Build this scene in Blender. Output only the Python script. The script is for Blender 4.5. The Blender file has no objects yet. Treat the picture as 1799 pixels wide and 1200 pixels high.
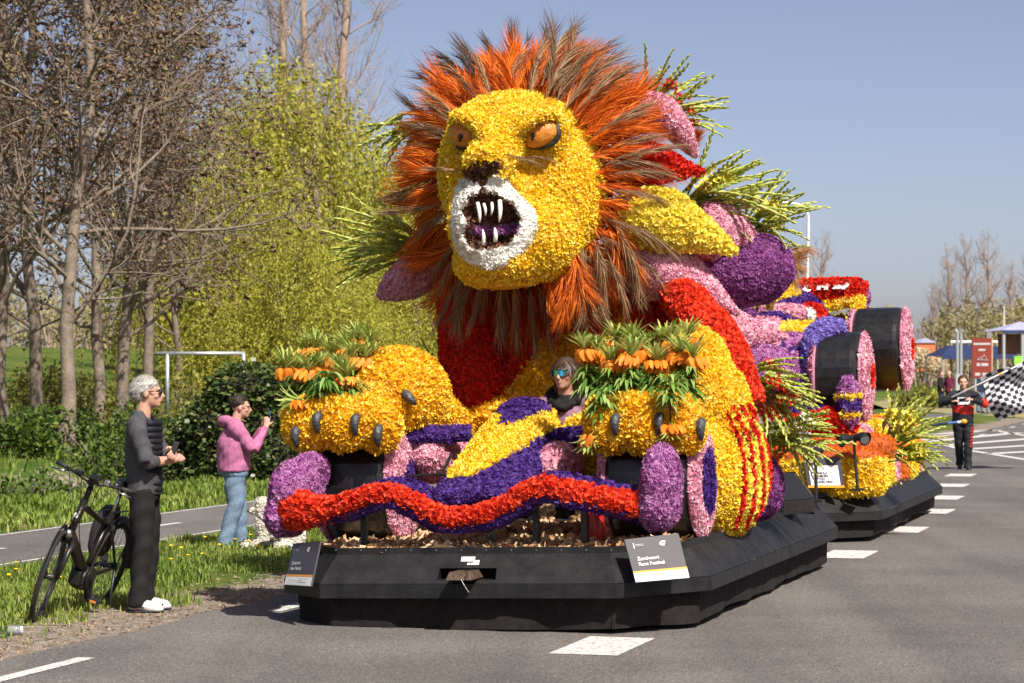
import bpy, bmesh, math, random
import numpy as np
from mathutils import Matrix, Vector, Euler, Quaternion
from mathutils.bvhtree import BVHTree
from mathutils.geometry import tessellate_polygon
R = math.radians
rng = np.random.default_rng(11); random.seed(11)
S = bpy.context.scene; COL = S.collection

# ---------------------------------------------------------------- camera, sky, sun, exposure
F = 4500.0; HC = 1.85; CX, CY = 899.5, 600.0; PITCH = math.atan(48 / F)
cam = bpy.data.cameras.new('camera'); camo = bpy.data.objects.new('camera', cam); COL.objects.link(camo)
cam.sensor_width = 36.0; cam.lens = F / 1799 * 36.0; cam.clip_end = 3000; cam.clip_start = 0.5
camo.location = (0, 0, HC); camo.rotation_euler = (math.pi / 2 + PITCH, 0, 0)
cam.dof.use_dof = True; cam.dof.focus_distance = 20.5; cam.dof.aperture_fstop = 6.3
S.camera = camo
SUN_EL, SUN_AZ = R(49), R(150)      # azimuth clockwise from +Y: behind the camera, to the right
W = bpy.data.worlds.new('World'); S.world = W; W.use_nodes = True
wn = W.node_tree; bgn = wn.nodes['Background']
sky = wn.nodes.new('ShaderNodeTexSky'); sky.sky_type = 'NISHITA'; sky.sun_disc = False
sky.sun_elevation = SUN_EL; sky.sun_rotation = SUN_AZ; sky.air_density = 0.45; sky.dust_density = 1.5; sky.ozone_density = 2.0
tint = wn.nodes.new('ShaderNodeMix'); tint.data_type = 'RGBA'; tint.blend_type = 'MULTIPLY'; tint.inputs['Factor'].default_value = 1.0; tint.inputs['B'].default_value = (1.28, 1.04, .90, 1)   # even warm tint multiplied into the sky colour
wn.links.new(sky.outputs[0], tint.inputs['A']); wn.links.new(tint.outputs['Result'], bgn.inputs[0]); bgn.inputs[1].default_value = 0.102
sl = bpy.data.lights.new('sun', 'SUN'); sl.energy = 5.0; sl.angle = R(0.5); sl.color = (1.0, 0.945, 0.86)
so = bpy.data.objects.new('sun', sl); COL.objects.link(so)
SD = Vector((math.sin(SUN_AZ) * math.cos(SUN_EL), math.cos(SUN_AZ) * math.cos(SUN_EL), math.sin(SUN_EL)))
so.rotation_euler = SD.to_track_quat('Z', 'Y').to_euler()
S.view_settings.view_transform = 'Standard'; S.view_settings.look = 'None'; S.view_settings.exposure = 0.60; S.view_settings.gamma = 1.0
S.cycles.max_bounces = 6; S.cycles.transparent_max_bounces = 6; S.cycles.caustics_reflective = False; S.cycles.caustics_refractive = False

# ---------------------------------------------------------------- placing by sight lines: a direction plus a real distance
_f = Vector((0, math.cos(PITCH), math.sin(PITCH))); _u = Vector((0, -math.sin(PITCH), math.cos(PITCH)))
def ray(px, py): return _f + Vector(((px - CX) / F, 0, 0)) + _u * ((CY - py) / F)
def at(px, py, Y):
    d = ray(px, py); return Vector((0, 0, HC)) + d * (Y / d.y)
def ground(px, py, z=0.0):
    d = ray(px, py); return Vector((0, 0, HC)) + d * ((z - HC) / d.z)
def project(P):                       # world points (n,3) -> direction coordinates
    P = np.asarray(P, float) - np.array([0, 0, HC]); f = np.array(_f); u = np.array(_u)
    d = P @ f; return np.stack([CX + F * P[:, 0] / d, CY - F * (P @ u) / d], 1)
class Frame:
    def __init__(s, loc, heading, roll=0.0):
        s.M = Matrix.Translation(loc) @ Matrix.Rotation(-R(heading), 4, 'Z') @ Matrix.Rotation(-R(roll), 4, 'Y'); s.I = s.M.inverted()
    def loc(s, px, py, v):            # local point on the plane y = v
        o = s.I @ Vector((0, 0, HC)); d = s.I.to_3x3() @ ray(px, py); return o + d * ((v - o.y) / d.y)
    def ppm(s, v): return F / (s.M @ Vector((0, v, 1))).y
    def world(s, P): return np.asarray(P) @ np.array(s.M.to_3x3()).T + np.array(s.M.translation)
F1 = Frame((-0.157, 17.92, 0.0), 16.0, 1.4)       # leading float
F2 = Frame((2.33, 27.05, -0.03), 15.6, 1.2)         # float behind
def inpoly(P, poly):
    x, y = P[:, 0], P[:, 1]; r = np.zeros(len(P), bool); n = len(poly)
    for i in range(n):
        x0, y0 = poly[i]; x1, y1 = poly[(i + 1) % n]
        c = ((y0 > y) != (y1 > y)) & (x < (x1 - x0) * (y - y0) / ((y1 - y0) or 1e-9) + x0); r ^= c
    return r

# ---------------------------------------------------------------- scene bookkeeping
def link(o, parent=None):
    COL.objects.link(o)
    if parent is not None: o.parent = parent
    return o
def tag(o, label=None, cat=None, group=None, kind=None):
    if label: o['label'] = label
    if cat: o['category'] = cat
    if group: o['group'] = group
    if kind: o['kind'] = kind
    return o
def thing(name, label, cat, loc=(0, 0, 0), rot=(0, 0, 0), group=None, frame=None):
    o = bpy.data.objects.new(name, None); o.empty_display_size = 0.1; link(o)
    if frame is not None: o.matrix_world = frame.M
    else: o.location = loc; o.rotation_euler = rot
    return tag(o, label, cat, group)
def obj(name, me, parent=None, label=None, cat=None, group=None, kind=None):
    o = bpy.data.objects.new(name, me); link(o, parent); return tag(o, label, cat, group, kind)
def copy_tree(o, parent=None, kids=None):
    c = o.copy(); COL.objects.link(c); c.parent = parent
    for ch in list(o.children): copy_tree(ch, c)
    return c

# ---------------------------------------------------------------- materials
def mat(name, col, rough=0.6, metal=0.0, var=0.0, scale=8.0, bump=0.0, bscale=60.0, spec=0.5, col2=None, alpha=1.0, coat=0.0):
    m = bpy.data.materials.new(name); m.use_nodes = True; nt = m.node_tree; b = nt.nodes['Principled BSDF']
    b.inputs['Base Color'].default_value = (*col, 1); b.inputs['Roughness'].default_value = rough; b.inputs['Metallic'].default_value = metal
    b.inputs['Specular IOR Level'].default_value = spec; b.inputs['Coat Weight'].default_value = coat; b.inputs['Alpha'].default_value = alpha
    if var > 0 or col2 is not None or bump > 0:
        tc = nt.nodes.new('ShaderNodeTexCoord')
    if var > 0 or col2 is not None:
        n = nt.nodes.new('ShaderNodeTexNoise'); n.inputs['Scale'].default_value = scale; n.inputs['Detail'].default_value = 6; n.inputs['Roughness'].default_value = 0.65
        nt.links.new(tc.outputs['Object'], n.inputs['Vector'])
        cr = nt.nodes.new('ShaderNodeValToRGB'); c2 = col2 if col2 is not None else tuple(min(1, c * (1 + var)) for c in col)
        c1 = col if col2 is not None else tuple(c * (1 - var) for c in col)
        cr.color_ramp.elements[0].position = 0.34; cr.color_ramp.elements[1].position = 0.66
        cr.color_ramp.elements[0].color = (*c1, 1); cr.color_ramp.elements[1].color = (*c2, 1)
        nt.links.new(n.outputs[0], cr.inputs[0]); nt.links.new(cr.outputs[0], b.inputs['Base Color'])
    if bump > 0:
        n2 = nt.nodes.new('ShaderNodeTexNoise'); n2.inputs['Scale'].default_value = bscale; n2.inputs['Detail'].default_value = 4
        nt.links.new(tc.outputs['Object'], n2.inputs['Vector'])
        bp = nt.nodes.new('ShaderNodeBump'); bp.inputs['Strength'].default_value = bump; bp.inputs['Distance'].default_value = 0.02
        nt.links.new(n2.outputs[0], bp.inputs['Height']); nt.links.new(bp.outputs[0], b.inputs['Normal'])
    return m
def petal_mat(name, cols, trans=0.3, rough=0.55):
    """colour picked per blossom / blade from a ramp by the mesh attribute rnd; thin petals let some light through"""
    m = bpy.data.materials.new(name); m.use_nodes = True; nt = m.node_tree; b = nt.nodes['Principled BSDF']; out = nt.nodes['Material Output']
    a = nt.nodes.new('ShaderNodeAttribute'); a.attribute_name = 'rnd'
    cr = nt.nodes.new('ShaderNodeValToRGB'); el = cr.color_ramp.elements
    while len(el) < len(cols): el.new(0.5)
    for i, c in enumerate(cols): el[i].position = i / max(1, len(cols) - 1); el[i].color = (*c, 1)
    nt.links.new(a.outputs['Fac'], cr.inputs[0]); nt.links.new(cr.outputs[0], b.inputs['Base Color'])
    b.inputs['Roughness'].default_value = rough; b.inputs['Specular IOR Level'].default_value = 0.25
    if trans > 0:
        t = nt.nodes.new('ShaderNodeBsdfTranslucent'); nt.links.new(cr.outputs[0], t.inputs[0])
        mx = nt.nodes.new('ShaderNodeMixShader'); mx.inputs[0].default_value = trans
        nt.links.new(b.outputs[0], mx.inputs[1]); nt.links.new(t.outputs[0], mx.inputs[2]); nt.links.new(mx.outputs[0], out.inputs[0])
    return m
M = {}
M['yellow'] = petal_mat('yellow_petals', [(.66, .31, .004), (.86, .56, .014), (.92, .70, .04), (.90, .64, .025), (.94, .82, .22), (.93, .73, .06)])  # this and the golden ramp carry painted petal highlights and gap shade
M['golden'] = petal_mat('golden_petals', [(.62, .22, .004), (.84, .46, .010), (.90, .59, .022), (.87, .52, .014), (.94, .76, .16), (.91, .64, .04)])
M['lemon'] = petal_mat('lemon_petals', [(.82, .62, .03), (.86, .72, .09), (.88, .77, .16), (.84, .68, .06)])
M['red'] = petal_mat('red_petals', [(.42, .008, .006), (.62, .015, .008), (.72, .028, .012), (.78, .06, .02), (.66, .02, .01)])
M['scarlet'] = petal_mat('scarlet_petals', [(.60, .03, .012), (.74, .05, .018), (.82, .085, .03), (.85, .14, .05)])
M['orange'] = petal_mat('orange_petals', [(.72, .17, .012), (.82, .26, .02), (.86, .34, .04)])
M['pink'] = petal_mat('pink_florets', [(.40, .10, .20), (.60, .21, .33), (.76, .38, .48), (.86, .58, .63), (.52, .16, .27)])
M['mauve'] = petal_mat('mauve_florets', [(.15, .03, .14), (.27, .065, .24), (.40, .13, .36), (.55, .27, .50), (.20, .045, .18)])
M['plum'] = petal_mat('plum_florets', [(.11, .02, .11), (.20, .045, .20), (.33, .10, .32), (.16, .03, .15)])
M['violet'] = petal_mat('violet_florets', [(.022, .007, .075), (.05, .016, .15), (.10, .036, .27), (.035, .011, .11), (.18, .085, .40)])
M['blue'] = petal_mat('blue_florets', [(.12, .08, .36), (.19, .14, .50), (.28, .22, .60), (.16, .11, .42)])
M['white'] = petal_mat('white_florets', [(.72, .70, .62), (.82, .81, .76), (.86, .86, .82)], .2)
M['brown'] = petal_mat('brown_scales', [(.05, .02, .012), (.11, .045, .025), (.20, .09, .05), (.30, .15, .09)], 0)
M['rust'] = petal_mat('rust_plumes', [(.26, .05, .012), (.70, .13, .012), (.86, .23, .018), (.90, .34, .04), (.78, .17, .012)], .35)
M['redplume'] = petal_mat('red_plumes', [(.30, .02, .006), (.48, .05, .01), (.60, .09, .015)], .2)
M['reed'] = petal_mat('reed_plumes', [(.12, .062, .028), (.22, .125, .06), (.34, .21, .11), (.46, .32, .19), (.17, .09, .042)], .2)
M['darkreed'] = petal_mat('dark_reed_plumes', [(.05, .033, .024), (.10, .066, .045), (.16, .11, .075)], .15)
M['pampas'] = petal_mat('pampas_plumes', [(.50, .25, .11), (.62, .36, .18), (.72, .46, .26)], .2)
M['stalk'] = petal_mat('gladiolus_green', [(.16, .24, .03), (.34, .42, .06), (.52, .58, .13), (.66, .68, .24)], .3)
M['leaf'] = petal_mat('leaf_green', [(.05, .13, .02), (.10, .22, .035), (.20, .34, .07), (.36, .48, .16)], .3)
M['darkleaf'] = petal_mat('dark_leaf', [(.02, .05, .014), (.04, .085, .022), (.07, .12, .03)], .2)
M['chip'] = petal_mat('wood_chips', [(.20, .10, .05), (.42, .25, .13), (.58, .40, .23), (.68, .52, .33), (.30, .16, .08)], 0, .8)
M['black'] = mat('black_painted_wood', (.008, .008, .009), .5, spec=.22, col2=(.021, .021, .022), scale=7, bump=.25, bscale=90)
M['curtain'] = mat('black_curtain', (.022, .019, .019), .9, var=.3, scale=14, bump=.5, bscale=260, spec=.15)
M['foil'] = mat('black_foil', (.010, .010, .011), .30, var=.5, scale=9, bump=.35, bscale=7, spec=.6)
M['blackplastic'] = mat('black_plastic', (.014, .014, .015), .38, bump=.1, bscale=200)
M['rubber'] = mat('rubber', (.02, .02, .021), .7, bump=.2, bscale=120)
M['steel'] = mat('steel', (.55, .55, .56), .3, 1.0)
M['gold'] = mat('gold_paint', (.72, .45, .10), .28, .9)
M['ivory'] = mat('ivory', (.80, .78, .72), .5, bump=.15, bscale=50)
M['signblack'] = mat('sign_charcoal', (.055, .05, .06), .35)
M['signwhite'] = mat('sign_white', (.80, .80, .79), .4)
M['signorange'] = mat('sign_orange', (.80, .33, .02), .4)
M['signgrey'] = mat('sign_grey', (.45, .45, .45), .4)
M['logored'] = mat('sign_red', (.7, .03, .02), .4)
M['skin'] = mat('skin', (.50, .28, .20), .6, spec=.3, var=.16, scale=22, bump=.1, bscale=160)
M['soil'] = mat('dark_soil', (.025, .02, .014), .95)  # near-black brown for the slot back and the hedge core

# ---------------------------------------------------------------- mesh building
class MB:
    """collects shapes of one part; build() links them as one mesh object"""
    def __init__(s): s.V = []; s.Fc = []; s.mi = []; s.n = 0
    def add(s, V, Fc, m=0):
        V = np.asarray(V, float).reshape(-1, 3); s.V.append(V)
        for f in Fc: s.Fc.append(tuple(int(i) + s.n for i in f)); s.mi.append(m)
        s.n += len(V); return s
    def arr(s): return (np.concatenate(s.V) if s.V else np.zeros((0, 3))), s.Fc
    def box(s, c, d, rot=None, m=0, taper=1.0):
        x, y, z = [k / 2 for k in d]
        V = np.array([[-x, -y, -z], [x, -y, -z], [x, y, -z], [-x, y, -z], [-x * taper, -y * taper, z], [x * taper, -y * taper, z], [x * taper, y * taper, z], [-x * taper, y * taper, z]])
        if rot is not None: V = V @ np.array(Euler(rot).to_matrix()).T
        return s.add(V + np.array(c), [(0, 3, 2, 1), (4, 5, 6, 7), (0, 1, 5, 4), (1, 2, 6, 5), (2, 3, 7, 6), (3, 0, 4, 7)], m)
    def tube(s, pts, r, n=8, caps=True, m=0, squash=None, up=None):
        V, Fc = tube(pts, r, n, caps, squash, up); return s.add(V, Fc, m)
    def ell(s, c, r, rot=None, nu=20, nv=12, m=0):
        V, Fc = ell(c, r, rot, nu, nv); return s.add(V, Fc, m)
    def lathe(s, prof, c=(0, 0, 0), n=20, axis='Z', rot=None, m=0):
        V, Fc = lathe(prof, n, axis)
        if rot is not None: V = V @ np.array(Euler(rot).to_matrix()).T
        return s.add(V + np.array(c), Fc, m)
    def prism(s, outline, y0, y1, m=0):
        V, Fc = prism(outline, y0, y1); return s.add(V, Fc, m)
    def mesh(s, name, mats, smooth=False, bevel=0):
        me = bpy.data.meshes.new(name); V, Fc = s.arr(); me.from_pydata(V.tolist(), [], Fc)
        for m in (mats if isinstance(mats, (list, tuple)) else [mats]): me.materials.append(M[m] if isinstance(m, str) else m)
        if len(me.materials) > 1: me.polygons.foreach_set('material_index', np.array(s.mi, np.int32))
        if smooth: me.polygons.foreach_set('use_smooth', np.ones(len(me.polygons), bool))
        me.update(); return me
    def build(s, name, mats, parent=None, smooth=False, bevel=0, **k):
        o = obj(name, s.mesh(name, mats, smooth), parent, **k)
        if bevel:
            b = o.modifiers.new('b', 'BEVEL'); b.width = bevel; b.segments = 2; b.limit_method = 'ANGLE'; b.angle_limit = R(35)
        return o
def catmull(P, k):
    P = np.asarray(P, float); n = len(P)
    if n < 3: t = np.linspace(0, 1, k)[:, None]; return P[0] * (1 - t) + P[-1] * t
    E = np.vstack([2 * P[0] - P[1], P, 2 * P[-1] - P[-2]]); ts = np.linspace(0, n - 1 - 1e-9, k); out = []
    for t in ts:
        i = int(t); f = t - i; p0, p1, p2, p3 = E[i:i + 4]
        out.append(.5 * ((2 * p1) + (p2 - p0) * f + (2 * p0 - 5 * p1 + 4 * p2 - p3) * f * f + (3 * p1 - p0 - 3 * p2 + p3) * f ** 3))
    return np.array(out)
def tube(pts, r, n=8, caps=True, squash=None, up=None):
    """swept elliptical tube; r scalar, list, or list of (a,b); a along the side direction, b along up"""
    P = np.asarray([tuple(p) for p in pts], float); k = len(P)
    r = np.asarray(r, float)
    if r.ndim == 0: r = np.full(k, float(r))
    if r.ndim == 1: r = np.stack([r, r * (squash or 1.0)], 1)
    T = np.gradient(P, axis=0); T /= np.linalg.norm(T, axis=1)[:, None] + 1e-12
    upv = np.array(up if up is not None else ((0, 0, 1) if abs(T[0, 2]) < .9 else (0, 1, 0)), float); A = []
    a = np.cross(upv, T[0]); a /= np.linalg.norm(a) + 1e-12
    for i in range(k):
        if up is not None:
            c = np.cross(upv, T[i]); a = c / np.linalg.norm(c) if np.linalg.norm(c) > 1e-3 else a
        else:
            a = a - T[i] * (a @ T[i]); a /= np.linalg.norm(a) + 1e-12
        A.append(a)
    A = np.array(A); B = np.cross(T, A); th = np.linspace(0, 2 * np.pi, n, endpoint=False)
    V = P[:, None] + A[:, None] * (np.cos(th)[None, :, None] * r[:, None, :1]) + B[:, None] * (np.sin(th)[None, :, None] * r[:, None, 1:])
    V = V.reshape(-1, 3); Fc = []
    for i in range(k - 1):
        for j in range(n):
            j2 = (j + 1) % n; Fc.append((i * n + j, i * n + j2, (i + 1) * n + j2, (i + 1) * n + j))
    if caps: Fc.append(tuple(range(n))[::-1]); Fc.append(tuple((k - 1) * n + j for j in range(n)))
    return V, Fc
def ell(c, r, rot=None, nu=20, nv=12):
    V = [[0, 0, 1]]; Fc = []
    for i in range(1, nv):
        ph = math.pi * i / nv
        for j in range(nu): th = 2 * math.pi * j / nu; V.append([math.sin(ph) * math.cos(th), math.sin(ph) * math.sin(th), math.cos(ph)])
    V.append([0, 0, -1]); L = len(V) - 1
    for j in range(nu): Fc.append((0, 1 + j, 1 + (j + 1) % nu)); Fc.append((L, L - nu + (j + 1) % nu, L - nu + j))
    for i in range(nv - 2):
        for j in range(nu): a = 1 + i * nu; Fc.append((a + j, a + nu + j, a + nu + (j + 1) % nu, a + (j + 1) % nu))
    V = np.array(V) * (np.array(r) if not np.isscalar(r) else r)
    if rot is not None: V = V @ np.array(Euler(rot).to_matrix()).T
    return V + np.array(tuple(c)), Fc
def lathe(prof, n=20, axis='Z'):
    V = []; Fc = []; k = len(prof)
    for r, z in prof:
        for j in range(n): th = 2 * math.pi * j / n; V.append([r * math.cos(th), r * math.sin(th), z])
    for i in range(k - 1):
        for j in range(n): Fc.append((i * n + j, i * n + (j + 1) % n, (i + 1) * n + (j + 1) % n, (i + 1) * n + j))
    if prof[0][0] > 1e-6: Fc.append(tuple(range(n))[::-1])
    if prof[-1][0] > 1e-6: Fc.append(tuple((k - 1) * n + j for j in range(n)))
    V = np.array(V)
    if axis == 'X': V = V[:, [2, 0, 1]]
    if axis == 'Y': V = V[:, [1, 2, 0]]
    return V, Fc
def prism(outline, y0, y1):
    """outline in (x,z), extruded along y from y0 to y1"""
    n = len(outline); V = [(x, y0, z) for x, z in outline] + [(x, y1, z) for x, z in outline]
    tri = tessellate_polygon([[Vector((x, z, 0)) for x, z in outline]])
    Fc = [tuple(t) for t in tri] + [tuple(i + n for i in t)[::-1] for t in tri]
    for i in range(n): j = (i + 1) % n; Fc.append((i, j, j + n, i + n))
    return np.array(V), Fc
def join(*shapes):
    V = []; Fc = []; n = 0
    for v, f in shapes: V.append(np.asarray(v)); Fc += [tuple(i + n for i in q) for q in f]; n += len(v)
    return np.concatenate(V), Fc
def fuse(shapes, voxel=0.04, smooth=3, sub=False, decim=None):
    """union of closed shapes into one continuous skin"""
    V, Fc = join(*shapes); me = bpy.data.meshes.new('tmp'); me.from_pydata(np.asarray(V).tolist(), [], Fc); me.update()
    bm = bmesh.new(); bm.from_mesh(me); bmesh.ops.recalc_face_normals(bm, faces=bm.faces); bm.to_mesh(me); bm.free()
    o = bpy.data.objects.new('tmp', me); COL.objects.link(o)
    md = o.modifiers.new('r', 'REMESH'); md.mode = 'VOXEL'; md.voxel_size = voxel
    if smooth: sm = o.modifiers.new('s', 'SMOOTH'); sm.factor = .5; sm.iterations = smooth
    if decim: dc = o.modifiers.new('d', 'DECIMATE'); dc.ratio = decim
    dg = bpy.context.evaluated_depsgraph_get(); dg.update(); e = o.evaluated_get(dg); m2 = e.to_mesh()
    n = len(m2.vertices); V = np.zeros(n * 3); m2.vertices.foreach_get('co', V); Fc = [tuple(p.vertices) for p in m2.polygons]
    e.to_mesh_clear(); bpy.data.objects.remove(o); bpy.data.meshes.remove(me)
    return V.reshape(-1, 3), Fc
def np_mesh(name, V, Fa, mat_, rnd=None, smooth=False):
    """fast mesh from arrays: V (n,3), Fa (m,k) all faces with k corners"""
    me = bpy.data.meshes.new(name); V = np.ascontiguousarray(V, np.float32); Fa = np.ascontiguousarray(Fa, np.int32); k = Fa.shape[1]
    me.vertices.add(len(V)); me.vertices.foreach_set('co', V.ravel()); me.loops.add(Fa.size); me.loops.foreach_set('vertex_index', Fa.ravel())
    me.polygons.add(len(Fa)); me.polygons.foreach_set('loop_start', np.arange(0, Fa.size, k, dtype=np.int32))
    if smooth: me.polygons.foreach_set('use_smooth', np.ones(len(Fa), bool))
    me.update(calc_edges=True); me.materials.append(M[mat_] if isinstance(mat_, str) else mat_)
    if rnd is not None:
        a = me.attributes.new('rnd', 'FLOAT', 'POINT'); a.data.foreach_set('value', np.ascontiguousarray(rnd, np.float32))
    return me
def smooth_mesh(name, shape, mat_, smooth=True):
    V, Fc = shape; me = bpy.data.meshes.new(name); me.from_pydata(np.asarray(V).tolist(), [], Fc)
    me.materials.append(M[mat_] if isinstance(mat_, str) else mat_)
    if smooth: me.polygons.foreach_set('use_smooth', np.ones(len(me.polygons), bool))
    me.update(); return me

# ---------------------------------------------------------------- blossoms pinned to a shape
def tri_of(Fc):
    T = []
    for f in Fc:
        for i in range(1, len(f) - 1): T.append((f[0], f[i], f[i + 1]))
    return np.array(T, int)
def sample(shape, spacing, over=3.0):
    V, Fc = shape; V = np.asarray(V); T = tri_of(Fc); a, b, c = V[T[:, 0]], V[T[:, 1]], V[T[:, 2]]
    cr = np.cross(b - a, c - a); ar = np.linalg.norm(cr, axis=1) / 2; tot = ar.sum()
    n = int(over * tot / spacing ** 2); i = rng.choice(len(T), n, p=ar / tot); u = rng.random((n, 2)); fl = u.sum(1) > 1; u[fl] = 1 - u[fl]
    P = a[i] + (b[i] - a[i]) * u[:, :1] + (c[i] - a[i]) * u[:, 1:]; N = cr[i] / (np.linalg.norm(cr[i], axis=1)[:, None] + 1e-12)
    key = np.floor(P / (spacing * .92) + .001).astype(np.int64); key = key[:, 0] * 73856093 ^ key[:, 1] * 19349663 ^ key[:, 2] * 83492791
    _, k = np.unique(key, return_index=True); return P[k], N[k]
def petal(L, Wd, lift, cup, ang, z0=0.0):
    """5 points, 4 triangles; lies along +x, raised by lift, turned by ang"""
    c, s = math.cos(lift), math.sin(lift)
    V = np.array([[.06 * L, 0, z0], [.55 * L * c, Wd / 2, .55 * L * s + cup * L], [.6 * L * c, 0, .5 * L * s], [.55 * L * c, -Wd / 2, .55 * L * s + cup * L], [L * c, 0, L * s + cup * L * .6]])
    ca, sa = math.cos(ang), math.sin(ang); V = V @ np.array([[ca, sa, 0], [-sa, ca, 0], [0, 0, 1]])
    return V, [(0, 2, 1), (0, 3, 2), (1, 2, 4), (2, 3, 4)]
def floret(kind, rs):
    Vs = []; Fs = []; n = 0
    def put(p):
        nonlocal n
        Vs.append(p[0]); Fs.extend([tuple(i + n for i in f) for f in p[1]]); n += len(p[0])
    if kind == 'daffodil':
        for k in range(4): put(petal(1.1 * rs.uniform(.8, 1.25), .70, rs.uniform(.35, 1.15), rs.uniform(-.05, .2), k * 1.571 + rs.uniform(-.5, .5)))
    elif kind == 'tulip':
        for k in range(5): put(petal(.95 * rs.uniform(.85, 1.15), .95, rs.uniform(.7, 1.2) if k % 2 else rs.uniform(.25, .7), .12, k * 1.257 + rs.uniform(-.25, .25)))
    elif kind == 'hyacinth':
        for k in range(5):
            a = k * 1.257 + rs.uniform(-.2, .2); l = rs.uniform(.2, .75); c, s = math.cos(l), math.sin(l); L = rs.uniform(.8, 1.15)
            V = np.array([[0, 0, .05], [.5 * L * c, .28, .5 * L * s], [.5 * L * c, -.28, .5 * L * s], [L * c, 0, L * s * .75]])
            ca, sa = math.cos(a), math.sin(a); put((V @ np.array([[ca, sa, 0], [-sa, ca, 0], [0, 0, 1]]), [(0, 2, 1), (1, 2, 3)]))
    elif kind == 'scale':
        for k in range(4): put(petal(rs.uniform(.8, 1.2), .7, rs.uniform(.4, 1.0), -.05, k * 1.57 + rs.uniform(-.5, .5)))
    elif kind == 'blade':
        for k in range(4):
            a = rs.uniform(0, 6.28); l = rs.uniform(.5, 1.3); c, s = math.cos(l), math.sin(l); L = rs.uniform(.8, 1.4)
            V = np.array([[0, .1, 0], [0, -.1, 0], [.6 * L * c, .05, .6 * L * s], [L * c, 0, L * s * .9]])
            ca, sa = math.cos(a), math.sin(a); put((V @ np.array([[ca, sa, 0], [-sa, ca, 0], [0, 0, 1]]), [(0, 1, 2), (1, 3, 2)]))
    return np.concatenate(Vs), np.array(Fs, int)
TEMPL = {k: [floret(k, random.Random(i * 7 + 3)) for i in range(5)] for k in ('daffodil', 'tulip', 'hyacinth', 'scale', 'blade')}
def scatter_mesh(name, P, N, kind, size, mat_, tilt=.35, jit=.25, out=0.0):
    n = len(P); ids = rng.integers(0, len(TEMPL[kind]), n); Vs = []; Fs = []; Rn = []; base = 0
    N = N + rng.normal(0, tilt, (n, 3)); N /= np.linalg.norm(N, axis=1)[:, None]
    ref = rng.normal(0, 1, (n, 3)); X = np.cross(N, ref); X /= np.linalg.norm(X, axis=1)[:, None] + 1e-9; Y = np.cross(N, X)
    s = size * (1 + rng.uniform(-jit, jit, n)); rv = rng.random(n)
    for t, (tv, tf) in enumerate(TEMPL[kind]):
        m = ids == t; k = int(m.sum())
        if not k: continue
        V = P[m][:, None] + N[m][:, None] * out + s[m][:, None, None] * (tv[None, :, :1] * X[m][:, None] + tv[None, :, 1:2] * Y[m][:, None] + tv[None, :, 2:] * N[m][:, None])
        Vs.append(V.reshape(-1, 3)); Fs.append((tf[None] + (np.arange(k) * len(tv))[:, None, None]).reshape(-1, 3) + base)
        Rn.append(np.repeat(rv[m], len(tv)) * .75 + rng.random(k * len(tv)) * .25); base += k * len(tv)
    return np_mesh(name, np.concatenate(Vs), np.concatenate(Fs), mat_, np.concatenate(Rn))
KIND = {'yellow': ('daffodil', .0245, .0245), 'golden': ('daffodil', .0255, .0265), 'lemon': ('tulip', .032, .031), 'red': ('tulip', .029, .029), 'scarlet': ('tulip', .030, .031),
        'pink': ('hyacinth', .0185, .0225), 'mauve': ('hyacinth', .020, .0245), 'plum': ('hyacinth', .020, .0245), 'violet': ('hyacinth', .020, .026), 'blue': ('hyacinth', .020, .0245),
        'white': ('hyacinth', .019, .022), 'brown': ('scale', .024, .027), 'orange': ('tulip', .036, .04), 'rust': ('blade', .03, .032)}
def coat(name, shape, parent, frame=None, colour=None, regions=None, default=None, scale=1.0, base=True, under=None, cull=None):
    """pin blossoms over a shape. regions: list of (colour, polygon or test) in sight-line coordinates; first match wins"""
    V, Fc = shape; out = []; scale = scale * (1.42 if frame is F2 else 1.0)
    cols = [colour] if colour else sorted(set([c for c, _ in regions] + [default]))
    if base:
        me = smooth_mesh(name + '_form', shape, under or ('under_' + cols[0]))
        if not colour:
            for c in cols[1:]: me.materials.append(M['under_' + c])
            cen = np.array([np.asarray(V)[list(f)].mean(0) for f in Fc]); nn = np.zeros(len(Fc) * 3); me.polygons.foreach_get('normal', nn); px = project(frame.world(cen)); lab = np.full(len(cen), cols.index(default)); done = np.zeros(len(cen), bool)
            for rc, poly in regions: hit_ = (poly(cen, nn.reshape(-1, 3), px) if callable(poly) else inpoly(px, poly)) & ~done; lab[hit_] = cols.index(rc); done |= hit_
            me.polygons.foreach_set('material_index', lab.astype(np.int32))
        out.append(obj(name + '_form', me, parent))
    for c in cols:
        kind, sp, size = KIND[c]; P, N = sample(shape, sp * scale)
        k = (N[:, 1] < .42) & (N[:, 2] > -.93) if frame is not None else np.ones(len(P), bool); P, N = P[k], N[k]     # the backs, which nobody sees, stay bare foam
        if cull is not None: k = cull(P, N); P, N = P[k], N[k]
        if not colour:
            px = project(frame.world(P)); lab = np.full(len(P), cols.index(default)); done = np.zeros(len(P), bool)
            for rc, poly in regions:
                hit = (poly(P, N, px) if callable(poly) else inpoly(px, poly)) & ~done; lab[hit] = cols.index(rc); done |= hit
            k = lab == cols.index(c); P, N = P[k], N[k]
        if len(P) < 3: continue
        if kind in ('daffodil', 'tulip'):                  # now and then a fuller head among the small ones
            k = rng.random(len(P)) < .05; P = np.concatenate([P, P[k]]); N = np.concatenate([N, N[k]]); big = np.concatenate([np.ones(len(k)), np.full(int(k.sum()), 1.32)])
        else: big = 1.0
        me = scatter_mesh(name + '_' + c, P, N, kind, size * scale * big, c, jit=.35)
        out.append(obj(c + '_blossoms', me, parent, kind='stuff'))
    return out
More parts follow.
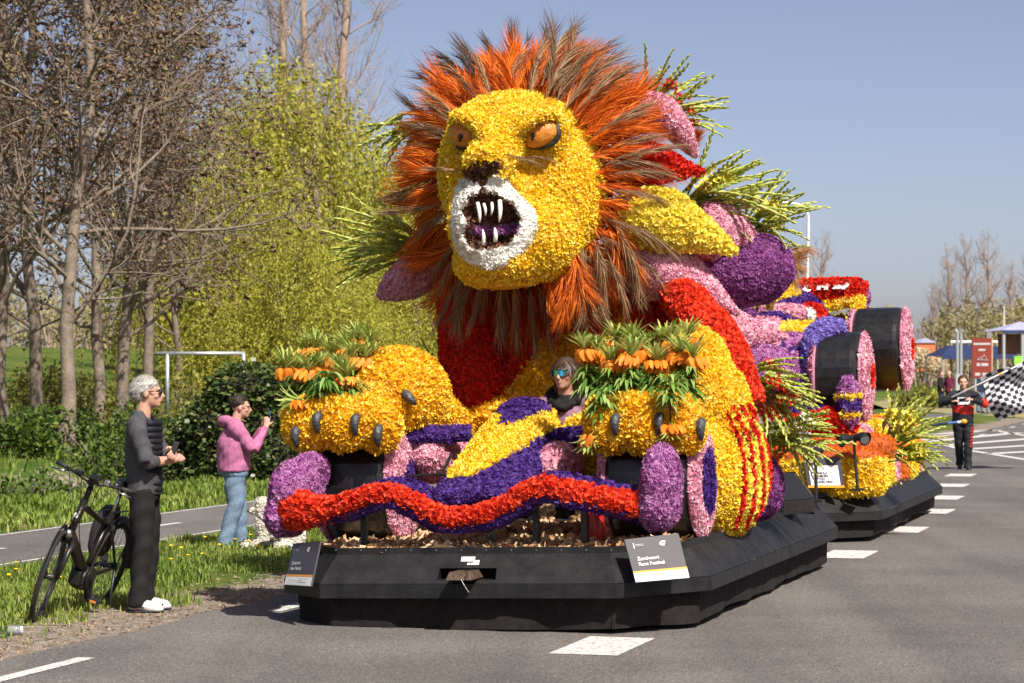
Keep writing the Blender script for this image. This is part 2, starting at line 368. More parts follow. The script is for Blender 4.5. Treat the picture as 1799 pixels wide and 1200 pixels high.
for k, c in dict(yellow=(.55, .30, .01), golden=(.5, .24, .008), lemon=(.6, .48, .05), red=(.28, .008, .006), scarlet=(.4, .02, .01), pink=(.42, .18, .26), mauve=(.18, .05, .17), plum=(.08, .02, .08),
                 violet=(.035, .014, .12), blue=(.1, .07, .3), white=(.6, .58, .52), brown=(.03, .013, .008), orange=(.5, .15, .02), rust=(.35, .07, .012)).items():
    M['under_' + k] = mat('backing_' + k, c, .9)
# ================================================================ the setting: ground, road, path
RP0 = np.array([-3.22, 16.1]); RD = np.array([math.sin(R(16)), math.cos(R(16))]); RN = np.array([-RD[1], RD[0]])
def qs(x, y): d0 = np.asarray(x) - RP0[0]; d1 = np.asarray(y) - RP0[1]; return d0 * RN[0] + d1 * RN[1], d0 * RD[0] + d1 * RD[1]   # distance left of the road edge, distance along it
def rp(q, s, z=0.0): return (RP0[0] + RN[0] * q + RD[0] * s, RP0[1] + RN[1] * q + RD[1] * s, z)
def sstep(a, b, x): t = np.clip((x - a) / (b - a), 0, 1); return t * t * (3 - 2 * t)
def height(x, y):
    q, s = qs(x, y); z = np.zeros_like(q, float)
    z = z + .015 * sstep(.3, 2.2, q) - .015 * sstep(2.9, 3.5, q)
    z = z - .75 * sstep(8.6, 10.0, q) + .95 * sstep(11.2, 12.8, q) + 2.6 * sstep(16, 46, q)
    z = z - .12 * sstep(0.0, -.01, q) * 0
    z = z + .02 * np.sin(x * 1.7 + y * .6) * np.sin(y * 1.1 - x * .4) * sstep(.4, 1.6, q) * (1 - sstep(2.6, 3.4, q))
    z = z + .06 * np.sin(x * .9 + .5 * y) * np.sin(y * .7) * sstep(6.5, 8, q)
    return z
def hz(x, y): return float(height(np.array(x, float), np.array(y, float)))
def nodes(m): nt = m.node_tree; return nt, nt.nodes['Principled BSDF']
def ground_mat():
    m = bpy.data.materials.new('verge_ground'); m.use_nodes = True; nt, b = nodes(m); L = nt.links.new
    a = nt.nodes.new('ShaderNodeAttribute'); a.attribute_name = 'dirt'
    g = nt.nodes.new('ShaderNodeNewGeometry')
    def noise(sc, det=6): n = nt.nodes.new('ShaderNodeTexNoise'); n.inputs['Scale'].default_value = sc; n.inputs['Detail'].default_value = det; L(g.outputs['Position'], n.inputs['Vector']); return n
    n1 = noise(.8); n2 = noise(9); n3 = noise(60, 3)
    def ramp(src, p0, c0, p1, c1): r = nt.nodes.new('ShaderNodeValToRGB'); e = r.color_ramp.elements; e[0].position = p0; e[0].color = (*c0, 1); e[1].position = p1; e[1].color = (*c1, 1); L(src, r.inputs[0]); return r
    grass = ramp(n1.outputs[0], .35, (.055, .105, .016), .7, (.17, .19, .045)); dirt = ramp(n2.outputs[0], .3, (.20, .155, .12), .7, (.36, .31, .26))
    mx0 = nt.nodes.new('ShaderNodeMix'); mx0.data_type = 'RGBA'; mx0.blend_type = 'MULTIPLY'; mx0.inputs['Factor'].default_value = .5
    r3 = ramp(n3.outputs[0], .3, (.45, .45, .45), .7, (1, 1, 1)); 
    mix = nt.nodes.new('ShaderNodeMix'); mix.data_type = 'RGBA'
    ad = nt.nodes.new('ShaderNodeMath'); ad.operation = 'ADD'; sb = nt.nodes.new('ShaderNodeMath'); sb.operation = 'SUBTRACT'; sb.inputs[1].default_value = .5; L(n2.outputs[0], sb.inputs[0]); L(a.outputs['Fac'], ad.inputs[0]); L(sb.outputs[0], ad.inputs[1])
    st = ramp(ad.outputs[0], .42, (0, 0, 0), .58, (1, 1, 1))
    L(st.outputs[0], mix.inputs['Factor']); L(grass.outputs[0], mix.inputs['A']); L(dirt.outputs[0], mix.inputs['B'])
    L(mix.outputs['Result'], mx0.inputs['A']); L(r3.outputs[0], mx0.inputs['B']); L(mx0.outputs['Result'], b.inputs['Base Color']); b.inputs['Roughness'].default_value = .95; b.inputs['Specular IOR Level'].default_value = .1
    bp = nt.nodes.new('ShaderNodeBump'); bp.inputs['Strength'].default_value = .7; bp.inputs['Distance'].default_value = .04; L(n3.outputs[0], bp.inputs['Height']); L(bp.outputs[0], b.inputs['Normal']); return m
def asphalt_mat(name, c0, c1, crack=False):
    m = bpy.data.materials.new(name); m.use_nodes = True; nt, b = nodes(m); L = nt.links.new; g = nt.nodes.new('ShaderNodeNewGeometry')
    def noise(sc, det): n = nt.nodes.new('ShaderNodeTexNoise'); n.inputs['Scale'].default_value = sc; n.inputs['Detail'].default_value = det; L(g.outputs['Position'], n.inputs['Vector']); return n
    def ramp(src, p0, k0, p1, k1): r = nt.nodes.new('ShaderNodeValToRGB'); e = r.color_ramp.elements; e[0].position = p0; e[0].color = (*k0, 1); e[1].position = p1; e[1].color = (*k1, 1); L(src, r.inputs[0]); return r
    big = ramp(noise(.55, 5).outputs[0], .3, c0, .7, c1); fine = noise(75, 3); sp = ramp(fine.outputs[0], .34, (.45, .45, .45), .64, (1.45, 1.42, 1.38))
    # worn bands along the lanes, darker repaired strips
    sx = nt.nodes.new('ShaderNodeMapping'); sx.inputs['Rotation'].default_value = (0, 0, R(16)); sx.inputs['Scale'].default_value = (1.1, .035, 1); L(g.outputs['Position'], sx.inputs['Vector']); ln = nt.nodes.new('ShaderNodeTexNoise'); ln.inputs['Scale'].default_value = 1.0; ln.inputs['Detail'].default_value = 3; L(sx.outputs[0], ln.inputs['Vector']); lr_ = ramp(ln.outputs[0], .38, (.86, .86, .87), .62, (1.10, 1.09, 1.07))
    m0 = nt.nodes.new('ShaderNodeMix'); m0.data_type = 'RGBA'; m0.blend_type = 'MULTIPLY'; m0.inputs['Factor'].default_value = 1; L(big.outputs[0], m0.inputs['A']); L(lr_.outputs[0], m0.inputs['B'])
    vo = nt.nodes.new('ShaderNodeTexVoronoi'); vo.inputs['Scale'].default_value = 42; L(g.outputs['Position'], vo.inputs['Vector']); stn = ramp(vo.outputs['Color'], .86, (1, 1, 1), .97, (1.9, 1.85, 1.75))
    m1 = nt.nodes.new('ShaderNodeMix'); m1.data_type = 'RGBA'; m1.blend_type = 'MULTIPLY'; m1.inputs['Factor'].default_value = 1; L(m0.outputs['Result'], m1.inputs['A']); L(sp.outputs[0], m1.inputs['B'])
    m2 = nt.nodes.new('ShaderNodeMix'); m2.data_type = 'RGBA'; m2.blend_type = 'MULTIPLY'; m2.inputs['Factor'].default_value = 1; L(m1.outputs['Result'], m2.inputs['A']); L(stn.outputs[0], m2.inputs['B'])
    L(m2.outputs['Result'], b.inputs['Base Color']); b.inputs['Roughness'].default_value = .82; b.inputs['Specular IOR Level'].default_value = .3
    bp = nt.nodes.new('ShaderNodeBump'); bp.inputs['Strength'].default_value = .55; bp.inputs['Distance'].default_value = .01; L(fine.outputs[0], bp.inputs['Height']); L(bp.outputs[0], b.inputs['Normal']); return m
M['groundm'] = ground_mat(); M['asphalt'] = asphalt_mat('asphalt', (.098, .094, .089), (.150, .142, .134)); M['pathm'] = asphalt_mat('path_asphalt', (.115, .11, .105), (.15, .145, .14))
def paint_mat():
    m = bpy.data.materials.new('road_paint'); m.use_nodes = True; nt, b = nodes(m); L = nt.links.new; g = nt.nodes.new('ShaderNodeNewGeometry')
    n = nt.nodes.new('ShaderNodeTexNoise'); n.inputs['Scale'].default_value = 30; n.inputs['Detail'].default_value = 5; L(g.outputs['Position'], n.inputs['Vector'])
    r = nt.nodes.new('ShaderNodeValToRGB'); e = r.color_ramp.elements; e[0].position = .36; e[0].color = (.22, .21, .20, 1); e[1].position = .46; e[1].color = (.58, .56, .53, 1); L(n.outputs[0], r.inputs[0]); L(r.outputs[0], b.inputs['Base Color']); b.inputs['Roughness'].default_value = .7; return m
M['paint'] = paint_mat(); M['tan'] = mat('dry_grass_ground', (.30, .22, .12), .95, col2=(.20, .20, .07), scale=.25)
# one big sheet, fine near the camera and coarse towards the horizon
def grid_sheet(name, qv, sv, zf, m, dirt=False):
    Q, Sx = np.meshgrid(qv, sv, indexing='ij'); X = RP0[0] + RN[0] * Q + RD[0] * Sx; Y = RP0[1] + RN[1] * Q + RD[1] * Sx; Z = zf(X, Y)
    V = np.stack([X, Y, Z], -1).reshape(-1, 3); a, b = Q.shape; I = np.arange(a * b).reshape(a, b)
    Fa = np.stack([I[:-1, :-1], I[:-1, 1:], I[1:, 1:], I[1:, :-1]], -1).reshape(-1, 4); me = np_mesh(name, V, Fa, m, smooth=True)
    if dirt:
        q = Q.ravel(); d = 1 - sstep(.25, 1.75, q + .25 * np.sin(Sx.ravel() * 1.3)); at_ = me.attributes.new('dirt', 'FLOAT', 'POINT'); d = np.maximum(d, .55 * sstep(8.3, 9, q) * (1 - sstep(12, 13.5, q))); at_.data.foreach_set('value', d.astype(np.float32))
    return me
qv = np.concatenate([np.linspace(-1400, -60, 12), np.linspace(-50, -9, 8), np.linspace(-8, 0, 5), np.linspace(.15, 20, 90), np.linspace(21, 60, 25), np.linspace(70, 1400, 12)])
sv = np.concatenate([np.linspace(-60, -6, 8), np.linspace(-5, 40, 130), np.linspace(41, 130, 60), np.linspace(140, 1800, 16)])
def gz(X, Y):
    q, s = qs(X, Y); return height(X, Y) - .03 * (1 - sstep(-.4, .12, q))
obj('ground', grid_sheet('ground', qv, sv, gz, 'groundm', True), kind='structure')
# road: asphalt as far as the junction
road = MB(); qe = 0.02
edge = []
for s in np.linspace(-30, 95, 180): edge.append((qe + .05 * math.sin(s * 2.1) + .035 * math.sin(s * 5.3 + 1) + .02 * math.sin(s * 11.7), s))
V = []; 
for q, s in edge: V.append(rp(q, s, .008)); V.append(rp(-40, s, .008))
road.add(V, [(2 * i, 2 * i + 1, 2 * i + 3, 2 * i + 2) for i in range(len(edge) - 1)])
obj('road', road.mesh('road', 'asphalt'), kind='structure')
pth = MB(); V = []
for s in np.linspace(-20, 90, 60): V.append(rp(3.5 + .02 * math.sin(s * 3), s, .02)); V.append(rp(5.75 + .02 * math.sin(s * 2.3), s, .02))
pth.add(V, [(2 * i + 1, 2 * i, 2 * i + 2, 2 * i + 3) for i in range(59)]); PATH = obj('bicycle_path', pth.mesh('bicycle_path', 'pathm'), kind='structure')
def strip(q0, q1, s0, s1, z): return [rp(q0, s0, z), rp(q1, s0, z), rp(q1, s1, z), rp(q0, s1, z)]
def marking(name, pts, parent, z=None):
    n = len(pts); mb = MB().add(pts, [tuple(range(n))[::-1]]); return mb.build(name, 'paint', parent)
ROAD = bpy.data.objects['road']
for i in range(60): marking('edge_line', strip(3.60, 3.66, -20 + i * 2, -18 + i * 2, .025), PATH); 
for i in range(60): marking('edge_line', strip(5.60, 5.66, -20 + i * 2, -18 + i * 2, .025), PATH)
for i in range(12): marking('centre_dash', strip(4.6, 4.7, 3.5 + i * 4.5, 4.6 + i * 4.5, .025), PATH)
# centre line of the road: one metre dashes every four metres, bending slightly left further on
for px, py in [(1060, 1134), (1490, 973.5), (1588, 930), (1640, 898), (1660, 874), (1673, 852.5), (1688, 834.5)]:
    g = ground(px, py, .012); q, s = qs(g.x, g.y); q = float(q); s = float(s); marking('centre_dash', strip(q - .23, q + .23, s - .55, s + .55, .012), ROAD)
for k in range(4):
    g = ground(1060, 1134, .012); q, s = qs(g.x, g.y); marking('centre_dash', strip(float(q) - .23, float(q) + .23, float(s) - .55 - 4 * (k + 1), float(s) + .55 - 4 * (k + 1), .012), ROAD)
_a = ground(150, 1155, .012); _b = ground(462, 1073, .012); _s1 = float(qs(_a.x, _a.y)[1]); _s2 = float(qs(_b.x, _b.y)[1]); _q = float(qs(_a.x, _a.y)[0])
for k in range(-3, 16): e_ = _s1 + k * (_s2 - _s1 + 1.6); marking('edge_dash', strip(_q - .07, _q + .05, e_ - 1.6, e_, .012), ROAD)
# hatched island at the junction
def gp(px, py): p = ground(px, py, .012); return (p.x, p.y, .012)
def band(a, b, w):
    a = np.array(a); b = np.array(b); d = b - a; n = np.array([-d[1], d[0], 0]); n /= np.linalg.norm(n); return [tuple(a + n * w), tuple(b + n * w), tuple(b - n * w), tuple(a - n * w)]
for a, b, w in [((1618, 771), (1690, 789), .1), ((1690, 789), (1830, 812), .1), ((1745, 756), (1830, 770), .1), ((1622, 770), (1745, 755), .1), ((1635, 775), (1790, 760), .22), ((1662, 782), (1830, 769), .22),
                ((1700, 789), (1830, 781), .22), ((1740, 797), (1830, 792), .22), ((1640, 763), (1745, 755), .2), ((1700, 723), (1770, 733), .15), ((1655, 725), (1675, 727), .15)]:
    marking('hatch_line', band(gp(*a), gp(*b), w), ROAD)
V = [rp(9.3, s, -.52) for s in np.linspace(-20, 90, 30)] + [rp(12.2, s, -.52) for s in np.linspace(-20, 90, 30)]
M['water'] = mat('ditch_water', (.012, .014, .008), .08, bump=.15, bscale=6)
obj('ditch_water', MB().add(V, [(i, i + 30, i + 31, i + 1) for i in range(29)]).mesh('ditch_water', 'water'), kind='structure')
# ================================================================ the two float trailers
def trailer(fr, plan, label, slot=None, dz=0.0, hem0=.065):
    """plan: lip outline in local (x,y), clockwise seen from above starting front left"""
    T = thing('float_trailer', label, 'float', frame=fr, group='flower float trailers')
    P = np.array(plan, float); c = P.mean(0); n = len(P)
    def inset(d):
        out = []
        for i in range(n):
            a, b, e = P[i - 1], P[i], P[(i + 1) % n]; d1 = (b - a) / np.linalg.norm(b - a); d2 = (e - b) / np.linalg.norm(e - b); n1 = np.array([-d1[1], d1[0]]); n2 = np.array([-d2[1], d2[0]])
            if (c - b) @ n1 < 0: n1 = -n1
            if (c - b) @ n2 < 0: n2 = -n2
            k = (n1 + n2) / (1 + n1 @ n2); out.append(b + k * d)
        return np.array(out)
    rim = inset(.17); rim2 = inset(.21); cur = inset(.09); low = inset(.001)
    for i in range(n):                      # one fascia board per side: sloping board and lip below it
        j = (i + 1) % n; a, b = P[i], P[j]; ra, rb = rim[i], rim[j]
        e = .004
        if slot and i == slot[0]:           # the board with the coupling slot: built round the opening
            t0, t1, h0, h1 = slot[1:]
            def pt(t, h): p = (a * (1 - t) + b * t) * (1 - h) + (ra * (1 - t) + rb * t) * h; return (p[0], p[1], .335 + dz * .3 + h * (.165 + dz * .7))
            g = [[pt(t, h) for t in (0, t0, t1, 1)] for h in (0, h0, h1, 1)]; V = [p for r_ in g for p in r_]; Fc = []
            for r_ in range(3):
                for cc in range(3):
                    if r_ == 1 and cc == 1: continue
                    k = r_ * 4 + cc; Fc.append((k, k + 1, k + 5, k + 4))
            mb = MB().add(V, Fc)
            q = [Vector(pt(t0, h0)), Vector(pt(t1, h0)), Vector(pt(t1, h1)), Vector(pt(t0, h1))]; dp = Vector((0, .25, 0)); q2 = [v + dp for v in q]
            mb.add([tuple(v) for v in q + q2], [(0, 1, 5, 4), (1, 2, 6, 5), (2, 3, 7, 6), (3, 0, 4, 7)]); o = mb.build('fascia_board', 'black', T)
            MB().add([tuple(v + dp * .98) for v in q], [(0, 1, 2, 3)]).build('slot_back', 'soil', o)
            m_ = (q[0] + q[1] + q[2] + q[3]) / 4
            MB().box(m_ + Vector((.0, -.06, 0)), (.19, .30, .055), taper=.8).tube([m_ + Vector((.06, -.2, -.0)), m_ + Vector((.07, -.22, .03)), m_ + Vector((.05, -.21, -.02))], .006, 5).build('coupling_hook', 'rusty', T, bevel=.012)
            MB().tube([m_ + Vector((.02, -.21, -.02)), m_ + Vector((.05, -.235, -.06)), m_ + Vector((.075, -.215, -.11))], .0018, 4).build('cable_tie', 'ivory', T)
        else:
            V = [(*a, .335 + dz * .3), (*b, .335 + dz * .3), (*rb, .50 + dz), (*ra, .50 + dz)]; o = MB().add(V, [(0, 1, 2, 3)]).build('fascia_board', 'black', T)
        MB().add([(*a, .332 + dz * .3), (*b, .332 + dz * .3), (*low[j], .245), (*low[i], .245)], [(3, 2, 1, 0)]).add([(*low[i], .245), (*low[j], .245), (*cur[j], .25), (*cur[i], .25)], [(0, 3, 2, 1)]).build('fascia_lip', 'black', T)
        MB().add([(*(ra * .998), .497 + dz), (*(rb * .998), .497 + dz), (*(rb * .998), .545 + dz), (*(ra * .998), .545 + dz), (*rim2[j], .545 + dz), (*rim2[i], .545 + dz), (*rim2[j], .515 + dz), (*rim2[i], .515 + dz)], [(0, 1, 2, 3), (3, 2, 4, 5), (5, 4, 6, 7)]).build('rim_board', 'black', T)
        # hanging cloth: folds and a wavering hem
        Ln = np.linalg.norm(cur[j] - cur[i]); k = max(6, int(Ln / .05)); nrm = np.array([(b - a)[1], -(b - a)[0]]); nrm = nrm / np.linalg.norm(nrm); nrm = nrm if nrm @ (P[i] - c) > 0 else -nrm
        ph = i * 1.7; V = []
        for r_ in range(7):
            h = r_ / 6
            for q_ in range(k + 1):
                t = q_ / k; p = cur[i] * (1 - t) + cur[j] * t; x = t * Ln; fold = (1.2 if i in (0, 1, 2) else .45) * (.022 * math.sin(x * 5.1 + ph) + .014 * math.sin(x * 12.3 + ph * 2) + .006 * math.sin(x * 29 + ph)) * h * math.sin(math.pi * min(1, max(0, t))) ** .3
                hem = hem0 + .010 * (1 + math.sin(x * 2.3 + ph) + .4 * math.sin(x * 6.1))
                pp = p + nrm * (fold - .03 * h * (1 - .4 * h)); V.append((pp[0], pp[1], .25 * (1 - h) + hem * h))
        MB().add(V, [(r_ * (k + 1) + q_, r_ * (k + 1) + q_ + 1, (r_ + 1) * (k + 1) + q_ + 1, (r_ + 1) * (k + 1) + q_) for r_ in range(6) for q_ in range(k)]).build('curtain', 'curtain', T, smooth=True)
    MB().add([(*p, .515 + dz) for p in rim2], [tuple(range(n))[::-1]]).build('deck', 'deckwood', T)
    ax = [(-.9, 1.2), (-.9, 5.2), (.7, 1.2), (.7, 5.2)]
    for x, y in ax: MB().lathe([(.02, -.1), (.2, -.1), (.23, -.07), (.23, .07), (.2, .1), (.02, .1)], (x, y, .235), 18, 'X').build('road_wheel', 'rubber', T, smooth=True)
    # chips
    Pm, Nm = sample((np.array([(*p, .517 + dz) for p in inset(.24)]), [tuple(range(n))]), .034 if dz else .05); N2 = np.tile([0, 0, 1.], (len(Pm), 1))
    obj('wood_chips', scatter_mesh('wood_chips', Pm, N2, 'chip', .030 if dz else .04, 'chip', tilt=.5, jit=.6), T, kind='stuff')
    return T
def _chip(rs):
    Vs = []; Fs = []; n = 0
    for k in range(2):
        a = rs.uniform(0, 6.28); L, Wd = rs.uniform(.7, 1.6), rs.uniform(.2, .5); z = rs.uniform(0, .5); t = rs.uniform(-.4, .4); ox, oy = rs.uniform(-.7, .7), rs.uniform(-.7, .7)
        V = np.array([[-L, -Wd, z - t], [L, -Wd * .6, z + t], [L, Wd, z + t + .1], [-L, Wd * .7, z - t + .1]]); ca, sa = math.cos(a), math.sin(a)
        Vs.append(V @ np.array([[ca, sa, 0], [-sa, ca, 0], [0, 0, 1]]) + [ox, oy, 0]); Fs += [(n, n + 1, n + 2), (n, n + 2, n + 3)]; n += 4
    return np.concatenate(Vs), np.array(Fs, int)
TEMPL['chip'] = [_chip(random.Random(i)) for i in range(6)]
M['rusty'] = mat('rusty_steel', (.10, .065, .045), .65, .4, var=.5, scale=20, bump=.4, bscale=60)
M['deckwood'] = mat('deck_underlay', (.16, .10, .06), .9, var=.4, scale=15)
plan1 = [(x * .966, y * .966) for x, y in [(-1.78, .52), (-1.30, 0), (.95, 0), (1.5, .70), (1.5, 6.75), (1.0, 7.25), (-1.3, 7.25), (-1.78, 6.75)]]
TR1 = trailer(F1, plan1, 'black float trailer carrying the lion, curtain down to the road', slot=(1, .40, .60, .12, .52), dz=.045, hem0=.015)
for x_, y_, w_, h_ in [(812, 978, .1, .03), (823, 984, .085, .03)]:
    p_ = F1.loc(x_, y_, .02); MB().add([(p_.x, p_.y - .01, p_.z), (p_.x + w_, p_.y - .01, p_.z), (p_.x + w_, p_.y - .035, p_.z - h_), (p_.x, p_.y - .035, p_.z - h_)], [(0, 3, 2, 1)]).build('sticker', 'signwhite', TR1)
for x_ in list(range(590, 1080, 44)): p_ = F1.loc(x_, 966.5, .135); MB().ell(p_, (.006, .004, .006), None, 6, 4).build('screw', 'steel', TR1)
plan2 = [(-1.75, .55), (-1.25, 0), (.62, 0), (1.5, .62), (1.5, 6.6), (1.0, 7.1), (-1.25, 7.1), (-1.75, 6.6)]
TR2 = trailer(F2, plan2, 'black float trailer behind the lion float, carrying the race car with big black wheels')
# ================================================================ leading float: the flower lion
def L1(px, py, v): return np.array(F1.loc(px, py, v))
LION = thing('lion_sculpture', 'giant roaring lion made of yellow and red blossoms with a plume mane', 'sculpture', frame=F1)
def seg_dist(px, line):
    d = np.full(len(px), 1e9); A = np.array(line, float)
    for a, b in zip(A[:-1], A[1:]):
        ab = b - a; t = np.clip(((px - a) @ ab) / (ab @ ab), 0, 1); d = np.minimum(d, np.linalg.norm(px - (a + t[:, None] * ab), axis=1))
    return d
# ---- head
head = fuse([ell(L1(925, 325, 2.75), (.62, .55, .76)), ell(L1(985, 345, 2.65), (.35, .45, .55)), ell(L1(845, 305, 2.50), (.33, .38, .55)), ell(L1(900, 222, 2.58), (.50, .40, .27)),
             ell(L1(868, 388, 2.17), (.345, .42, .41)), tube([L1(886, 222, 2.28), L1(868, 265, 1.98), L1(850, 300, 1.78)], [.23, .19, .17], 14), ell(L1(886, 460, 2.3), (.40, .42, .225)), ell(L1(935, 415, 2.38), (.40, .42, .38)), tube(catmull([L1(802, 206, 2.18), L1(824, 207, 2.08), L1(852, 226, 2.0)], 8), [.05, .06, .07, .07, .07, .07, .07, .05], 10), tube(catmull([L1(985, 204, 2.28), L1(952, 197, 2.13), L1(908, 222, 2.02)], 8), [.05, .06, .07, .07, .07, .07, .07, .05], 10), ell(L1(885, 210, 2.35), (.30, .3, .16)),
             ell(L1(818, 238, 2.25), (.15, .15, .14)), ell(L1(958, 236, 2.32), (.19, .16, .16))], .035, 5)
POUT = [(810, 314), (837, 310), (848, 322), (854, 319), (870, 308), (889, 312), (902, 335), (922, 351), (940, 371), (944, 397), (934, 426), (920, 441), (898, 453), (889, 468), (857, 474), (824, 464), (806, 446), (795, 423), (793, 384), (798, 345)]
PIN = [(826, 345), (847, 337), (876, 342), (902, 358), (916, 384), (910, 410), (894, 433), (860, 441), (824, 437), (812, 416), (817, 390), (809, 371)]
PTON = [(822, 396), (870, 399), (914, 391), (913, 407), (870, 416), (829, 411)]
PNOSE = [(816, 293), (834, 285), (880, 282), (879, 306), (860, 309), (853, 325), (853, 344), (843, 344), (843, 325), (818, 312)]
hv, hf = head; px = project(F1.world(hv)); frontish = hv[:, 1] < 2.45
cen = np.array([863, 391.]); dm = np.zeros(len(hv)); ins = inpoly(px, PIN) & frontish
edge_d = seg_dist(px, PIN + PIN[:1]); dm[ins] = np.clip(edge_d[ins] / 24, 0, 1)
rg = inpoly(px, POUT) & ~inpoly(px, PIN) & frontish
hv = hv.copy(); hv[:, 1] += .30 * np.sqrt(dm); hv[rg, 1] -= .035
for ex_, ey_, rw_ in ((820, 238, 26), (954, 237, 30)): hv[:, 1] += .075 * np.exp(-(((px[:, 0] - ex_) / rw_) ** 2 + ((px[:, 1] - ey_ - 2) / 20) ** 2)) * frontish
for ln_ in ([(796, 206), (825, 210), (850, 230)], [(1002, 200), (958, 202), (910, 230)]): hv[:, 1] -= .07 * np.exp(-(seg_dist(px, ln_) / 11) ** 2) * frontish
hv[:, 1] += .06 * np.exp(-(((px[:, 0] - 950) / 45) ** 2 + ((px[:, 1] - 300) / 35) ** 2)) * frontish
tong = np.exp(-(((px[:, 0] - 870) / 40) ** 2 + ((px[:, 1] - 404) / 9) ** 2)) * ins; hv[:, 1] -= .13 * tong
head = (hv, hf)
bvh_head = BVHTree.FromPolygons([tuple(v) for v in hv], hf)
def hit(bvh, px_, py_):
    o = F1.I @ Vector((0, 0, HC)); d = (F1.I.to_3x3() @ ray(px_, py_)).normalized(); h = bvh.ray_cast(o, d); return (h[0], h[1]) if h[0] is not None else (F1.loc(px_, py_, 2.4), Vector((0, -1, 0)))
HEADP = bpy.data.objects.new('head', None); link(HEADP, LION)
front = lambda poly: (lambda P, N, q: inpoly(q, poly) & (P[:, 1] < 2.62))
coat('head', head, HEADP, F1, regions=[('mauve', front(PTON)), ('brown', front(PNOSE)), ('brown', front(PIN)), ('white', front(POUT))], default='yellow')
for a, b, r in [((839, 356), (843, 391), .016), ((850, 358), (853, 379), .012), ((864, 356), (863, 378), .012), ((878, 352), (877, 390), .018), ((849, 430), (848, 403), .015), ((870, 424), (869, 400), .017)]:
    p0 = L1(*a, 1.80); p1 = L1(*b, 1.79); mid = (p0 + p1) / 2 + np.array([.012, -.02, 0]); pts = catmull([p0, mid, p1], 7)
    MB().tube(pts, r * np.array([.9, 1, 1, .95, .85, .65, .3]), 8).build('tooth', 'ivory', HEADP, smooth=True)
M['eye'] = mat('eye_orange', (.62, .25, .025), .45, col2=(.44, .14, .015), scale=16, bump=.5, bscale=40); M['eyeblack'] = mat('eye_black', (.012, .012, .013), .5, bump=.4, bscale=60)
for (ex, ey), rr, tl, (qx, qy), rim, pk in [((822, 238), (.13, .085, .106), .28, (819, 242), [(841, 250), (836, 257), (826, 262)], 1), ((952, 237), (.155, .09, .106), -.30, (946, 240), [(912, 248), (924, 252), (930, 258)], 2)]:
    p, n = hit(bvh_head, ex, ey); e = obj('eye', MB().ell(Vector(p) + Vector((0, -.07, 0)), rr, (0, tl, 0), 28, 18).mesh('eye', 'eye', True), HEADP)
    p2 = np.array(p) + np.array([(qx - ex) / 212., -.15, -(qy - ey) / 212.]); MB().ell(p2, (.022, .025, .022), None, 12, 8).tube([p2, p2 + np.array([-.01, .0, -.045])], [.02, .006], 8).build('pupil', 'eyeblack', e, smooth=True)
    # black lid round the outer corner of the eye
    pts = [np.array(p) + np.array([rr[0] * 1.0 * math.cos(t) * 1.0, -.07, rr[2] * 1.0 * math.sin(t)]) for t in np.linspace(R(-150), R(75) if pk == 2 else R(20), 14)]
    if pk == 2: MB().tube(pts, [.02] + [.024] * 12 + [.012], 6).tube([np.array(p) + np.array([-.21, -.05, -.055]), np.array(p) + np.array([-.15, -.075, -.045]), np.array(p) + np.array([-.09, -.07, -.06])], [.025, .052, .03], 10).build('eyelid', 'eyeblack', e, smooth=True)
    else: MB().tube(pts[2:], [.018] + [.024] * 10 + [.012], 6).tube([np.array(p) + np.array([.04, -.075, -.085]), np.array(p) + np.array([.09, -.085, -.06]), np.array(p) + np.array([.13, -.07, -.01])], [.02, .048, .02], 10).build('eyelid', 'eyeblack', e, smooth=True)
# ---- mane: dyed plumes and reeds, each one a piece
def plume_mesh(name, mat_, seed, n=60, spread=.16, droop=.12, fluff=1.0, wid=.010):
    rs = np.random.default_rng(seed); V = []; Fa = []; Rn = []
    def spine(t): return np.array([droop * t ** 2.2, 0, t])
    def strip_(P, w, rv, tip=1.0):
        nonlocal V, Fa
        b = len(V); k = len(P); side = rs.normal(0, 1, 3); side /= np.linalg.norm(side)
        for i, p in enumerate(P):
            ww = w * (1 - .85 * i / (k - 1)); V.append(p + side * ww / 2); V.append(p - side * ww / 2); Rn.extend([rv * (1 - (1 - tip) * (i / (k - 1)) ** 2)] * 2)
        for i in range(k - 1): Fa.append((b + 2 * i, b + 2 * i + 1, b + 2 * i + 2)); Fa.append((b + 2 * i + 1, b + 2 * i + 3, b + 2 * i + 2))
    strip_([spine(t) for t in np.linspace(0, .95, 5)], .022, .3)
    for i in range(n):
        t0 = rs.uniform(.0, .62) ** .9; a = rs.uniform(0, 6.28); ln = rs.uniform(.26, .46) * fluff; s = rs.uniform(.2, 1) * spread * (1 - .35 * t0); d = np.array([math.cos(a) * s, math.sin(a) * s, 0]); P = []
        for k in np.linspace(0, 1, 4): P.append(spine(t0 + ln * k) + d * k ** .75 + np.array([droop * .25 * k * k, 0, 0]))
        strip_(P, wid * rs.uniform(.7, 1.5), rs.random(), .35)
    return np_mesh(name, np.array(V), np.array(Fa), mat_, np.array(Rn))
PL = {'rust': [plume_mesh('plume', 'rust', 10 + i, 210, .25, .12 + .05 * i, 1.0, .018) for i in range(4)], 'reed': [plume_mesh('plume', 'reed', 30 + i, 104, .10, .08 + .08 * i, .9, .0092) for i in range(4)],
      'dark': [plume_mesh('plume', 'darkreed', 50 + i, 80, .13, .1 + .08 * i, .9, .011) for i in range(3)], 'red': [plume_mesh('plume', 'redplume', 60 + i, 110, .2, .1, 1.0, .013) for i in range(2)]}
MANE = bpy.data.objects.new('mane', None); link(MANE, LION)
MB().ell(L1(925, 318, 3.08), (.74, .34, .86), None, 28, 18).build('mane_core', 'under_rust', MANE, smooth=True)
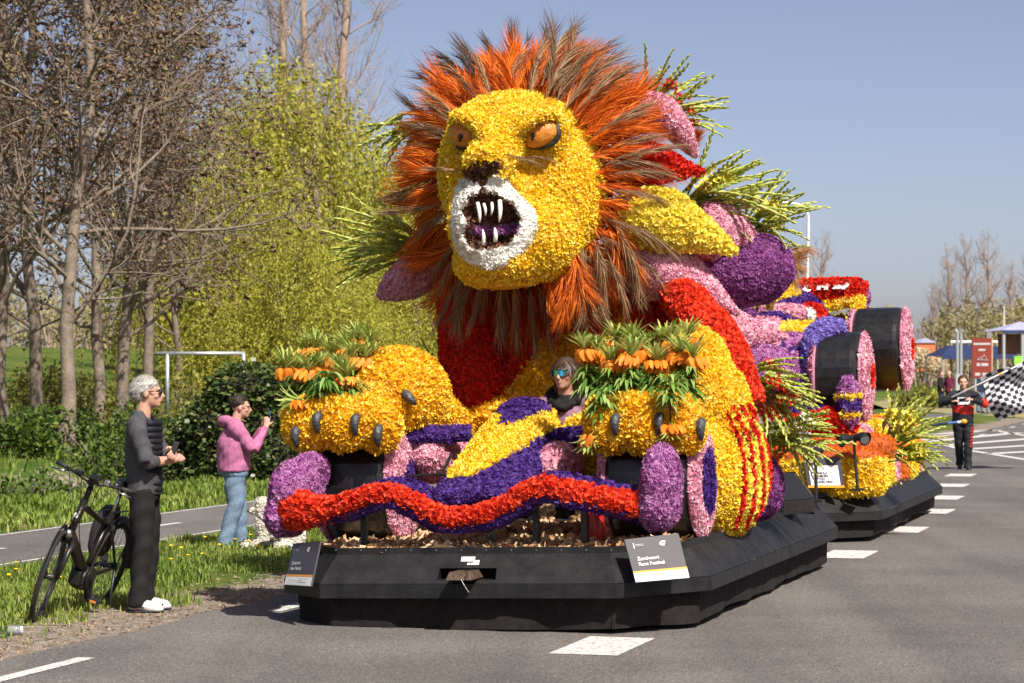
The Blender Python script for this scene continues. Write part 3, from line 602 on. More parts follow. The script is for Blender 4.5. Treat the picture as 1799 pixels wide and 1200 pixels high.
def put_plume(kind, root, d, ln, parent=MANE, sag=0.35):
    me = random.choice(PL[kind]); d = Vector(d).normalized(); q = d.to_track_quat('Z', 'Y')
    best = None
    for k in range(8):                               # turn about its own axis so that the tip sags outwards and down
        qq = q @ Quaternion((0, 0, 1), k * math.pi / 4); b = (qq @ Vector((1, 0, 0))).z
        if best is None or b < best[0]: best = (b, qq)
    qq = best[1] if random.random() < .7 else q @ Quaternion((0, 0, 1), random.uniform(0, 6.28))
    o = bpy.data.objects.new('plume', me); link(o, parent); o.location = root; o.rotation_mode = 'QUATERNION'; o.rotation_quaternion = qq; s = ln; o.scale = (s, s, s); return o
C0 = (922, 325)
for ring, (n, rad, v0, back, ln) in enumerate([(40, .90, 2.50, .35, .44), (44, .98, 2.66, .45, .55), (44, 1.05, 2.84, .65, .60), (32, 1.08, 3.02, .9, .62)]):
    for i in range(n):
        th = 2 * math.pi * (i + random.uniform(-.3, .3)) / n + ring * .07; c, s = math.cos(th), math.sin(th)
        if s < -.75 and ring < 2 and abs(c) < .5: kind = 'red'
        else: kind = 'rust'
        px_, py_ = C0[0] + 138 * rad * c, C0[1] - (160 if s > 0 else 168) * rad * s
        if ring == 0 and s < -.2 and c < .15: continue
        p = L1(px_, py_, v0 + .1 * abs(s)); d = (c * random.uniform(.8, 1.1), back + random.uniform(-.15, .15), s + random.uniform(-.12, .12)); put_plume(kind, p, d, ln * random.uniform(.85, 1.2) * (1.05 if s > .3 else 1))
for i in range(56):                                  # grey brown reeds lying over the orange
    th = random.uniform(-.35, 3.5) if i < 36 else random.uniform(3.4, 6.0)
    c, s = math.cos(th), math.sin(th)
    if s < -.2 and c < -.05 and random.random() < .4: continue
    rad = random.uniform(.93, 1.12); p = L1(C0[0] + 140 * rad * c, C0[1] - 162 * rad * s, 2.38 + .25 * random.random()); d = (c, .28 + .35 * random.random(), s * 1.05 + .06); put_plume('reed', p, d, random.uniform(.58, .80) * (1.1 if s > .6 else .95))
for i in range(34):                                  # dark crest of reeds at the back
    th = math.pi / 2 + random.uniform(-1.15, 1.15); c, s = math.cos(th), math.sin(th); p = L1(C0[0] + 150 * c * 1.12, C0[1] - 165 * s * 1.15, 3.15 + .2 * random.random()); put_plume('dark', p, (c * 1.0, .35, s), random.uniform(.55, .72))
for i in range(26):                                  # beard: long reeds hanging right of the chin
    px_ = random.uniform(965, 1085); py_ = 470 - (px_ - 965) * .55 + random.uniform(-15, 25); put_plume('reed' if i % 3 else 'rust', L1(px_, py_, 2.36 + .2 * random.random()), ((px_ - 985) / 190, -.02, -1), random.uniform(.5, .76) if i % 3 else .5)
for i in range(8): put_plume('reed', L1(random.uniform(785, 850), random.uniform(465, 500), 2.6), (random.uniform(-.7, -.15), .1, -1), random.uniform(.45, .65))
for i in range(12): put_plume('red', L1(random.uniform(800, 960), random.uniform(485, 505), 2.65 + .2 * random.random()), (random.uniform(-.25, .25), .05, -1), random.uniform(.26, .34))
for a, b in [((880, 270), (985, 292)), ((905, 282), (960, 268)), ((900, 300), (890, 345)), ((812, 300), (725, 290))]:   # whiskers
    p, n = hit(bvh_head, *a); q_ = L1(*b, 2.1); put_plume('reed', p, Vector(q_) - Vector(p) + Vector((0, -.1, 0)), .36, HEADP)
# ---- body, chest and limbs
red_c = [(884, 600), (905, 560), (945, 560), (945, 615), (912, 662), (886, 692)]
coat('throat', tube(catmull([L1(828, 480, 3.25), L1(828, 600, 3.15), L1(835, 728, 3.0)], 10), [(.26, .26)] * 10, 18, up=(0, 1, 0)), LION, F1, colour='red')
coat('chest', scale=1.3, shape=fuse([tube(catmull([L1(965, 480, 3.6), L1(955, 600, 3.45), L1(950, 745, 3.2)], 10), [(.38, .3)] * 5 + [(.40, .32)] * 5, 18, up=(0, 1, 0)), ell(L1(1095, 590, 3.75), (.72, .7, .55)), ell(L1(905, 735, 3.0), (.55, .35, .16))], .05, 3), parent=LION, frame=F1,
     regions=[('red', red_c), ('red', [(1000, 470), (1070, 470), (1085, 560), (1050, 600), (1010, 585)]), ('red', [(1110, 480), (1260, 480), (1260, 640), (1150, 640), (1105, 590)])], default='golden')
coat('shoulder_band', tube(catmull([L1(1195, 515, 3.0), L1(1235, 570, 2.85), L1(1275, 640, 2.7), L1(1300, 715, 2.65)], 12), [(.16, .22)] * 4 + [(.2, .24)] * 4 + [(.19, .2)] * 4, 16, up=(0, 1, 0)), LION, F1, colour='scarlet')
stripe = [[(1276, 725), (1294, 765), (1302, 800), (1306, 850), (1303, 880), (1288, 928)], [(1288, 718), (1310, 765), (1320, 810), (1323, 850), (1319, 890), (1307, 925)], [(1300, 714), (1324, 755), (1335, 800), (1338, 850), (1334, 890), (1324, 915)], [(1312, 712), (1336, 755), (1347, 800), (1350, 850), (1346, 890), (1338, 905)]]
haunch = fuse([ell((1.10, 2.5, 1.02), (.42, .97, .55)), tube(catmull([L1(1275, 770, 2.2), L1(1245, 670, 2.2), L1(1222, 610, 2.5)], 8), [(.26, .3)] * 4 + [(.2, .26)] * 4, 16, up=(0, 1, 0))], .045, 4)
coat('foreleg', haunch, LION, F1, regions=[('red', lambda P, N, q: np.min([seg_dist(q, s) for s in stripe], axis=0) < 3.6), ('lemon', [(1298, 735), (1400, 700), (1400, 940), (1300, 940), (1312, 860)])], default='yellow')
coat('foreleg_heel', ell((1.26, 3.5, .86), (.22, .28, .28)), LION, F1, colour='plum')
def superell(c, r, e=.6, nu=28, nv=18):
    V, Fc = ell((0, 0, 0), 1.0, None, nu, nv); V = np.sign(V) * np.abs(V) ** e; return V * np.array(r) + np.array(c), Fc
pawL = fuse([superell(L1(605, 742, 1.28), (.43, .42, .215)), ell(L1(545, 750, 1.0), (.17, .16, .19)), ell(L1(610, 752, .95), (.17, .16, .19)), ell(L1(668, 752, 1.0), (.17, .16, .19)),
             ell(L1(700, 695, 1.75), (.38, .55, .37)), tube(catmull([L1(705, 690, 1.9), L1(760, 725, 2.4), L1(825, 758, 2.9)], 8), [.30, .27, .24, .21, .18, .16, .14, .12], 14), ell(L1(835, 760, 3.0), (.32, .3, .11))], .045, 3)
coat('left_paw', pawL, LION, F1, colour='golden')
pawR = fuse([superell(L1(1133, 738, 1.28), (.42, .42, .215)), ell(L1(1075, 752, .98), (.17, .16, .20)), ell(L1(1135, 756, .95), (.17, .16, .20)), ell(L1(1200, 752, 1.0), (.17, .16, .20)), ell(L1(1205, 680, 1.9), (.22, .6, .35)), ell(L1(1225, 650, 2.3), (.22, .5, .3))], .045, 3)
coat('right_paw', pawR, LION, F1, colour='golden')
M['claw'] = mat('claw_black', (.045, .047, .052), .35, bump=.6, bscale=45)
for b_, sh, pts in [(None, pawL, [(560, 740), (627, 744), (667, 763), (716, 698), (523, 765)]), (None, pawR, [(1083, 744), (1160, 742), (1233, 752)])]:
    bv = BVHTree.FromPolygons([tuple(v) for v in sh[0]], sh[1])
    for x, y in pts:
        p, n = hit(bv, x, y); p = np.array(p); P = [p + np.array([0, .03, .05]), p + np.array([0, -.045, .03]), p + np.array([0, -.05, -.035]), p + np.array([0, -.03, -.085])]
        if (x, y) == (716, 698): P = [p + np.array([-.07, .03, .04]), p + np.array([0, -.03, .02]), p + np.array([.05, -.03, -.03]), p + np.array([.065, -.01, -.055])]
        MB().tube(catmull(P, 7), [.028, .036, .038, .034, .029, .023, .014], 9).build('claw', 'claw', LION, smooth=True)
# ---- locks of flowers streaming back from the head
def lock(name, colour, pts, radii, sq=1.0, under=None, scale=1.0, frame=F1, parent=LION):
    P = catmull([np.array(frame.loc(*p)) for p in pts], 14); r = np.interp(np.linspace(0, 1, 14), np.linspace(0, 1, len(radii)), radii); r = np.maximum(r, .01)
    return coat(name, tube(P, np.stack([r, r * sq], 1), 18, up=(0, 1, 0)), parent, frame, colour=colour, scale=scale)
def grp(name, parent): o = bpy.data.objects.new(name, None); link(o, parent); return o
for nm, col, pts, rad in [('pink', 'pink', [(1120, 180, 3.2), (1178, 212, 3.4), (1224, 276, 3.6)], [.1, .15, .13, .09, .015]), ('red', 'red', [(1085, 278, 2.8), (1160, 292, 2.9), (1236, 303, 3.05)], [.10, .16, .165, .12, .06, .01]),
                          ('yellow', 'lemon', [(1085, 372, 2.75), (1160, 388, 2.85), (1230, 415, 2.95), (1296, 444, 3.1)], [.12, .24, .26, .18, .10, .012]), ('pink', 'pink', [(1075, 450, 3.0), (1150, 470, 3.0), (1220, 500, 3.1), (1298, 552, 3.2)], [.16, .24, .26, .20, .11, .012]),
                          ('pink', 'pink', [(1215, 405, 4.0), (1270, 412, 4.1), (1360, 448, 4.3)], [.18, .27, .30, .22, .10, .02]), ('mauve', 'mauve', [(1225, 382, 4.1), (1262, 388, 4.2), (1300, 405, 4.3)], [.1, .15, .14, .08]),
                          ('plum', 'plum', [(1205, 490, 4.1), (1270, 482, 4.2), (1340, 470, 4.3), (1386, 462, 4.4)], [.15, .27, .32, .31, .26, .14]), ('pink', 'pink', [(1225, 580, 4.0), (1290, 588, 4.1), (1382, 590, 4.3)], [.15, .25, .26, .18, .08, .015]),
                          ('mauve', 'pink', [(668, 520, 3.4), (715, 492, 3.3), (790, 445, 3.2)], [.04, .12, .17, .17, .15]), ('mauve', 'mauve', [(1295, 690, 4.0), (1340, 660, 4.1), (1385, 640, 4.2)], [.15, .25, .25, .15]),
                          ('red', 'red', [(1100, 600, 3.9), (1180, 560, 3.9), (1250, 590, 4.0)], [.2, .35, .4, .3])]:
    lock('lock', col, pts, rad, 1.0, parent=grp('flower_lock', LION))
MB().ell(L1(1352, 517, 5.0), (.065, .065, .12), None, 18, 14).tube([L1(1352, 530, 5.0), L1(1352, 545, 5.0)], [.05, .03], 10).build('gold_drop', 'gold', LION, smooth=True)
for i in range(9): put_plume('rust', L1(1213, 275, 4.2), (random.uniform(-.2, .5), 0, 1), .26, LION)
PL['pampas'] = [plume_mesh('plume', 'pampas', 80 + i, 150, .26, .25, .9, .016) for i in range(2)]
for i in range(12): put_plume('pampas', L1(1375 + random.uniform(-8, 8), 440 + random.uniform(-8, 25), 4.8), (random.uniform(.2, .7), 0, random.uniform(-.9, .4)), .30, LION)
# ================================================================ leading float: the race car the lion drives
CAR1 = thing('race_car_sculpture', 'race car of violet, yellow and red blossoms under the lion paws', 'sculpture', frame=F1)
nose = fuse([tube(catmull([L1(838, 878, .35), L1(862, 845, .85), L1(895, 798, 1.45), L1(922, 765, 1.95), L1(932, 768, 2.2)], 14), [(.36, .06), (.36, .09), (.35, .13), (.34, .16), (.33, .18), (.32, .20), (.31, .22), (.30, .24), (.29, .25), (.28, .25), (.27, .25), (.26, .24), (.24, .22), (.2, .2)], 22, up=(0, 0, 1)),
             ell(L1(922, 733, 1.95), (.22, .28, .15)), ell(L1(872, 868, .65), (.46, .35, .075))], .04, 3)
y_band = [(786, 842), (808, 795), (835, 760), (872, 722), (880, 735), (876, 748), (905, 745), (945, 728), (985, 715), (1003, 748), (960, 758), (915, 790), (880, 812), (830, 838)]
coat('nose_cone', nose, CAR1, F1, regions=[('yellow', y_band)], default='violet')
wp = [(505, 893, .42), (545, 898, .32), (600, 890, .25), (650, 872, .22), (690, 868, .22), (735, 888, .22), (775, 908, .22), (830, 908, .22), (880, 893, .22), (925, 866, .22), (960, 857, .22), (1010, 866, .25), (1070, 878, .3), (1135, 893, .42)]
wpts = catmull([L1(*p) for p in wp], 46); wr = np.interp(np.linspace(0, 1, 46), [0, .05, .12, .3, .9, 1], [.14, .13, .076, .058, .066, .088])
coat('front_wing', tube(wpts, np.stack([wr * 1.1, wr], 1), 14, up=(0, 0, 1)), CAR1, F1, colour='scarlet')
top = wpts + np.array([0, .27, .035]); coat('wing_plane', tube(top[8:19], np.stack([np.full(11, .22), np.full(11, .06)], 1), 14, up=(0, 0, 1)), CAR1, F1, colour='violet'); coat('wing_plane', tube(top[33:45], np.stack([np.full(12, .22), np.full(12, .06)], 1), 14, up=(0, 0, 1)), CAR1, F1, colour='violet')
und = wpts + np.array([0, .05, -.07]); coat('wing_fringe', tube(und[1:], np.stack([np.full(45, .10), np.full(45, .045)], 1), 10, up=(0, 0, 1)), CAR1, F1, colour='violet')
coat('end_plate', fuse([ell(L1(522, 862, .62), (.155, .40, .235)), ell(L1(505, 905, .55), (.12, .35, .17)), ell(L1(545, 828, .85), (.13, .25, .14))], .035, 3), CAR1, F1, colour='mauve')
coat('end_plate', fuse([ell(L1(1163, 845, .55), (.125, .34, .27)), ell(L1(1157, 885, .55), (.15, .32, .2))], .035, 3), CAR1, F1, colour='mauve')
M['greyfoil'] = M['foil']
def wheel(parent, u0, u1, v, z, r, frame, colour_in=None, hub='violet', ring='pink', core=.22, side=1):
    w = grp('wheel', parent); n = 30; prof = [(r * .55, u0), (r * .93, u0), (r * .99, u0 + .035), (r, u0 + .08), (r * 1.0, (u0 + u1) / 2), (r, u1 - .08), (r * .99, u1 - .035), (r * .93, u1), (r * .55, u1)]
    MB().lathe([(a, b) for a, b in prof], (0, v, z), n, 'X').build('tyre', 'foil', w)
    for x, hb in ((u1, True), (u0, False)):
        sgn = 1 if hb else -1; disc = ell((x + sgn * .02, v, z), (.07, r * .97, r * .97), None, 24, 24)
        if hb: coat('disc', disc, grp('wheel_disc', w), frame, regions=[(hub, lambda P, N, q: (P[:, 1] - v) ** 2 + (P[:, 2] - z) ** 2 < core ** 2)], default=ring, cull=lambda P, N: N[:, 0] > .05, scale=1.12)
        else: coat('disc', disc, grp('wheel_disc', w), frame, colour=ring, cull=lambda P, N: N[:, 0] < -.05, scale=1.5)
    return w
uL0, uL1 = L1(562, 830, 1.05)[0], L1(672, 830, 1.05)[0]; uR0, uR1 = L1(1066, 830, 1.05)[0], L1(1203, 830, .95)[0]
wheel(CAR1, uL0, uL1, 1.45, .99, .44, F1, core=.18); wheel(CAR1, uR0, uR1, 1.40, .99, .44, F1, core=.25)
for a, b, r in [((708, 765, 1.5), (826, 762, 1.75), .062), ((958, 772, 1.9), (1034, 765, 1.7), .068)]: coat('suspension_arm', tube(catmull([L1(*a), L1(*b)], 6), np.full(6, r), 12), grp('suspension_arm', CAR1), F1, colour='violet')
for a, b in [((690, 838, 1.35), (800, 832, 1.2)), ((775, 835, 1.2), (792, 800, 1.4))]: MB().tube([L1(*a), L1(*b)], .014, 6).build('rod', 'blackplastic', CAR1)
for x, y0, y1 in [(942, 880, 950), (1027, 890, 950), (863, 915, 955), (640, 895, 955)]: MB().box((L1(x, y0, .5) + L1(x, y1, .5)) / 2, (.045, .045, abs(L1(x, y0, .5)[2] - .515))).build('wing_support', 'blackplastic', CAR1)
coat('flank', ell(L1(978, 815, 1.6), (.16, .45, .16)), grp('flank', CAR1), F1, colour='pink', scale=1.2); coat('flank', ell(L1(775, 800, 2.0), (.2, .5, .22)), grp('flank', CAR1), F1, colour='pink', scale=1.2)
coat('cockpit_side', ell(L1(1050, 790, 2.4), (.3, .4, .3)), CAR1, F1, colour='yellow', scale=1.3)
for x, y in [(625, 962), (640, 960), (1042, 957)]:
    p = L1(x, y, .30); coat('fallen_florets', ell((p[0], p[1] + .05, .53), (.09, .05, .02)), grp('fallen_florets', CAR1), F1, colour='violet')
# ================================================================ gladiolus bunches and crown imperials set into the floats
def glad_mesh(seed, bend, bloom=None, tight=1.0):
    rs = random.Random(seed); mb = MB(); rn = []
    sp = lambda t: np.array([bend * t ** 2, .03 * math.sin(t * 3 + seed), t * (1 - .25 * bend * t)])
    P = [sp(t) for t in np.linspace(0, 1, 7)]; V, Fc = tube(P, np.linspace(.013, .005, 7), 5, False); mb.add(V, Fc); rn += [rs.random() * .35] * len(V)
    n = 15
    for i in range(n):
        t = .34 + .64 * i / (n - 1); b = sp(t); T = sp(min(1, t + .03)) - sp(t - .03); T /= np.linalg.norm(T); side = np.array([0, 1 if i % 2 else -1, 0.]) + np.array([rs.uniform(-.3, .6), 0, 0]); d = T + side * .24 * tight; d /= np.linalg.norm(d)
        ln = .125 * (1 - .55 * (i / n)); r = .021 * (1 - .45 * i / n); V, Fc = tube([b, b + d * ln * .35, b + d * ln * .75, b + d * ln], [.004, r, r * .8, .001], 4, False); mb.add(V, Fc); rn += [rs.uniform(.25, 1)] * len(V)
        if bloom and i < 6 and rs.random() < .6:
            for k in range(5):
                a = k * 1.257; e1 = np.cross(d, [0, 0, 1.]); e1 /= np.linalg.norm(e1) + 1e-9; e2 = np.cross(d, e1); o = b + d * ln * .6; w = (e1 * math.cos(a) + e2 * math.sin(a)); w2 = (e1 * math.cos(a + 1.2) + e2 * math.sin(a + 1.2))
                V = np.array([o, o + d * .03 + w * .035, o + d * .05 + (w + w2) * .035, o + d * .03 + w2 * .035]); mb.add(V, [(0, 1, 2, 3)], 1); rn += [rs.random()] * 4
    me = mb.mesh('gladiolus_spike', ['stalk', bloom or 'red']); a = me.attributes.new('rnd', 'FLOAT', 'POINT'); a.data.foreach_set('value', np.array(rn, np.float32)); return me
GL = {None: [glad_mesh(i, .05 + .09 * i) for i in range(5)], 'red': [glad_mesh(20 + i, .05 + .1 * i, 'red') for i in range(4)], 'lemon': [glad_mesh(40 + i, .05 + .1 * i, 'lemon') for i in range(4)], 'white': [glad_mesh(60 + i, .05 + .1 * i, 'white') for i in range(3)]}
def bunch(label, frame, root, tips, n, v, bloom, ln=(.7, 1.0), frac=.4, spread=.10):
    """root (x,y); tips polyline the ends fan along"""
    r0 = np.array(frame.loc(*root, v)); B = thing('gladiolus_bunch', label, 'flowers', loc=frame.M @ Vector(r0), group='gladiolus bunches on the floats'); MI = frame.M.to_3x3()
    for i in range(n):
        t = (i + random.uniform(-.4, .4)) / max(1, n - 1); t = min(1, max(0, t)); k = t * (len(tips) - 1); a = int(min(k, len(tips) - 2)); f = k - a; tx = tips[a][0] * (1 - f) + tips[a + 1][0] * f; ty = tips[a][1] * (1 - f) + tips[a + 1][1] * f
        e = np.array(frame.loc(tx, ty, v + random.uniform(-.35, .3))); off = np.array([random.uniform(-spread, spread), random.uniform(-.12, .12), random.uniform(-spread, spread)]); d = Vector(MI @ Vector(e - r0 - off)); full = d.length; s = full * random.uniform(.82, 1.08)
        kind = bloom if random.random() < frac else None; o = bpy.data.objects.new('gladiolus_spike', random.choice(GL[kind])); link(o, B); o.location = MI @ Vector(off); o.rotation_mode = 'QUATERNION'
        q = d.normalized().to_track_quat('Z', 'Y'); best = min((q @ Quaternion((0, 0, 1), j * .785) for j in range(8)), key=lambda z: (z @ Vector((1, 0, 0))).z + random.uniform(-.5, .5)); o.rotation_quaternion = best; o.scale = (max(.85, min(s, 1.0)),) * 2 + (s,)
    return B
bunch('gladioli with red blooms above the mane on the right', F1, (1135, 215), [(1128, 105), (1165, 95), (1215, 98), (1245, 120), (1280, 172), (1262, 155)], 26, 4.0, 'red', frac=.55)
bunch('green gladiolus buds poking out left of the lion eye', F1, (745, 215), [(645, 190), (650, 235), (680, 250), (690, 175)], 13, 3.6, None)
bunch('gladioli with yellow blooms left of the lion chin', F1, (745, 440), [(655, 325), (612, 352), (590, 378), (575, 400), (585, 430), (582, 465), (610, 440)], 30, 3.5, 'lemon', frac=.35)
bunch('tall green gladioli between the red and yellow locks', F1, (1200, 370), [(1258, 235), (1285, 250), (1325, 248), (1340, 275), (1395, 300), (1330, 330), (1310, 350)], 34, 4.0, 'lemon', frac=.2)
bunch('gladioli with yellow blooms above the dark purple lock', F1, (1300, 410), [(1340, 300), (1385, 290), (1425, 305), (1420, 345), (1400, 375), (1415, 420), (1390, 430)], 28, 4.6, 'lemon', frac=.4)
bunch('red and green gladioli beside the scarlet shoulder band', F1, (1312, 678), [(1372, 585), (1405, 622), (1430, 640), (1440, 660), (1440, 700), (1420, 730), (1390, 745)], 36, 3.3, 'red', frac=.5)
bunch('pale gladioli low behind the striped foreleg', F1, (1352, 775), [(1400, 700), (1440, 705), (1465, 725), (1455, 760), (1445, 790), (1430, 800)], 26, 3.5, 'white', frac=.4)
bunch('dark green gladiolus leaves behind the left paw', F1, (795, 720), [(762, 590), (770, 620), (740, 640), (760, 660)], 9, 4.2, None)
bunch('yellow green gladioli at the front corner of the rear float', F2, (1555, 795), [(1570, 680), (1600, 672), (1625, 690), (1640, 715), (1660, 750), (1665, 785), (1640, 790)], 40, 1.6, 'lemon', frac=.45)
# ---- crown imperials: stem, whorl of leaves, ring of hanging bells, tuft on top
M['tuft'] = petal_mat('tuft_green', [(.14, .24, .035), (.28, .38, .07), (.44, .52, .14), (.60, .64, .26)], .35)
def strap_leaves(n, ln, up, droop, w, seed, z0=0, zr=0, mt='leaf'):
    rs = random.Random(seed); V = []; Fa = []; rn = []
    for i in range(n):
        a = 6.283 * i / n + rs.uniform(-.2, .2); l = ln * rs.uniform(.75, 1.2); el = up * rs.uniform(.7, 1.2); ca, sa = math.cos(a), math.sin(a); b = len(V); z = z0 + zr * rs.random(); rv = rs.random()
        for k in range(5):
            t = k / 4; r = l * t * math.cos(el) * (1 + .1 * t); h = z + l * t * math.sin(el) - droop * l * t * t; ww = w * (.5 + 1.6 * t) * (1 - t) ** .55 * 1.2 + .001; V.append((ca * r - sa * ww, sa * r + ca * ww, h + ww * .4)); V.append((ca * r, sa * r, h)); V.append((ca * r + sa * ww, sa * r - ca * ww, h + ww * .4)); rn += [min(1, rv * .8 + .2 * t)] * 3
        for k in range(4):
            for c in range(2): Fa.append((b + 3 * k + c, b + 3 * k + c + 1, b + 3 * k + 4 + c, b + 3 * k + 3 + c))
    return np_mesh('leaves', np.array(V), np.array(Fa), mt, np.array(rn))
def bell_mesh(seed):
    rs = random.Random(seed); V = []; Fa = []; rn = []
    for k in range(6):
        a = k * 1.047; b = len(V); rv = rs.random()
        for (r, z, w) in ((.004, 0, .004), (.017, -.012, .011), (.021, -.032, .0125), (.026, -.055, .006)):
            c, s = math.cos(a), math.sin(a); V += [(c * r - s * w, s * r + c * w, z), (c * r + s * w, s * r - c * w, z)]; rn += [rv] * 2
        for j in range(3): Fa.append((b + 2 * j, b + 2 * j + 1, b + 2 * j + 3, b + 2 * j + 2))
    return np_mesh('bell', np.array(V), np.array(Fa), 'orange', np.array(rn))
LOWL = [strap_leaves(34, .18, .70, .9, .012, i, .0, .16) for i in range(3)]; TUFT = [strap_leaves(34, .19, 1.0, .20, .0075, 9 + i, -.02, .04, 'tuft') for i in range(3)]; BELL = [bell_mesh(i) for i in range(3)]
M['stem'] = mat('flower_stem', (.05, .035, .02), .6); STEMM = MB().tube([(0, 0, 0), (.005, 0, .5), (0, 0, 1)], [.009, .007, .006], 6).mesh('stem', 'stem', True)
def crown_imperial(frame, head, v, base_py, label, group, lean=0.0, drop=False):
    h = np.array(frame.loc(*head, v)); b = np.array(frame.loc(head[0] + lean, base_py, v)); T = thing('crown_imperial_plant', label, 'plant', loc=frame.M @ Vector(b), rot=(0, 0, random.uniform(0, 6)), group=group); I = T.matrix_basis.to_3x3() if False else Euler((0, 0, T.rotation_euler.z)).to_matrix().inverted()
    d = I @ (frame.M.to_3x3() @ Vector(h - b)); ln = d.length; q = d.normalized().to_track_quat('Z', 'Y')
    st = obj('stem', STEMM, T); st.rotation_mode = 'QUATERNION'; st.rotation_quaternion = q; st.scale = (1, 1, ln)
    lo = obj('lower_leaves', random.choice(LOWL), T); lo.location = d * .02
    lo = obj('upper_leaves', random.choice(LOWL), T); lo.location = d * random.uniform(.3, .5); lo.scale = (.72,) * 3; lo.rotation_euler = (0, 0, random.uniform(0, 6))
    tu = obj('top_tuft', random.choice(TUFT), T); tu.location = d
    if drop: tu.rotation_mode = 'QUATERNION'; tu.rotation_quaternion = q
    for k in range(6):
        bl = obj('bell', random.choice(BELL), T); a = k * 1.047 + random.random() * .3; dv = Vector((math.cos(a) * .055, math.sin(a) * .055, -.004)); bl.location = d + dv; bl.rotation_euler = Euler((-math.sin(a) * .5, math.cos(a) * -.5, a)); bl.scale = (1.6,) * 3
    return T
ORD = 'first second third fourth fifth sixth seventh eighth ninth tenth eleventh twelfth thirteenth fourteenth fifteenth'.split()
gl = 'crown imperials on the left paw'; ll = 'orange crown imperial on the left paw, %s plant from the left'
for ORI, (x, y, v) in enumerate(sorted([(500, 652, 1.25), (522, 640, 1.45), (538, 652, 1.15), (552, 606, 1.6), (562, 648, 1.2), (580, 618, 1.5), (598, 646, 1.2), (612, 607, 1.6), (632, 600, 1.65), (650, 606, 1.6), (640, 630, 1.4), (618, 634, 1.35), (612, 664, 1.1), (540, 620, 1.6), (655, 634, 1.5)])): crown_imperial(F1, (x + random.uniform(-4, 4), y + random.uniform(-7, 7)), v, 712, ll % ORD[ORI], gl, lean=random.uniform(5, 28) if x < 580 else random.uniform(-10, 10))
crown_imperial(F1, (528, 702), .95, 692, 'drooping crown imperial over the outer edge of the left paw', gl, lean=48, drop=True)
gr = 'crown imperials on the right paw'; lr = 'orange crown imperial on the right paw, %s plant from the left'
for ORI, (x, y, v) in enumerate(sorted([(1030, 618, 1.2), (1052, 616, 1.3), (1075, 626, 1.1), (1087, 592, 1.6), (1104, 632, 1.05), (1110, 604, 1.5), (1122, 612, 1.4), (1140, 604, 1.6), (1155, 630, 1.1), (1165, 596, 1.6), (1178, 606, 1.5), (1192, 618, 1.35), (1207, 592, 1.7), (1216, 620, 1.3)])): crown_imperial(F1, (x + random.uniform(-4, 4), y + random.uniform(-9, 9)), v, 705, lr % ORD[ORI], gr, lean=random.uniform(-8, 12))
crown_imperial(F1, (1042, 762), .9, 722, 'drooping crown imperial hanging over the inner corner of the right paw', gr, lean=18, drop=True)
crown_imperial(F1, (1178, 745), .82, 700, 'upside down crown imperial hanging down the front of the right paw', gr, lean=0, drop=True)
# ================================================================ rear float: race car of blossoms
def L2(px, py, v): return np.array(F2.loc(px, py, v))
CAR2 = thing('race_car_sculpture', 'second race car sculpture with huge black foil wheels and a red lettered rear wing', 'sculpture', frame=F2)
def w2(x0, x1, yc, ht, v, core, hub='red'):
    a = L2(x0, yc, v); b = L2(x1, yc, v); r = ht / 2 / F2.ppm(v); return wheel(CAR2, a[0], b[0], v + r * .55, (a[2] + b[2]) / 2, r, F2, hub=hub, core=core)
w2(1436, 1510, 662, 158, 1.55, .12); w2(1500, 1583, 614, 148, 5.0, .12)
for px_, py_, v_, x1_ in [(1540, 614, 5.4, 1380), (1470, 662, 1.95, 1390)]:
    a_, b_ = L2(px_, py_, v_), L2(x1_, py_, v_); MB().tube([a_, b_], .06, 10).build('axle', 'blackplastic', CAR2, smooth=True); m_ = a_ * .55 + b_ * .45; MB().box((m_[0], v_, (m_[2] + .5) / 2), (.12, .12, m_[2] - .5)).build('axle_stand', 'black', CAR2)
lk = lambda nm, col, pts, rad, sq=1.0: lock(nm, col, pts, rad, sq, frame=F2, parent=grp(nm, CAR2))
# bodywork
body = fuse([tube(catmull([L2(1330, 650, 1.6), L2(1350, 620, 2.6), L2(1372, 590, 3.8), L2(1400, 570, 5.2)], 10), [(.42, .42)] * 10, 18, up=(0, 0, 1)), ell(L2(1390, 640, 2.4), (.45, 1.0, .4)), ell(L2(1405, 690, 2.0), (.35, .7, .3))], .06, 3)
coat('bodywork', body, CAR2, F2, scale=1.15, regions=[('mauve', [(1376, 585), (1425, 585), (1425, 612), (1378, 612)]), ('mauve', [(1372, 618), (1425, 618), (1425, 650), (1385, 660), (1330, 690), (1330, 640)]), ('pink', [(1280, 550), (1372, 560), (1372, 625), (1280, 640)]), ('yellow', [(1362, 566), (1434, 566), (1434, 584), (1372, 586)])], default='violet')
lk('wheel_arch', 'blue', [(1430, 695, 1.6), (1428, 640, 1.6), (1432, 595, 1.65), (1455, 580, 1.75), (1482, 578, 1.8)], [.12, .12, .13, .14, .10])
lk('engine_cover', 'yellow', [(1325, 535, 3.5), (1355, 518, 4.2), (1400, 540, 5.2)], [.16, .24, .22, .14])
lk('side_pod', 'pink', [(1335, 552, 3.0), (1370, 551, 3.0), (1412, 551, 3.1)], [.08, .11, .11, .09])
lk('side_pod', 'yellow', [(1370, 578, 2.7), (1400, 577, 2.7), (1432, 574, 2.8)], [.06, .065, .06])
coat('number_panel', ell(L2(1424, 554, 3.6), (.16, .2, .13)), grp('number_panel', CAR2), F2, regions=[('white', [(1414, 543), (1428, 540), (1440, 566), (1422, 569)])], default='red')
lk('sash', 'plum', [(1308, 528, 2.6), (1315, 550, 2.6), (1325, 570, 2.6)], [.06, .07, .05])
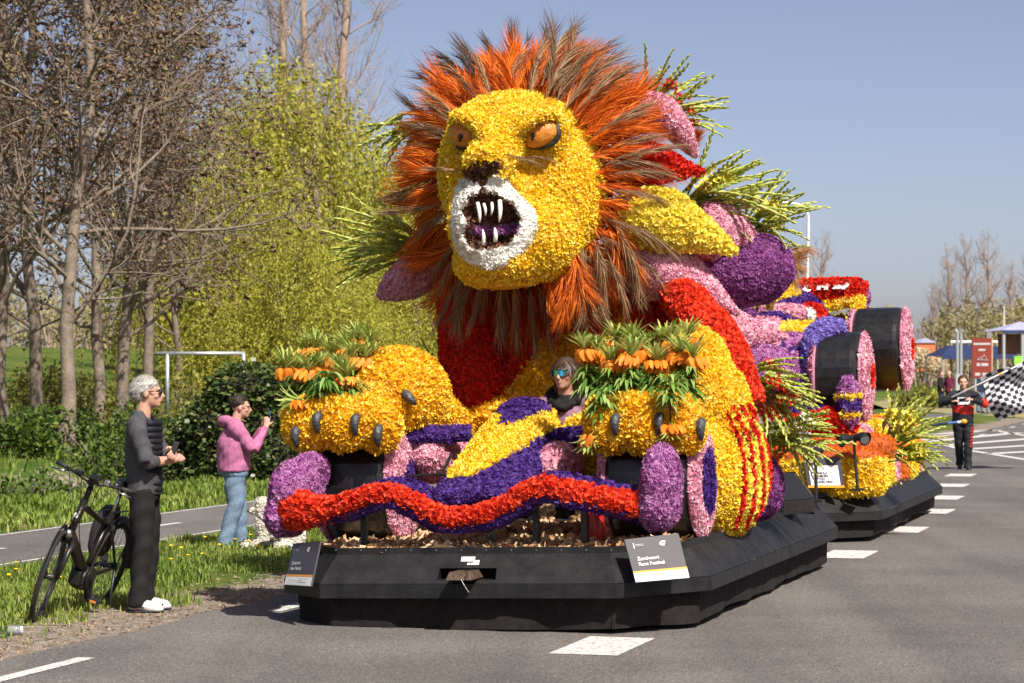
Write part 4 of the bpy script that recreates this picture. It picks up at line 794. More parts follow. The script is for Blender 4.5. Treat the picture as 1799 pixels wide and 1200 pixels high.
# rear wing with white lettering of blossoms on its sloping top
wl0, wr0 = L2(1396, 528, 6.2), L2(1520, 512, 6.2)
coat('rear_wing', superell((wl0 + wr0) / 2 + np.array([0, .0, .03]), ((wr0[0] - wl0[0]) / 2, .28, .17), .35), grp('rear_wing', CAR2), F2, colour='red')
lk('wing_lower_edge', 'yellow', [(1398, 556, 6.0), (1440, 543, 5.95), (1480, 533, 5.95), (1516, 527, 5.95)], [.05, .065, .07, .06])
lk('wing_strut', 'yellow', [(1512, 535, 5.9), (1502, 558, 5.8), (1488, 592, 5.7)], [.06, .07, .07])
lk('wing_strut', 'violet', [(1505, 540, 6.2), (1492, 562, 6.1), (1480, 590, 6.0)], [.05, .05, .05])
lk('wing_cap', 'mauve', [(1403, 500, 6.0), (1404, 515, 5.95), (1405, 532, 5.95)], [.06, .07, .06]); lk('wing_cap', 'mauve', [(1521, 512, 6.15), (1522, 525, 6.15), (1519, 540, 6.15)], [.04, .05, .04])
lk('wing_beam', 'golden', [(1440, 572, 6.3), (1470, 566, 6.3), (1495, 560, 6.3)], [.05, .06, .05])
def text_geo(body, size=1.0, bold=0.0):
    c = bpy.data.curves.new('t', 'FONT'); c.body = body; c.size = size; c.offset = bold; c.resolution_u = 3; o = bpy.data.objects.new('t', c); COL.objects.link(o); dg = bpy.context.evaluated_depsgraph_get(); dg.update(); m = o.evaluated_get(dg).to_mesh()
    V = np.array([tuple(v.co) for v in m.vertices]).reshape(-1, 3); Fc = [tuple(p.vertices) for p in m.polygons]; o.evaluated_get(dg).to_mesh_clear(); bpy.data.objects.remove(o); bpy.data.curves.remove(c); return V, Fc
LET = grp('wing_lettering', CAR2)
for ch, x0, x1, y0, y1 in [('C', 1411, 1424, 500, 512), ('H', 1436, 1454, 499, 509), ('O', 1464, 1476, 499, 508), ('/', 1477, 1494, 496, 508)]:
    V, Fc = text_geo(ch, 1.0, .04); V = V[:, :2]; mn, mx = V.min(0), V.max(0); t = (V - mn) / (mx - mn); pts = []
    ys = np.array([1.0, 0.0]); P = np.array([[x0 + (x1 - x0) * a + 2 * b, y1 + (y0 - y1) * b] for a, b in t]); W3 = np.array([L2(x, y, 5.84 + .10 * b) for (x, y), (a, b) in zip(P, t)])
    shp = (np.concatenate([W3, W3 + np.array([0, .1, -.05])]), Fc); coat('letter', shp, grp('letter', LET), F2, colour='white', scale=.8, base=True, under='signwhite')
# front wing and end plate
lk('front_wing', 'red', [(1385, 748, 1.0), (1440, 745, 1.0), (1475, 742, 1.0), (1502, 750, 1.05)], [.10, .14, .14, .06], .7)
lk('front_wing_top', 'violet', [(1385, 728, 1.15), (1440, 726, 1.15), (1480, 728, 1.15)], [.06, .07, .05])
ep = fuse([ell(L2(1491, 708, 1.0), (.125, .16, .30))], .04, 2)
coat('end_plate', ep, grp('end_plate', CAR2), F2, regions=[('yellow', [(1465, 694), (1515, 690), (1515, 699), (1465, 703)]), ('yellow', [(1465, 726), (1515, 722), (1515, 732), (1465, 736)]), ('violet', [(1465, 703), (1515, 699), (1515, 722), (1465, 726)])], default='mauve')
# planted banks round the deck
bank = grp('front_bank', CAR2); b0, b1 = L2(1372, 860, .42), L2(1548, 860, .42)
c = (b0 + b1) / 2; coat('front_bank', superell((c[0], .72, .74), ((b1[0] - b0[0]) / 2, .28, .25), .4), bank, F2, regions=[('rust', lambda P, N, q: (P[:, 2] > .90))], default='yellow')
bank2 = grp('ridge', CAR2); coat('ridge', superell((c[0] + .05, 1.15, 1.0), ((b1[0] - b0[0]) / 2, .35, .14), .6), bank2, F2, colour='rust')
side = grp('side_bank', CAR2); L = 5.4
coat('side_bank', superell((1.08, 3.6, .85), (.24, L / 2, .42), .45), side, F2, cull=lambda P, N: N[:, 0] > -.4, regions=[(col, (lambda a, b: (lambda P, N, q: (P[:, 1] + .9 * (P[:, 2] - .8) > a) & (P[:, 1] + .9 * (P[:, 2] - .8) < b)))(a, b)) for col, a, b in
     [('yellow', -1, 1.5), ('pink', 1.5, 2.0), ('yellow', 2.0, 3.0), ('pink', 3.0, 3.5), ('rust', 3.5, 4.4), ('yellow', 4.4, 5.4), ('rust', 5.4, 9)]], default='yellow')
coat('deck_bank', superell((.1, 3.6, .72), (1.0, 2.6, .25), .5), grp('deck_bank', CAR2), F2, colour='rust', scale=2.2)

# ================================================================ sign boards on the floats
def board(name, label, frame, quad, rows, group=None):
    """quad: local corners upper left, upper right, lower right, lower left; rows: (material, s0, s1, t0, t1) panels; text rows carry a string"""
    T = thing(name, label, 'sign', frame=frame, group=group); Q = [np.array(q) for q in quad]; n = np.cross(Q[1] - Q[0], Q[3] - Q[0]); n /= np.linalg.norm(n)
    if n @ np.array([0, -1, .2]) < 0: n = -n
    def m(s, t, d=0.0): return (Q[0] * (1 - s) + Q[1] * s) * (1 - t) + (Q[3] * (1 - s) + Q[2] * s) * t + n * d
    V = [m(0, 0), m(1, 0), m(1, 1), m(0, 1)]; V += [p - n * .012 for p in V]; MB().add(V, [(0, 3, 2, 1), (4, 5, 6, 7), (0, 1, 5, 4), (1, 2, 6, 5), (2, 3, 7, 6), (3, 0, 4, 7)]).build('panel', 'signblack', T)
    W_, H_ = np.linalg.norm(Q[1] - Q[0]), np.linalg.norm(Q[3] - Q[0])
    for i, r in enumerate(rows):
        d = .0025 + .0008 * i
        if r[0] == 'text':
            _, mt, txt, s0, t0, h, b = r; V, Fc = text_geo(txt, 1.0, b); P = [m(s0 + v[0] * h * H_ / W_ * 1.35, t0 - v[1] * h * 1.35, d) for v in V]; MB().add(P, Fc).build('lettering', mt, T)
        else: mt, s0, s1, t0, t1 = r; MB().add([m(s0, t0, d), m(s1, t0, d), m(s1, t1, d), m(s0, t1, d)], [(0, 3, 2, 1)]).build('print', mt, T)
    return T
rows47 = [('signwhite', 0, 1, .80, 1.0), ('signorange', 0, 1, .755, .80), ('text', 'signwhite', '47', .60, .235, .11, .03), ('text', 'signwhite', 'Zandvoort', .13, .52, .086, .008), ('text', 'signwhite', 'Race Festival', .13, .645, .086, .008),
          ('signwhite', .12, .135, .12, .25), ('signgrey', .15, .30, .155, .165), ('signgrey', .15, .30, .185, .195)]
for k, (s0, s1, t) in enumerate([(.12, .40, .86), (.12, .46, .895), (.50, .88, .855), (.50, .70, .89), (.50, .82, .925)]): rows47.append(('signgrey' if k < 2 else 'signblack', s0, s1, t, t + .009))
board('sign_board', 'charcoal 47 sign hung on the right front corner of the lion float', F1, [L1(1097, 948, .09), L1(1192, 937, .36), L1(1211, 1015, .20), L1(1117, 1023, -.06)], rows47, 'number signs on the lion float')
board('sign_board', 'charcoal 47 sign hung on the left front corner of the lion float, partly turned away', F1, [L1(515, 955, .42), L1(563, 950, .08), L1(546, 1030, -.08), L1(500, 1027, .30)], rows47, 'number signs on the lion float')
rowsF = [('signwhite', .10, .90, .28, .92), ('signorange', 0, 1, .93, 1.0), ('signwhite', .03, .24, .12, .14), ('signwhite', .03, .24, .16, .18), ('text', 'logored', 'F1', .19, .45, .07, .04), ('text', 'signblack', 'FORMULA 1', .18, .56, .075, .03), ('text', 'signblack', 'HEINEKEN', .18, .655, .075, .03),
         ('text', 'signblack', 'DUTCH', .18, .75, .075, .03), ('text', 'signblack', 'GRAND PRIX', .18, .845, .075, .03)]
board('sign_board', 'charcoal and white race sign leaning on the yellow bank of the rear float', F2, [L2(1411, 803, .40), L2(1476, 803, .40), L2(1484, 857, .27), L2(1420, 857, .27)], rowsF)
# small things standing on the decks
e = thing('fire_extinguisher', 'red fire extinguisher standing behind the red front wing', 'extinguisher', frame=F1); p = L1(1043, 925, .95); q = Vector((p[0], p[1], .52))
MB().lathe([(.0, 0), (.075, 0), (.08, .02), (.08, .38), (.06, .44), (.025, .47), (.02, .50)], q, 18).build('cylinder', 'extred' if 'extred' in M else M.setdefault('extred', mat('extinguisher_red', (.5, .02, .015), .3)), e, smooth=True)
MB().box(q + Vector((0, -.02, .52)), (.03, .10, .03)).tube([q + Vector((.02, 0, .5)), q + Vector((.1, -.02, .42)), q + Vector((.1, 0, .2))], .008, 6).build('handle', 'blackplastic', e)
def spot(label, frame, base, top, v, heads):
    T = thing('spotlight_stand', label, 'lamp', frame=frame, group='spotlight stands on the floats'); a = np.array(frame.loc(*base, v)); b = np.array(frame.loc(*top, v)); MB().tube([a, b], .016, 8).build('pole', 'blackplastic', T)
    MB().box(a + np.array([0, 0, .01]), (.14, .14, .02)).build('foot', 'blackplastic', T)
    for hx, hy, dx in heads:
        h = np.array(frame.loc(hx, hy, v)); o = MB().tube([h + np.array([dx * .07, -.06, -.02]), h + np.array([dx * .02, -.02, 0]), h - np.array([dx * .06, -.08, 0])], [.075, .055, .03], 14, False).build('lamp_head', 'blackplastic', T, smooth=True); MB().tube([h + np.array([dx * .055, -.05, -.015]), h + np.array([dx * .05, -.045, -.015])], .06, 14).build('lens', 'glass', o); MB().tube([h, b], .012, 6).build('bracket', 'blackplastic', T)
    return T
M['glass'] = mat('lamp_glass', (.06, .065, .07), .12, spec=.8)
spot('black spotlight on a thin pole at the rear corner of the lion float', F1, (1434, 882), (1433, 800), 6.35, [(1430, 792, -1)])
spot('pair of black horn lamps on a pole before the rear float sign', F2, (1507, 862), (1500, 778), .30, [(1489, 771, -1), (1511, 768, 1)])
s = thing('stage_monitor', 'black wedge speaker on the back corner of the lion float deck', 'speaker', frame=F1); p = L1(1366, 868, 4.9)
MB().add(*prism([(-.24, 0), (.24, 0), (.24, .16), (.02, .40), (-.20, .40)], -.28, .28)).build('cabinet', 'blackplastic', s, bevel=.015); s.children[0].location = (p[0], p[1], .56); s.children[0].rotation_euler = (0, 0, R(-25)); s.children[0].scale = (.86,) * 3
MB().add([(.245, -.25, .03), (.245, .25, .03), (.245, .25, .15), (.245, -.25, .15)], [(0, 1, 2, 3)]).build('grille', 'curtain', s); s.children[1].location = s.children[0].location; s.children[1].rotation_euler = s.children[0].rotation_euler; s.children[1].scale = s.children[0].scale
# ================================================================ people and dogs
def rotm(e): return np.array(Euler(e).to_matrix())
def limb(pts, radii, n=12, k=12, up=None): return tube(catmull(pts, k), np.array([np.interp(np.linspace(0, 1, k), np.linspace(0, 1, len(radii)), [r[0] if isinstance(r, tuple) else r for r in radii]), np.interp(np.linspace(0, 1, k), np.linspace(0, 1, len(radii)), [r[1] if isinstance(r, tuple) else r for r in radii])]).T, n, up=up)
def head_parts(c, yaw=0, pitch=0, roll=0, s=1.0):
    """skin shapes of a head whose centre is c, looking along -y when yaw is 0"""
    m = rotm((pitch, roll, yaw)); f = lambda V: (np.asarray(V[0]) * s @ m.T + np.array(c), V[1])
    sh = [f(ell((0, .012, .028), (.074, .094, .094))), f(ell((0, -.028, -.035), (.060, .068, .080))), f(ell((0, -.062, -.083), (.032, .032, .028))), f(tube([(0, -.088, .022), (0, -.104, -.004), (0, -.116, -.026), (0, -.098, -.038)], [.010, .012, .016, .012], 8)),
          f(tube([(-.05, -.072, .030), (0, -.088, .033), (.05, -.072, .030)], .012, 8)), f(tube([(-.024, -.088, -.060), (0, -.097, -.058), (.024, -.088, -.060)], [.006, .010, .006], 8)), f(ell((-.045, -.062, -.022), (.022, .022, .022))), f(ell((.045, -.062, -.022), (.022, .022, .022)))]
    for sx in (-1, 1): sh.append(f(ell((sx * .077, .012, -.008), (.010, .020, .032), (.15, 0, 0), 10, 8)))
    return sh, (lambda p: np.asarray(p) * s @ m.T + np.array(c))
def hand_parts(w, d, n, curl=.9, side=1, spread=.1):
    """w wrist, d direction of the fingers, n palm normal (towards what is held); thumb on the side given"""
    w = np.array(w, float); d = np.array(d, float); d /= np.linalg.norm(d); n = np.array(n, float); n -= d * (n @ d); n /= np.linalg.norm(n); t = np.cross(n, d) * side; sh = [tube([w - d * .02, w + d * .03, w + d * .085], [(.030, .019), (.040, .017), (.038, .014)], 10, up=tuple(n))]
    for i, (o, L) in enumerate([(-.030, .062), (-.010, .074), (.010, .078), (.030, .070)]):
        b = w + d * .08 + t * o; p1 = b + (d * math.cos(curl * .5) + n * math.sin(curl * .5)) * L * .45; p2 = p1 + (d * math.cos(curl * 1.3) + n * math.sin(curl * 1.3)) * L * .33; p3 = p2 + (d * math.cos(curl * 2.0) + n * math.sin(curl * 2.0)) * L * .27; sh.append(tube([b - d * .02, b, p1, p2, p3], [.009, .0095, .009, .008, .006], 8))
    b = w + d * .025 + t * .036; p1 = b + (d * .6 + t * .55 + n * .35) * .04; p2 = p1 + (d * .75 + n * .5) * .03; sh.append(tube([b - t * .015, b, p1, p2], [.012, .0125, .011, .008], 8)); return sh
VOX = [1.0]
def cloth(name, shapes, mat_, parent, voxel=.014, sm=2, wrinkle=.006, freq=26.0, seed=0.0):
    V, Fc = fuse(shapes, voxel * VOX[0], sm)
    if wrinkle:
        a = V * freq; w = np.sin(a[:, 2] * 1.0 + 2.2 * np.sin(a[:, 0] * .55 + seed) + 1.6 * np.sin(a[:, 1] * .6)) * .6 + np.sin(a[:, 2] * 2.3 + a[:, 0] * .9 + a[:, 1] * 1.1 + seed) * .4
        me = bpy.data.meshes.new('t'); me.from_pydata(V.tolist(), [], Fc); me.update(); N = np.zeros(len(V) * 3); me.vertices.foreach_get('normal', N); bpy.data.meshes.remove(me); V = V + N.reshape(-1, 3) * (w * wrinkle)[:, None]
    return obj(name, smooth_mesh(name, (V, Fc), mat_), parent)
def hair_tufts(name, c, m, mat_, parent, n=900, ln=.05, wid=.006, region=None, rad=(.083, .102, .105), off=(0, .012, .03), flow=(0, .5, -.6), seed=3):
    """short locks laid over the skull; m maps head coordinates to the body frame"""
    rs = np.random.default_rng(seed); V = []; Fa = []; rn = []; k = 0
    while k < n:
        d = rs.normal(0, 1, 3); d /= np.linalg.norm(d)
        if region is not None and not region(d): continue
        k += 1; p = d * np.array(rad) + np.array(off); fl = np.array(flow) + rs.normal(0, .2, 3); fl = fl - d * (fl @ d) * .75 + d * .12; fl /= np.linalg.norm(fl); sd = np.cross(d, fl); sd /= np.linalg.norm(sd) + 1e-9; b = len(V); L = ln * rs.uniform(.6, 1.3); rv = rs.random()
        for t, w in ((0, 1), (.5, .8), (1, .15)): q = p + fl * L * t + d * (.006 * math.sin(t * 3)) - d * .012 * t * t; V += [m(q + sd * wid * w), m(q - sd * wid * w)]; rn += [rv, rv]
        Fa += [(b, b + 1, b + 3, b + 2), (b + 2, b + 3, b + 5, b + 4)]
    return obj(name, np_mesh(name, np.array(V), np.array(Fa), mat_, np.array(rn)), parent)
M['greyhair'] = petal_mat('grey_hair', [(.20, .185, .17), (.36, .34, .31), (.54, .52, .48), (.28, .26, .24)], 0, .5); M['brownhair'] = petal_mat('brown_hair', [(.03, .017, .011), (.06, .033, .02), (.10, .055, .034)], 0, .4); M['darkhair'] = petal_mat('dark_hair', [(.025, .018, .015), (.05, .036, .03), (.09, .068, .056)], 0, .45); M['hairbase'] = mat('hair_base', (.04, .025, .018), .6); M['greybase'] = mat('grey_hair_base', (.27, .25, .23), .6)
for nm, c, r in [('jacketgrey', (.060, .061, .067), .75), ('vest', (.011, .012, .016), .5), ('trouser', (.012, .012, .013), .8), ('hoodie', (.40, .135, .255), .85), ('jeans', (.15, .22, .31), .85), ('mauvecoat', (.235, .125, .185), .75), ('blackcloth', (.011, .011, .012), .8), ('suitblack', (.013, .014, .019), .7), ('suitred', (.55, .03, .02), .7), ('navy', (.02, .028, .06), .8), ('winecoat', (.12, .02, .05), .8), ('shoewhite', (.66, .66, .64), .5), ('shoedark', (.03, .03, .034), .6)]: M[nm] = mat('cloth_' + nm, c, r, var=.22, scale=30, bump=.25, bscale=300, spec=.25)
M['lens'] = mat('dark_lens', (.01, .01, .012), .06, spec=.9)
def shoe(parent, heel, toe, mat_, sole='shoewhite'):
    h, t = np.array(heel, float), np.array(toe, float); d = (t - h) / np.linalg.norm(t - h); L = np.linalg.norm(t - h); P = [h + d * L * a + np.array([0, 0, z]) for a, z in ((0, .05), (.12, .058), (.35, .062), (.6, .046), (.85, .034), (1, .028))]
    o = MB().tube(catmull(P, 12), np.interp(np.linspace(0, 1, 12), [0, .1, .35, .6, .85, 1], [.022, .038, .040, .046, .040, .012])[:, None] * np.array([[1.0, 1.0]]), 12, up=(0, 0, 1)).build('shoe', mat_, parent, smooth=True)
    MB().tube(catmull([p * np.array([1, 1, 0]) + np.array([0, 0, h[2] + .012]) for p in P], 10), [(.03, .012)] + [(.046, .012)] * 8 + [(.02, .012)], 8, up=(0, 0, 1)).build('sole', sole, o, smooth=True); return o
def person(label, loc, rz, J, top, legs, skin_extra=(), sleeve=1.0, group=None, voxel=.0085, hd=dict(), bulk=1.0, hands=None, shoes=('shoedark', 'shoewhite'), frame=None, name='person', wr=.0065, collar=True, cuffs=None, cat='person', size=1.0):
    """J joints: neck, head, shL/shR, elL/elR, wrL/wrR, hip, knL/knR, anL/anR, toeL/toeR in a body frame facing -y"""
    T = thing(name, label, cat, loc=loc, rot=(0, 0, rz), group=group); T.scale = (size,) * 3; A = {k: np.array(v, float) for k, v in J.items()}
    hp, hm = head_parts(A['head'], **hd); hipL, hipR = A['hip'] + np.array([.09, 0, -.03]), A['hip'] + np.array([-.09, 0, -.03])
    sk = hp + [limb([A['neck'] + (0, 0, -.06), (A['neck'] + A['head']) / 2, A['head'] + (0, .02, -.03)], [.062, .054, .054])]
    sk += [limb([A['hip'], (A['hip'] + A['neck']) / 2, A['neck'] + (0, 0, -.05)], [(.13, .09), (.13, .09), (.12, .08)], 14)]
    for s in 'LR':
        sk += [limb([A['neck'] + (0, 0, -.09), A['sh' + s], (A['sh' + s] + A['el' + s]) / 2, A['el' + s]], [.05, .05, .044, .038]), limb([A['el' + s], (A['el' + s] * .6 + A['wr' + s] * .4), A['wr' + s]], [.038, .040, .026])]
        sk += [limb([hipL if s == 'L' else hipR, A['kn' + s], A['an' + s], A['an' + s] * [1, 1, .3]], [.07, .048, .034, .034])]
        if hands and hands.get(s): sk += hand_parts(A['wr' + s], *hands[s])
    for e in skin_extra: sk.append(e)
    obj('body', smooth_mesh('body', fuse(sk, voxel, 2, decim=.3), 'skin'), T)
    # garment on the trunk and arms
    b = bulk; tr = [limb([A['hip'] + (0, 0, -.06), A['hip'] + (0, 0, .08), (A['hip'] * .45 + A['neck'] * .55), A['neck'] * .82 + A['hip'] * .18 + (0, 0, 0), A['neck'] + (0, .0, -.035)], [(.175 * b, .125 * b), (.172 * b, .128 * b), (.178 * b, .132 * b), (.170, .112), (.075, .07)], 18, 14, up=(0, 1, 0))]
    for s in 'LR':
        e = A['el' + s] + (A['wr' + s] - A['el' + s]) * (sleeve if not isinstance(sleeve, dict) else sleeve[s])
        tr += [limb([A['neck'] + (0, .01, -.07), A['sh' + s], (A['sh' + s] + A['el' + s]) / 2, A['el' + s]], [.07, .078 * b ** .5, .066 * b ** .5, .058]), limb([A['el' + s], (A['el' + s] + e) / 2, e], [.058, .054, .044])]
    if collar: tr.append(limb([A['neck'] + (0, .01, -.05), A['neck'] + (0, .012, .035)], [.075, .066], 14, 5))
    jk = cloth('jacket', tr, top, T, .013, 2, wr, 24)
    lg = [limb([A['hip'] + (0, 0, .05), A['hip'] + (0, 0, -.10)], [(.165 * b, .12 * b), (.16 * b, .115 * b)], 16, 5, up=(0, 1, 0))]
    for s, h in (('L', hipL), ('R', hipR)): lg.append(limb([h + (0, 0, .02), h * .5 + A['kn' + s] * .5, A['kn' + s], A['kn' + s] * .5 + A['an' + s] * .5, A['an' + s] + (0, 0, -.03)], [.098 * b ** .6, .092 * b ** .6, .076 * b ** .6, .070 * b ** .6, .069 * b ** .5], 14, 14))
    tz = cloth('trousers', lg, legs, T, .013, 2, wr * 1.3, 20, 1.0)
    for s in 'LR':
        d = (A['toe' + s] - A['an' + s]) * [1, 1, 0]; d /= np.linalg.norm(d); z = A['toe' + s][2]; shoe(T, A['an' + s] * [1, 1, 0] - d * .065 + (0, 0, z), A['an' + s] * [1, 1, 0] + d * .205 + (0, 0, z), *shoes)
    return T, hm, A
# ---- grey haired man with folded arms
g = ground(253, 1074); J = dict(neck=(0, .02, 1.50), head=(0, -.03, 1.665), shL=(.19, .02, 1.43), shR=(-.19, .02, 1.43), elL=(.24, -.12, 1.16), elR=(-.25, -.07, 1.14), wrL=(-.05, -.235, 1.235), wrR=(.05, -.255, 1.16), hip=(0, .0, .95),
         knL=(.10, -.02, .50), knR=(-.10, -.01, .50), anL=(.11, .02, .07), anR=(-.11, .03, .07), toeL=(.12, -.2, 0), toeR=(-.12, -.2, 0))
MAN, hm, A = person('grey haired man in a dark grey jacket standing with folded arms beside the bicycle', (g.x, g.y, .0), R(86), J, 'jacketgrey', 'trouser', sleeve={'L': .5, 'R': .35}, hands={'L': ((-.8, -.2, -.25), (0, .7, -.5), 1.0, 1), 'R': ((.9, -.1, .2), (0, .5, -.6), .9, -1)}, bulk=1.06, shoes=('shoewhite', 'shoedark'), hd=dict(yaw=R(8)))
obj('hair_base', smooth_mesh('hair_base', fuse([(lambda V: (hm(V[0]), V[1]))(ell((0, .022, .045), (.080, .094, .086))), (lambda V: (hm(V[0]), V[1]))(ell((0, .065, -.01), (.068, .045, .07)))], .012, 2), 'greybase'), MAN)
hair_tufts('hair', None, hm, 'greyhair', MAN, 3600, .05, .0035, lambda d: (d[1] > -.25 and d[2] > -.62 and not (d[1] < .3 and d[2] < -.05)) or d[2] > .45, (.086, .104, .102), (0, .018, .036), (0, .7, -.5))
q = lambda p: Vector(hm(p)); MB().tube([q((-.075, .0, .012)), q((-.078, -.05, .014)), q((-.06, -.092, .014))], .004, 6).tube([q((.075, .0, .012)), q((.078, -.05, .014)), q((.06, -.092, .014))], .004, 6).ell(q((-.035, -.098, .010)), (.032, .012, .022), None, 12, 8).ell(q((.035, -.098, .010)), (.032, .012, .022), None, 12, 8).build('sunglasses', 'lens', MAN, smooth=True)
# quilted vest over the chest
vt = MB()
for i in range(12):
    z = .93 + i * .046; wv = .165 - .02 * abs(i - 5) / 6; pts = [np.array([wv * math.sin(t) * 1.03, -.128 * math.cos(t), z]) for t in np.linspace(-1.2, 1.2, 14)]; vt.tube(pts, [(.016, .026)] * 14, 8, up=(0, 0, 1))
vt.build('quilted_vest', 'vest', MAN, smooth=True)
MB().box((-.135, -.262, 1.255), (.012, .045, .09), (.3, .2, 0)).build('held_phone', 'blackplastic', MAN, bevel=.004)
for s_, x_ in (('R', -.11), ('L', .11)):
    for k_ in range(3): MB().tube(catmull([(x_ - .045, .03 - .055 - .05 * k_, .04), (x_, .03 - .06 - .05 * k_, .088 - .012 * k_), (x_ + .045, .03 - .055 - .05 * k_, .04)], 7), [(.009, .004)] * 7, 6).build('shoe_strap', 'blackplastic', MAN)
# ---- person in a pink hoodie taking a picture
g = ground(415, 966); J = dict(neck=(0, .02, 1.42), head=(0, -.05, 1.575), shL=(.19, .02, 1.36), shR=(-.19, .02, 1.36), elL=(.25, -.17, 1.10), elR=(-.26, -.17, 1.10), wrL=(.05, -.31, 1.36), wrR=(-.05, -.33, 1.36), hip=(0, .03, .92), knL=(.11, -.03, .48), knR=(-.12, .02, .48), anL=(.12, -.06, .07), anR=(-.13, .14, .07), toeL=(.16, -.3, 0), toeR=(-.17, -.08, 0))
PH, hm, A = person('short haired person in a pink hoodie and jeans photographing with a phone', (g.x, g.y, hz(g.x, g.y) - .015), R(100), J, 'hoodie', 'jeans', hands={'L': ((-.25, -.1, .9), (-.6, -.3, 0), .8, -1), 'R': ((.25, -.1, .9), (.6, -.3, 0), .8, 1)}, bulk=1.48, sleeve=.94, hd=dict(pitch=R(4)), size=.91)
cloth('hood', [limb([(-.12, -.03, 1.40), (-.09, .10, 1.43), (0, .15, 1.42), (.09, .10, 1.43), (.12, -.03, 1.40)], [.035, .06, .07, .06, .035], 12, 14)], 'hoodie', PH, .012, 3, .003)
obj('hair_base', smooth_mesh('hair_base', (lambda V: (hm(V[0]), V[1]))(ell((0, .024, .045), (.079, .092, .084))), 'hairbase'), PH)
hair_tufts('hair', None, hm, 'darkhair', PH, 2600, .036, .0035, lambda d: (d[1] > -.1 and d[2] > -.45 and not (d[1] < .35 and d[2] < .0)) or d[2] > .45, (.083, .1, .100), (0, .02, .036), (0, .3, .3), 5)
q = lambda p: Vector(hm(p)); MB().tube([q((-.076, .01, .012)), q((-.078, -.05, .014)), q((-.065, -.090, .014)), q((-.03, -.105, .018)), q((0, -.108, .014)), q((.03, -.105, .018)), q((.065, -.09, .014)), q((.078, -.05, .014))], .0035, 6).build('glasses', 'blackplastic', PH)
for sx in (-1, 1): MB().ell(q((sx * .033, -.078, .012)), (.012, .012, .009), None, 10, 8).build('eye', 'eyeblack', PH, smooth=True)
ph = thing('mobile_phone', 'blue cased phone held up by the person in the pink hoodie', 'phone', loc=PH.location, rot=PH.rotation_euler); ph.scale = PH.scale; MB().box((0, -.375, 1.455), (.15, .010, .075), (R(8), R(70), 0)).build('case', 'phoneblue' if 'phoneblue' in M else M.setdefault('phoneblue', mat('phone_blue', (.02, .10, .30), .3)), ph, bevel=.004); MB().box((0, -.368, 1.455), (.138, .002, .066), (R(8), R(70), 0)).build('screen', 'lens', ph)
for s in ('L', 'R'): a = A['an' + s]; MB().lathe([(.068, 0), (.074, .0), (.074, .05), (.068, .05)], (a[0], a[1], .055), 16).build('jeans_cuff', 'jeanslight' if 'jeanslight' in M else M.setdefault('jeanslight', mat('jeans_light', (.30, .40, .50), .85, bump=.2, bscale=200)), PH, smooth=True)
# ---- driver seated in the car under the lion
p = F1.M @ Vector(L1(994, 760, 2.5)); J = dict(neck=(0, .02, .50), head=(.0, -.03, .655), shL=(.175, .02, .43), shR=(-.175, .02, .43), elL=(.24, -.06, .18), elR=(-.24, -.06, .18), wrL=(.14, -.30, .14), wrR=(-.14, -.30, .14), hip=(0, .05, .0), knL=(.14, -.42, .08), knR=(-.14, -.42, .08), anL=(.14, -.62, -.28), anR=(-.14, -.62, -.28), toeL=(.14, -.8, -.36), toeR=(-.14, -.8, -.36))
hh = F1.M @ Vector(L1(984, 658, 2.5)); off = Vector((p.x, p.y, hh.z - .655 * 1.1))
DR, hm, A = person('driver in a mauve jacket and mirrored visor glasses sitting behind the violet nose cone', off, R(-14), J, 'mauvecoat', 'blackcloth', hands={'L': ((-.4, -.8, .2), (0, 0, -1), .8, -1), 'R': ((.4, -.8, .2), (0, 0, -1), .8, 1)}, bulk=1.02, collar=False, hd=dict(yaw=R(-14), s=.97), size=1.1)
cloth('hood', [limb([(-.09, -.05, .45), (-.11, .06, .50), (0, .13, .54), (.11, .06, .50), (.09, -.05, .45)], [.035, .06, .075, .06, .035], 12, 14), limb([(-.07, -.07, .45), (0, -.10, .42), (.07, -.07, .45)], [.03, .035, .03], 12, 8), limb([(0, .0, .43), (0, .0, .51)], [.08, .07], 12, 5)], 'blackcloth', DR, .012, 2, .004)
obj('hair_base', smooth_mesh('hair_base', fuse([(lambda V: (hm(V[0]), V[1]))(ell((0, .018, .046), (.090, .096, .092))), (lambda V: (hm(V[0]), V[1]))(tube(catmull([(-.06, .05, .0), (-.08, .07, -.12), (-.095, .06, -.24)], 8), [.045, .05, .05, .05, .045, .04, .03, .02], 10)), (lambda V: (hm(V[0]), V[1]))(ell((.03, .07, -.05), (.05, .05, .10)))], .012, 2), 'hairbase'), DR)
hair_tufts('hair', None, hm, 'brownhair', DR, 2600, .10, .004, lambda d: (d[1] > -.15 and d[2] > -.8) or d[2] > .42, (.094, .104, .104), (0, .024, .032), (-.1, .35, -1), 8)
M['visor'] = bpy.data.materials.new('mirror_visor'); M['visor'].use_nodes = True; nt, b = nodes(M['visor']); tc = nt.nodes.new('ShaderNodeTexCoord'); sp_ = nt.nodes.new('ShaderNodeSeparateXYZ'); cr = nt.nodes.new('ShaderNodeValToRGB'); nt.links.new(tc.outputs['Generated'], sp_.inputs[0]); nt.links.new(sp_.outputs[0], cr.inputs[0]); nt.links.new(cr.outputs[0], b.inputs['Base Color']); b.inputs['Metallic'].default_value = .85; b.inputs['Roughness'].default_value = .1
for i, (p_, c_) in enumerate([(.0, (.02, .05, .25)), (.3, (.1, .6, .12)), (.45, (.05, .12, .5)), (.62, (.08, .55, .7)), (1.0, (.15, .05, .2))]):
    if i > 1: cr.color_ramp.elements.new(p_)
    cr.color_ramp.elements[i].position = p_; cr.color_ramp.elements[i].color = (*c_, 1)
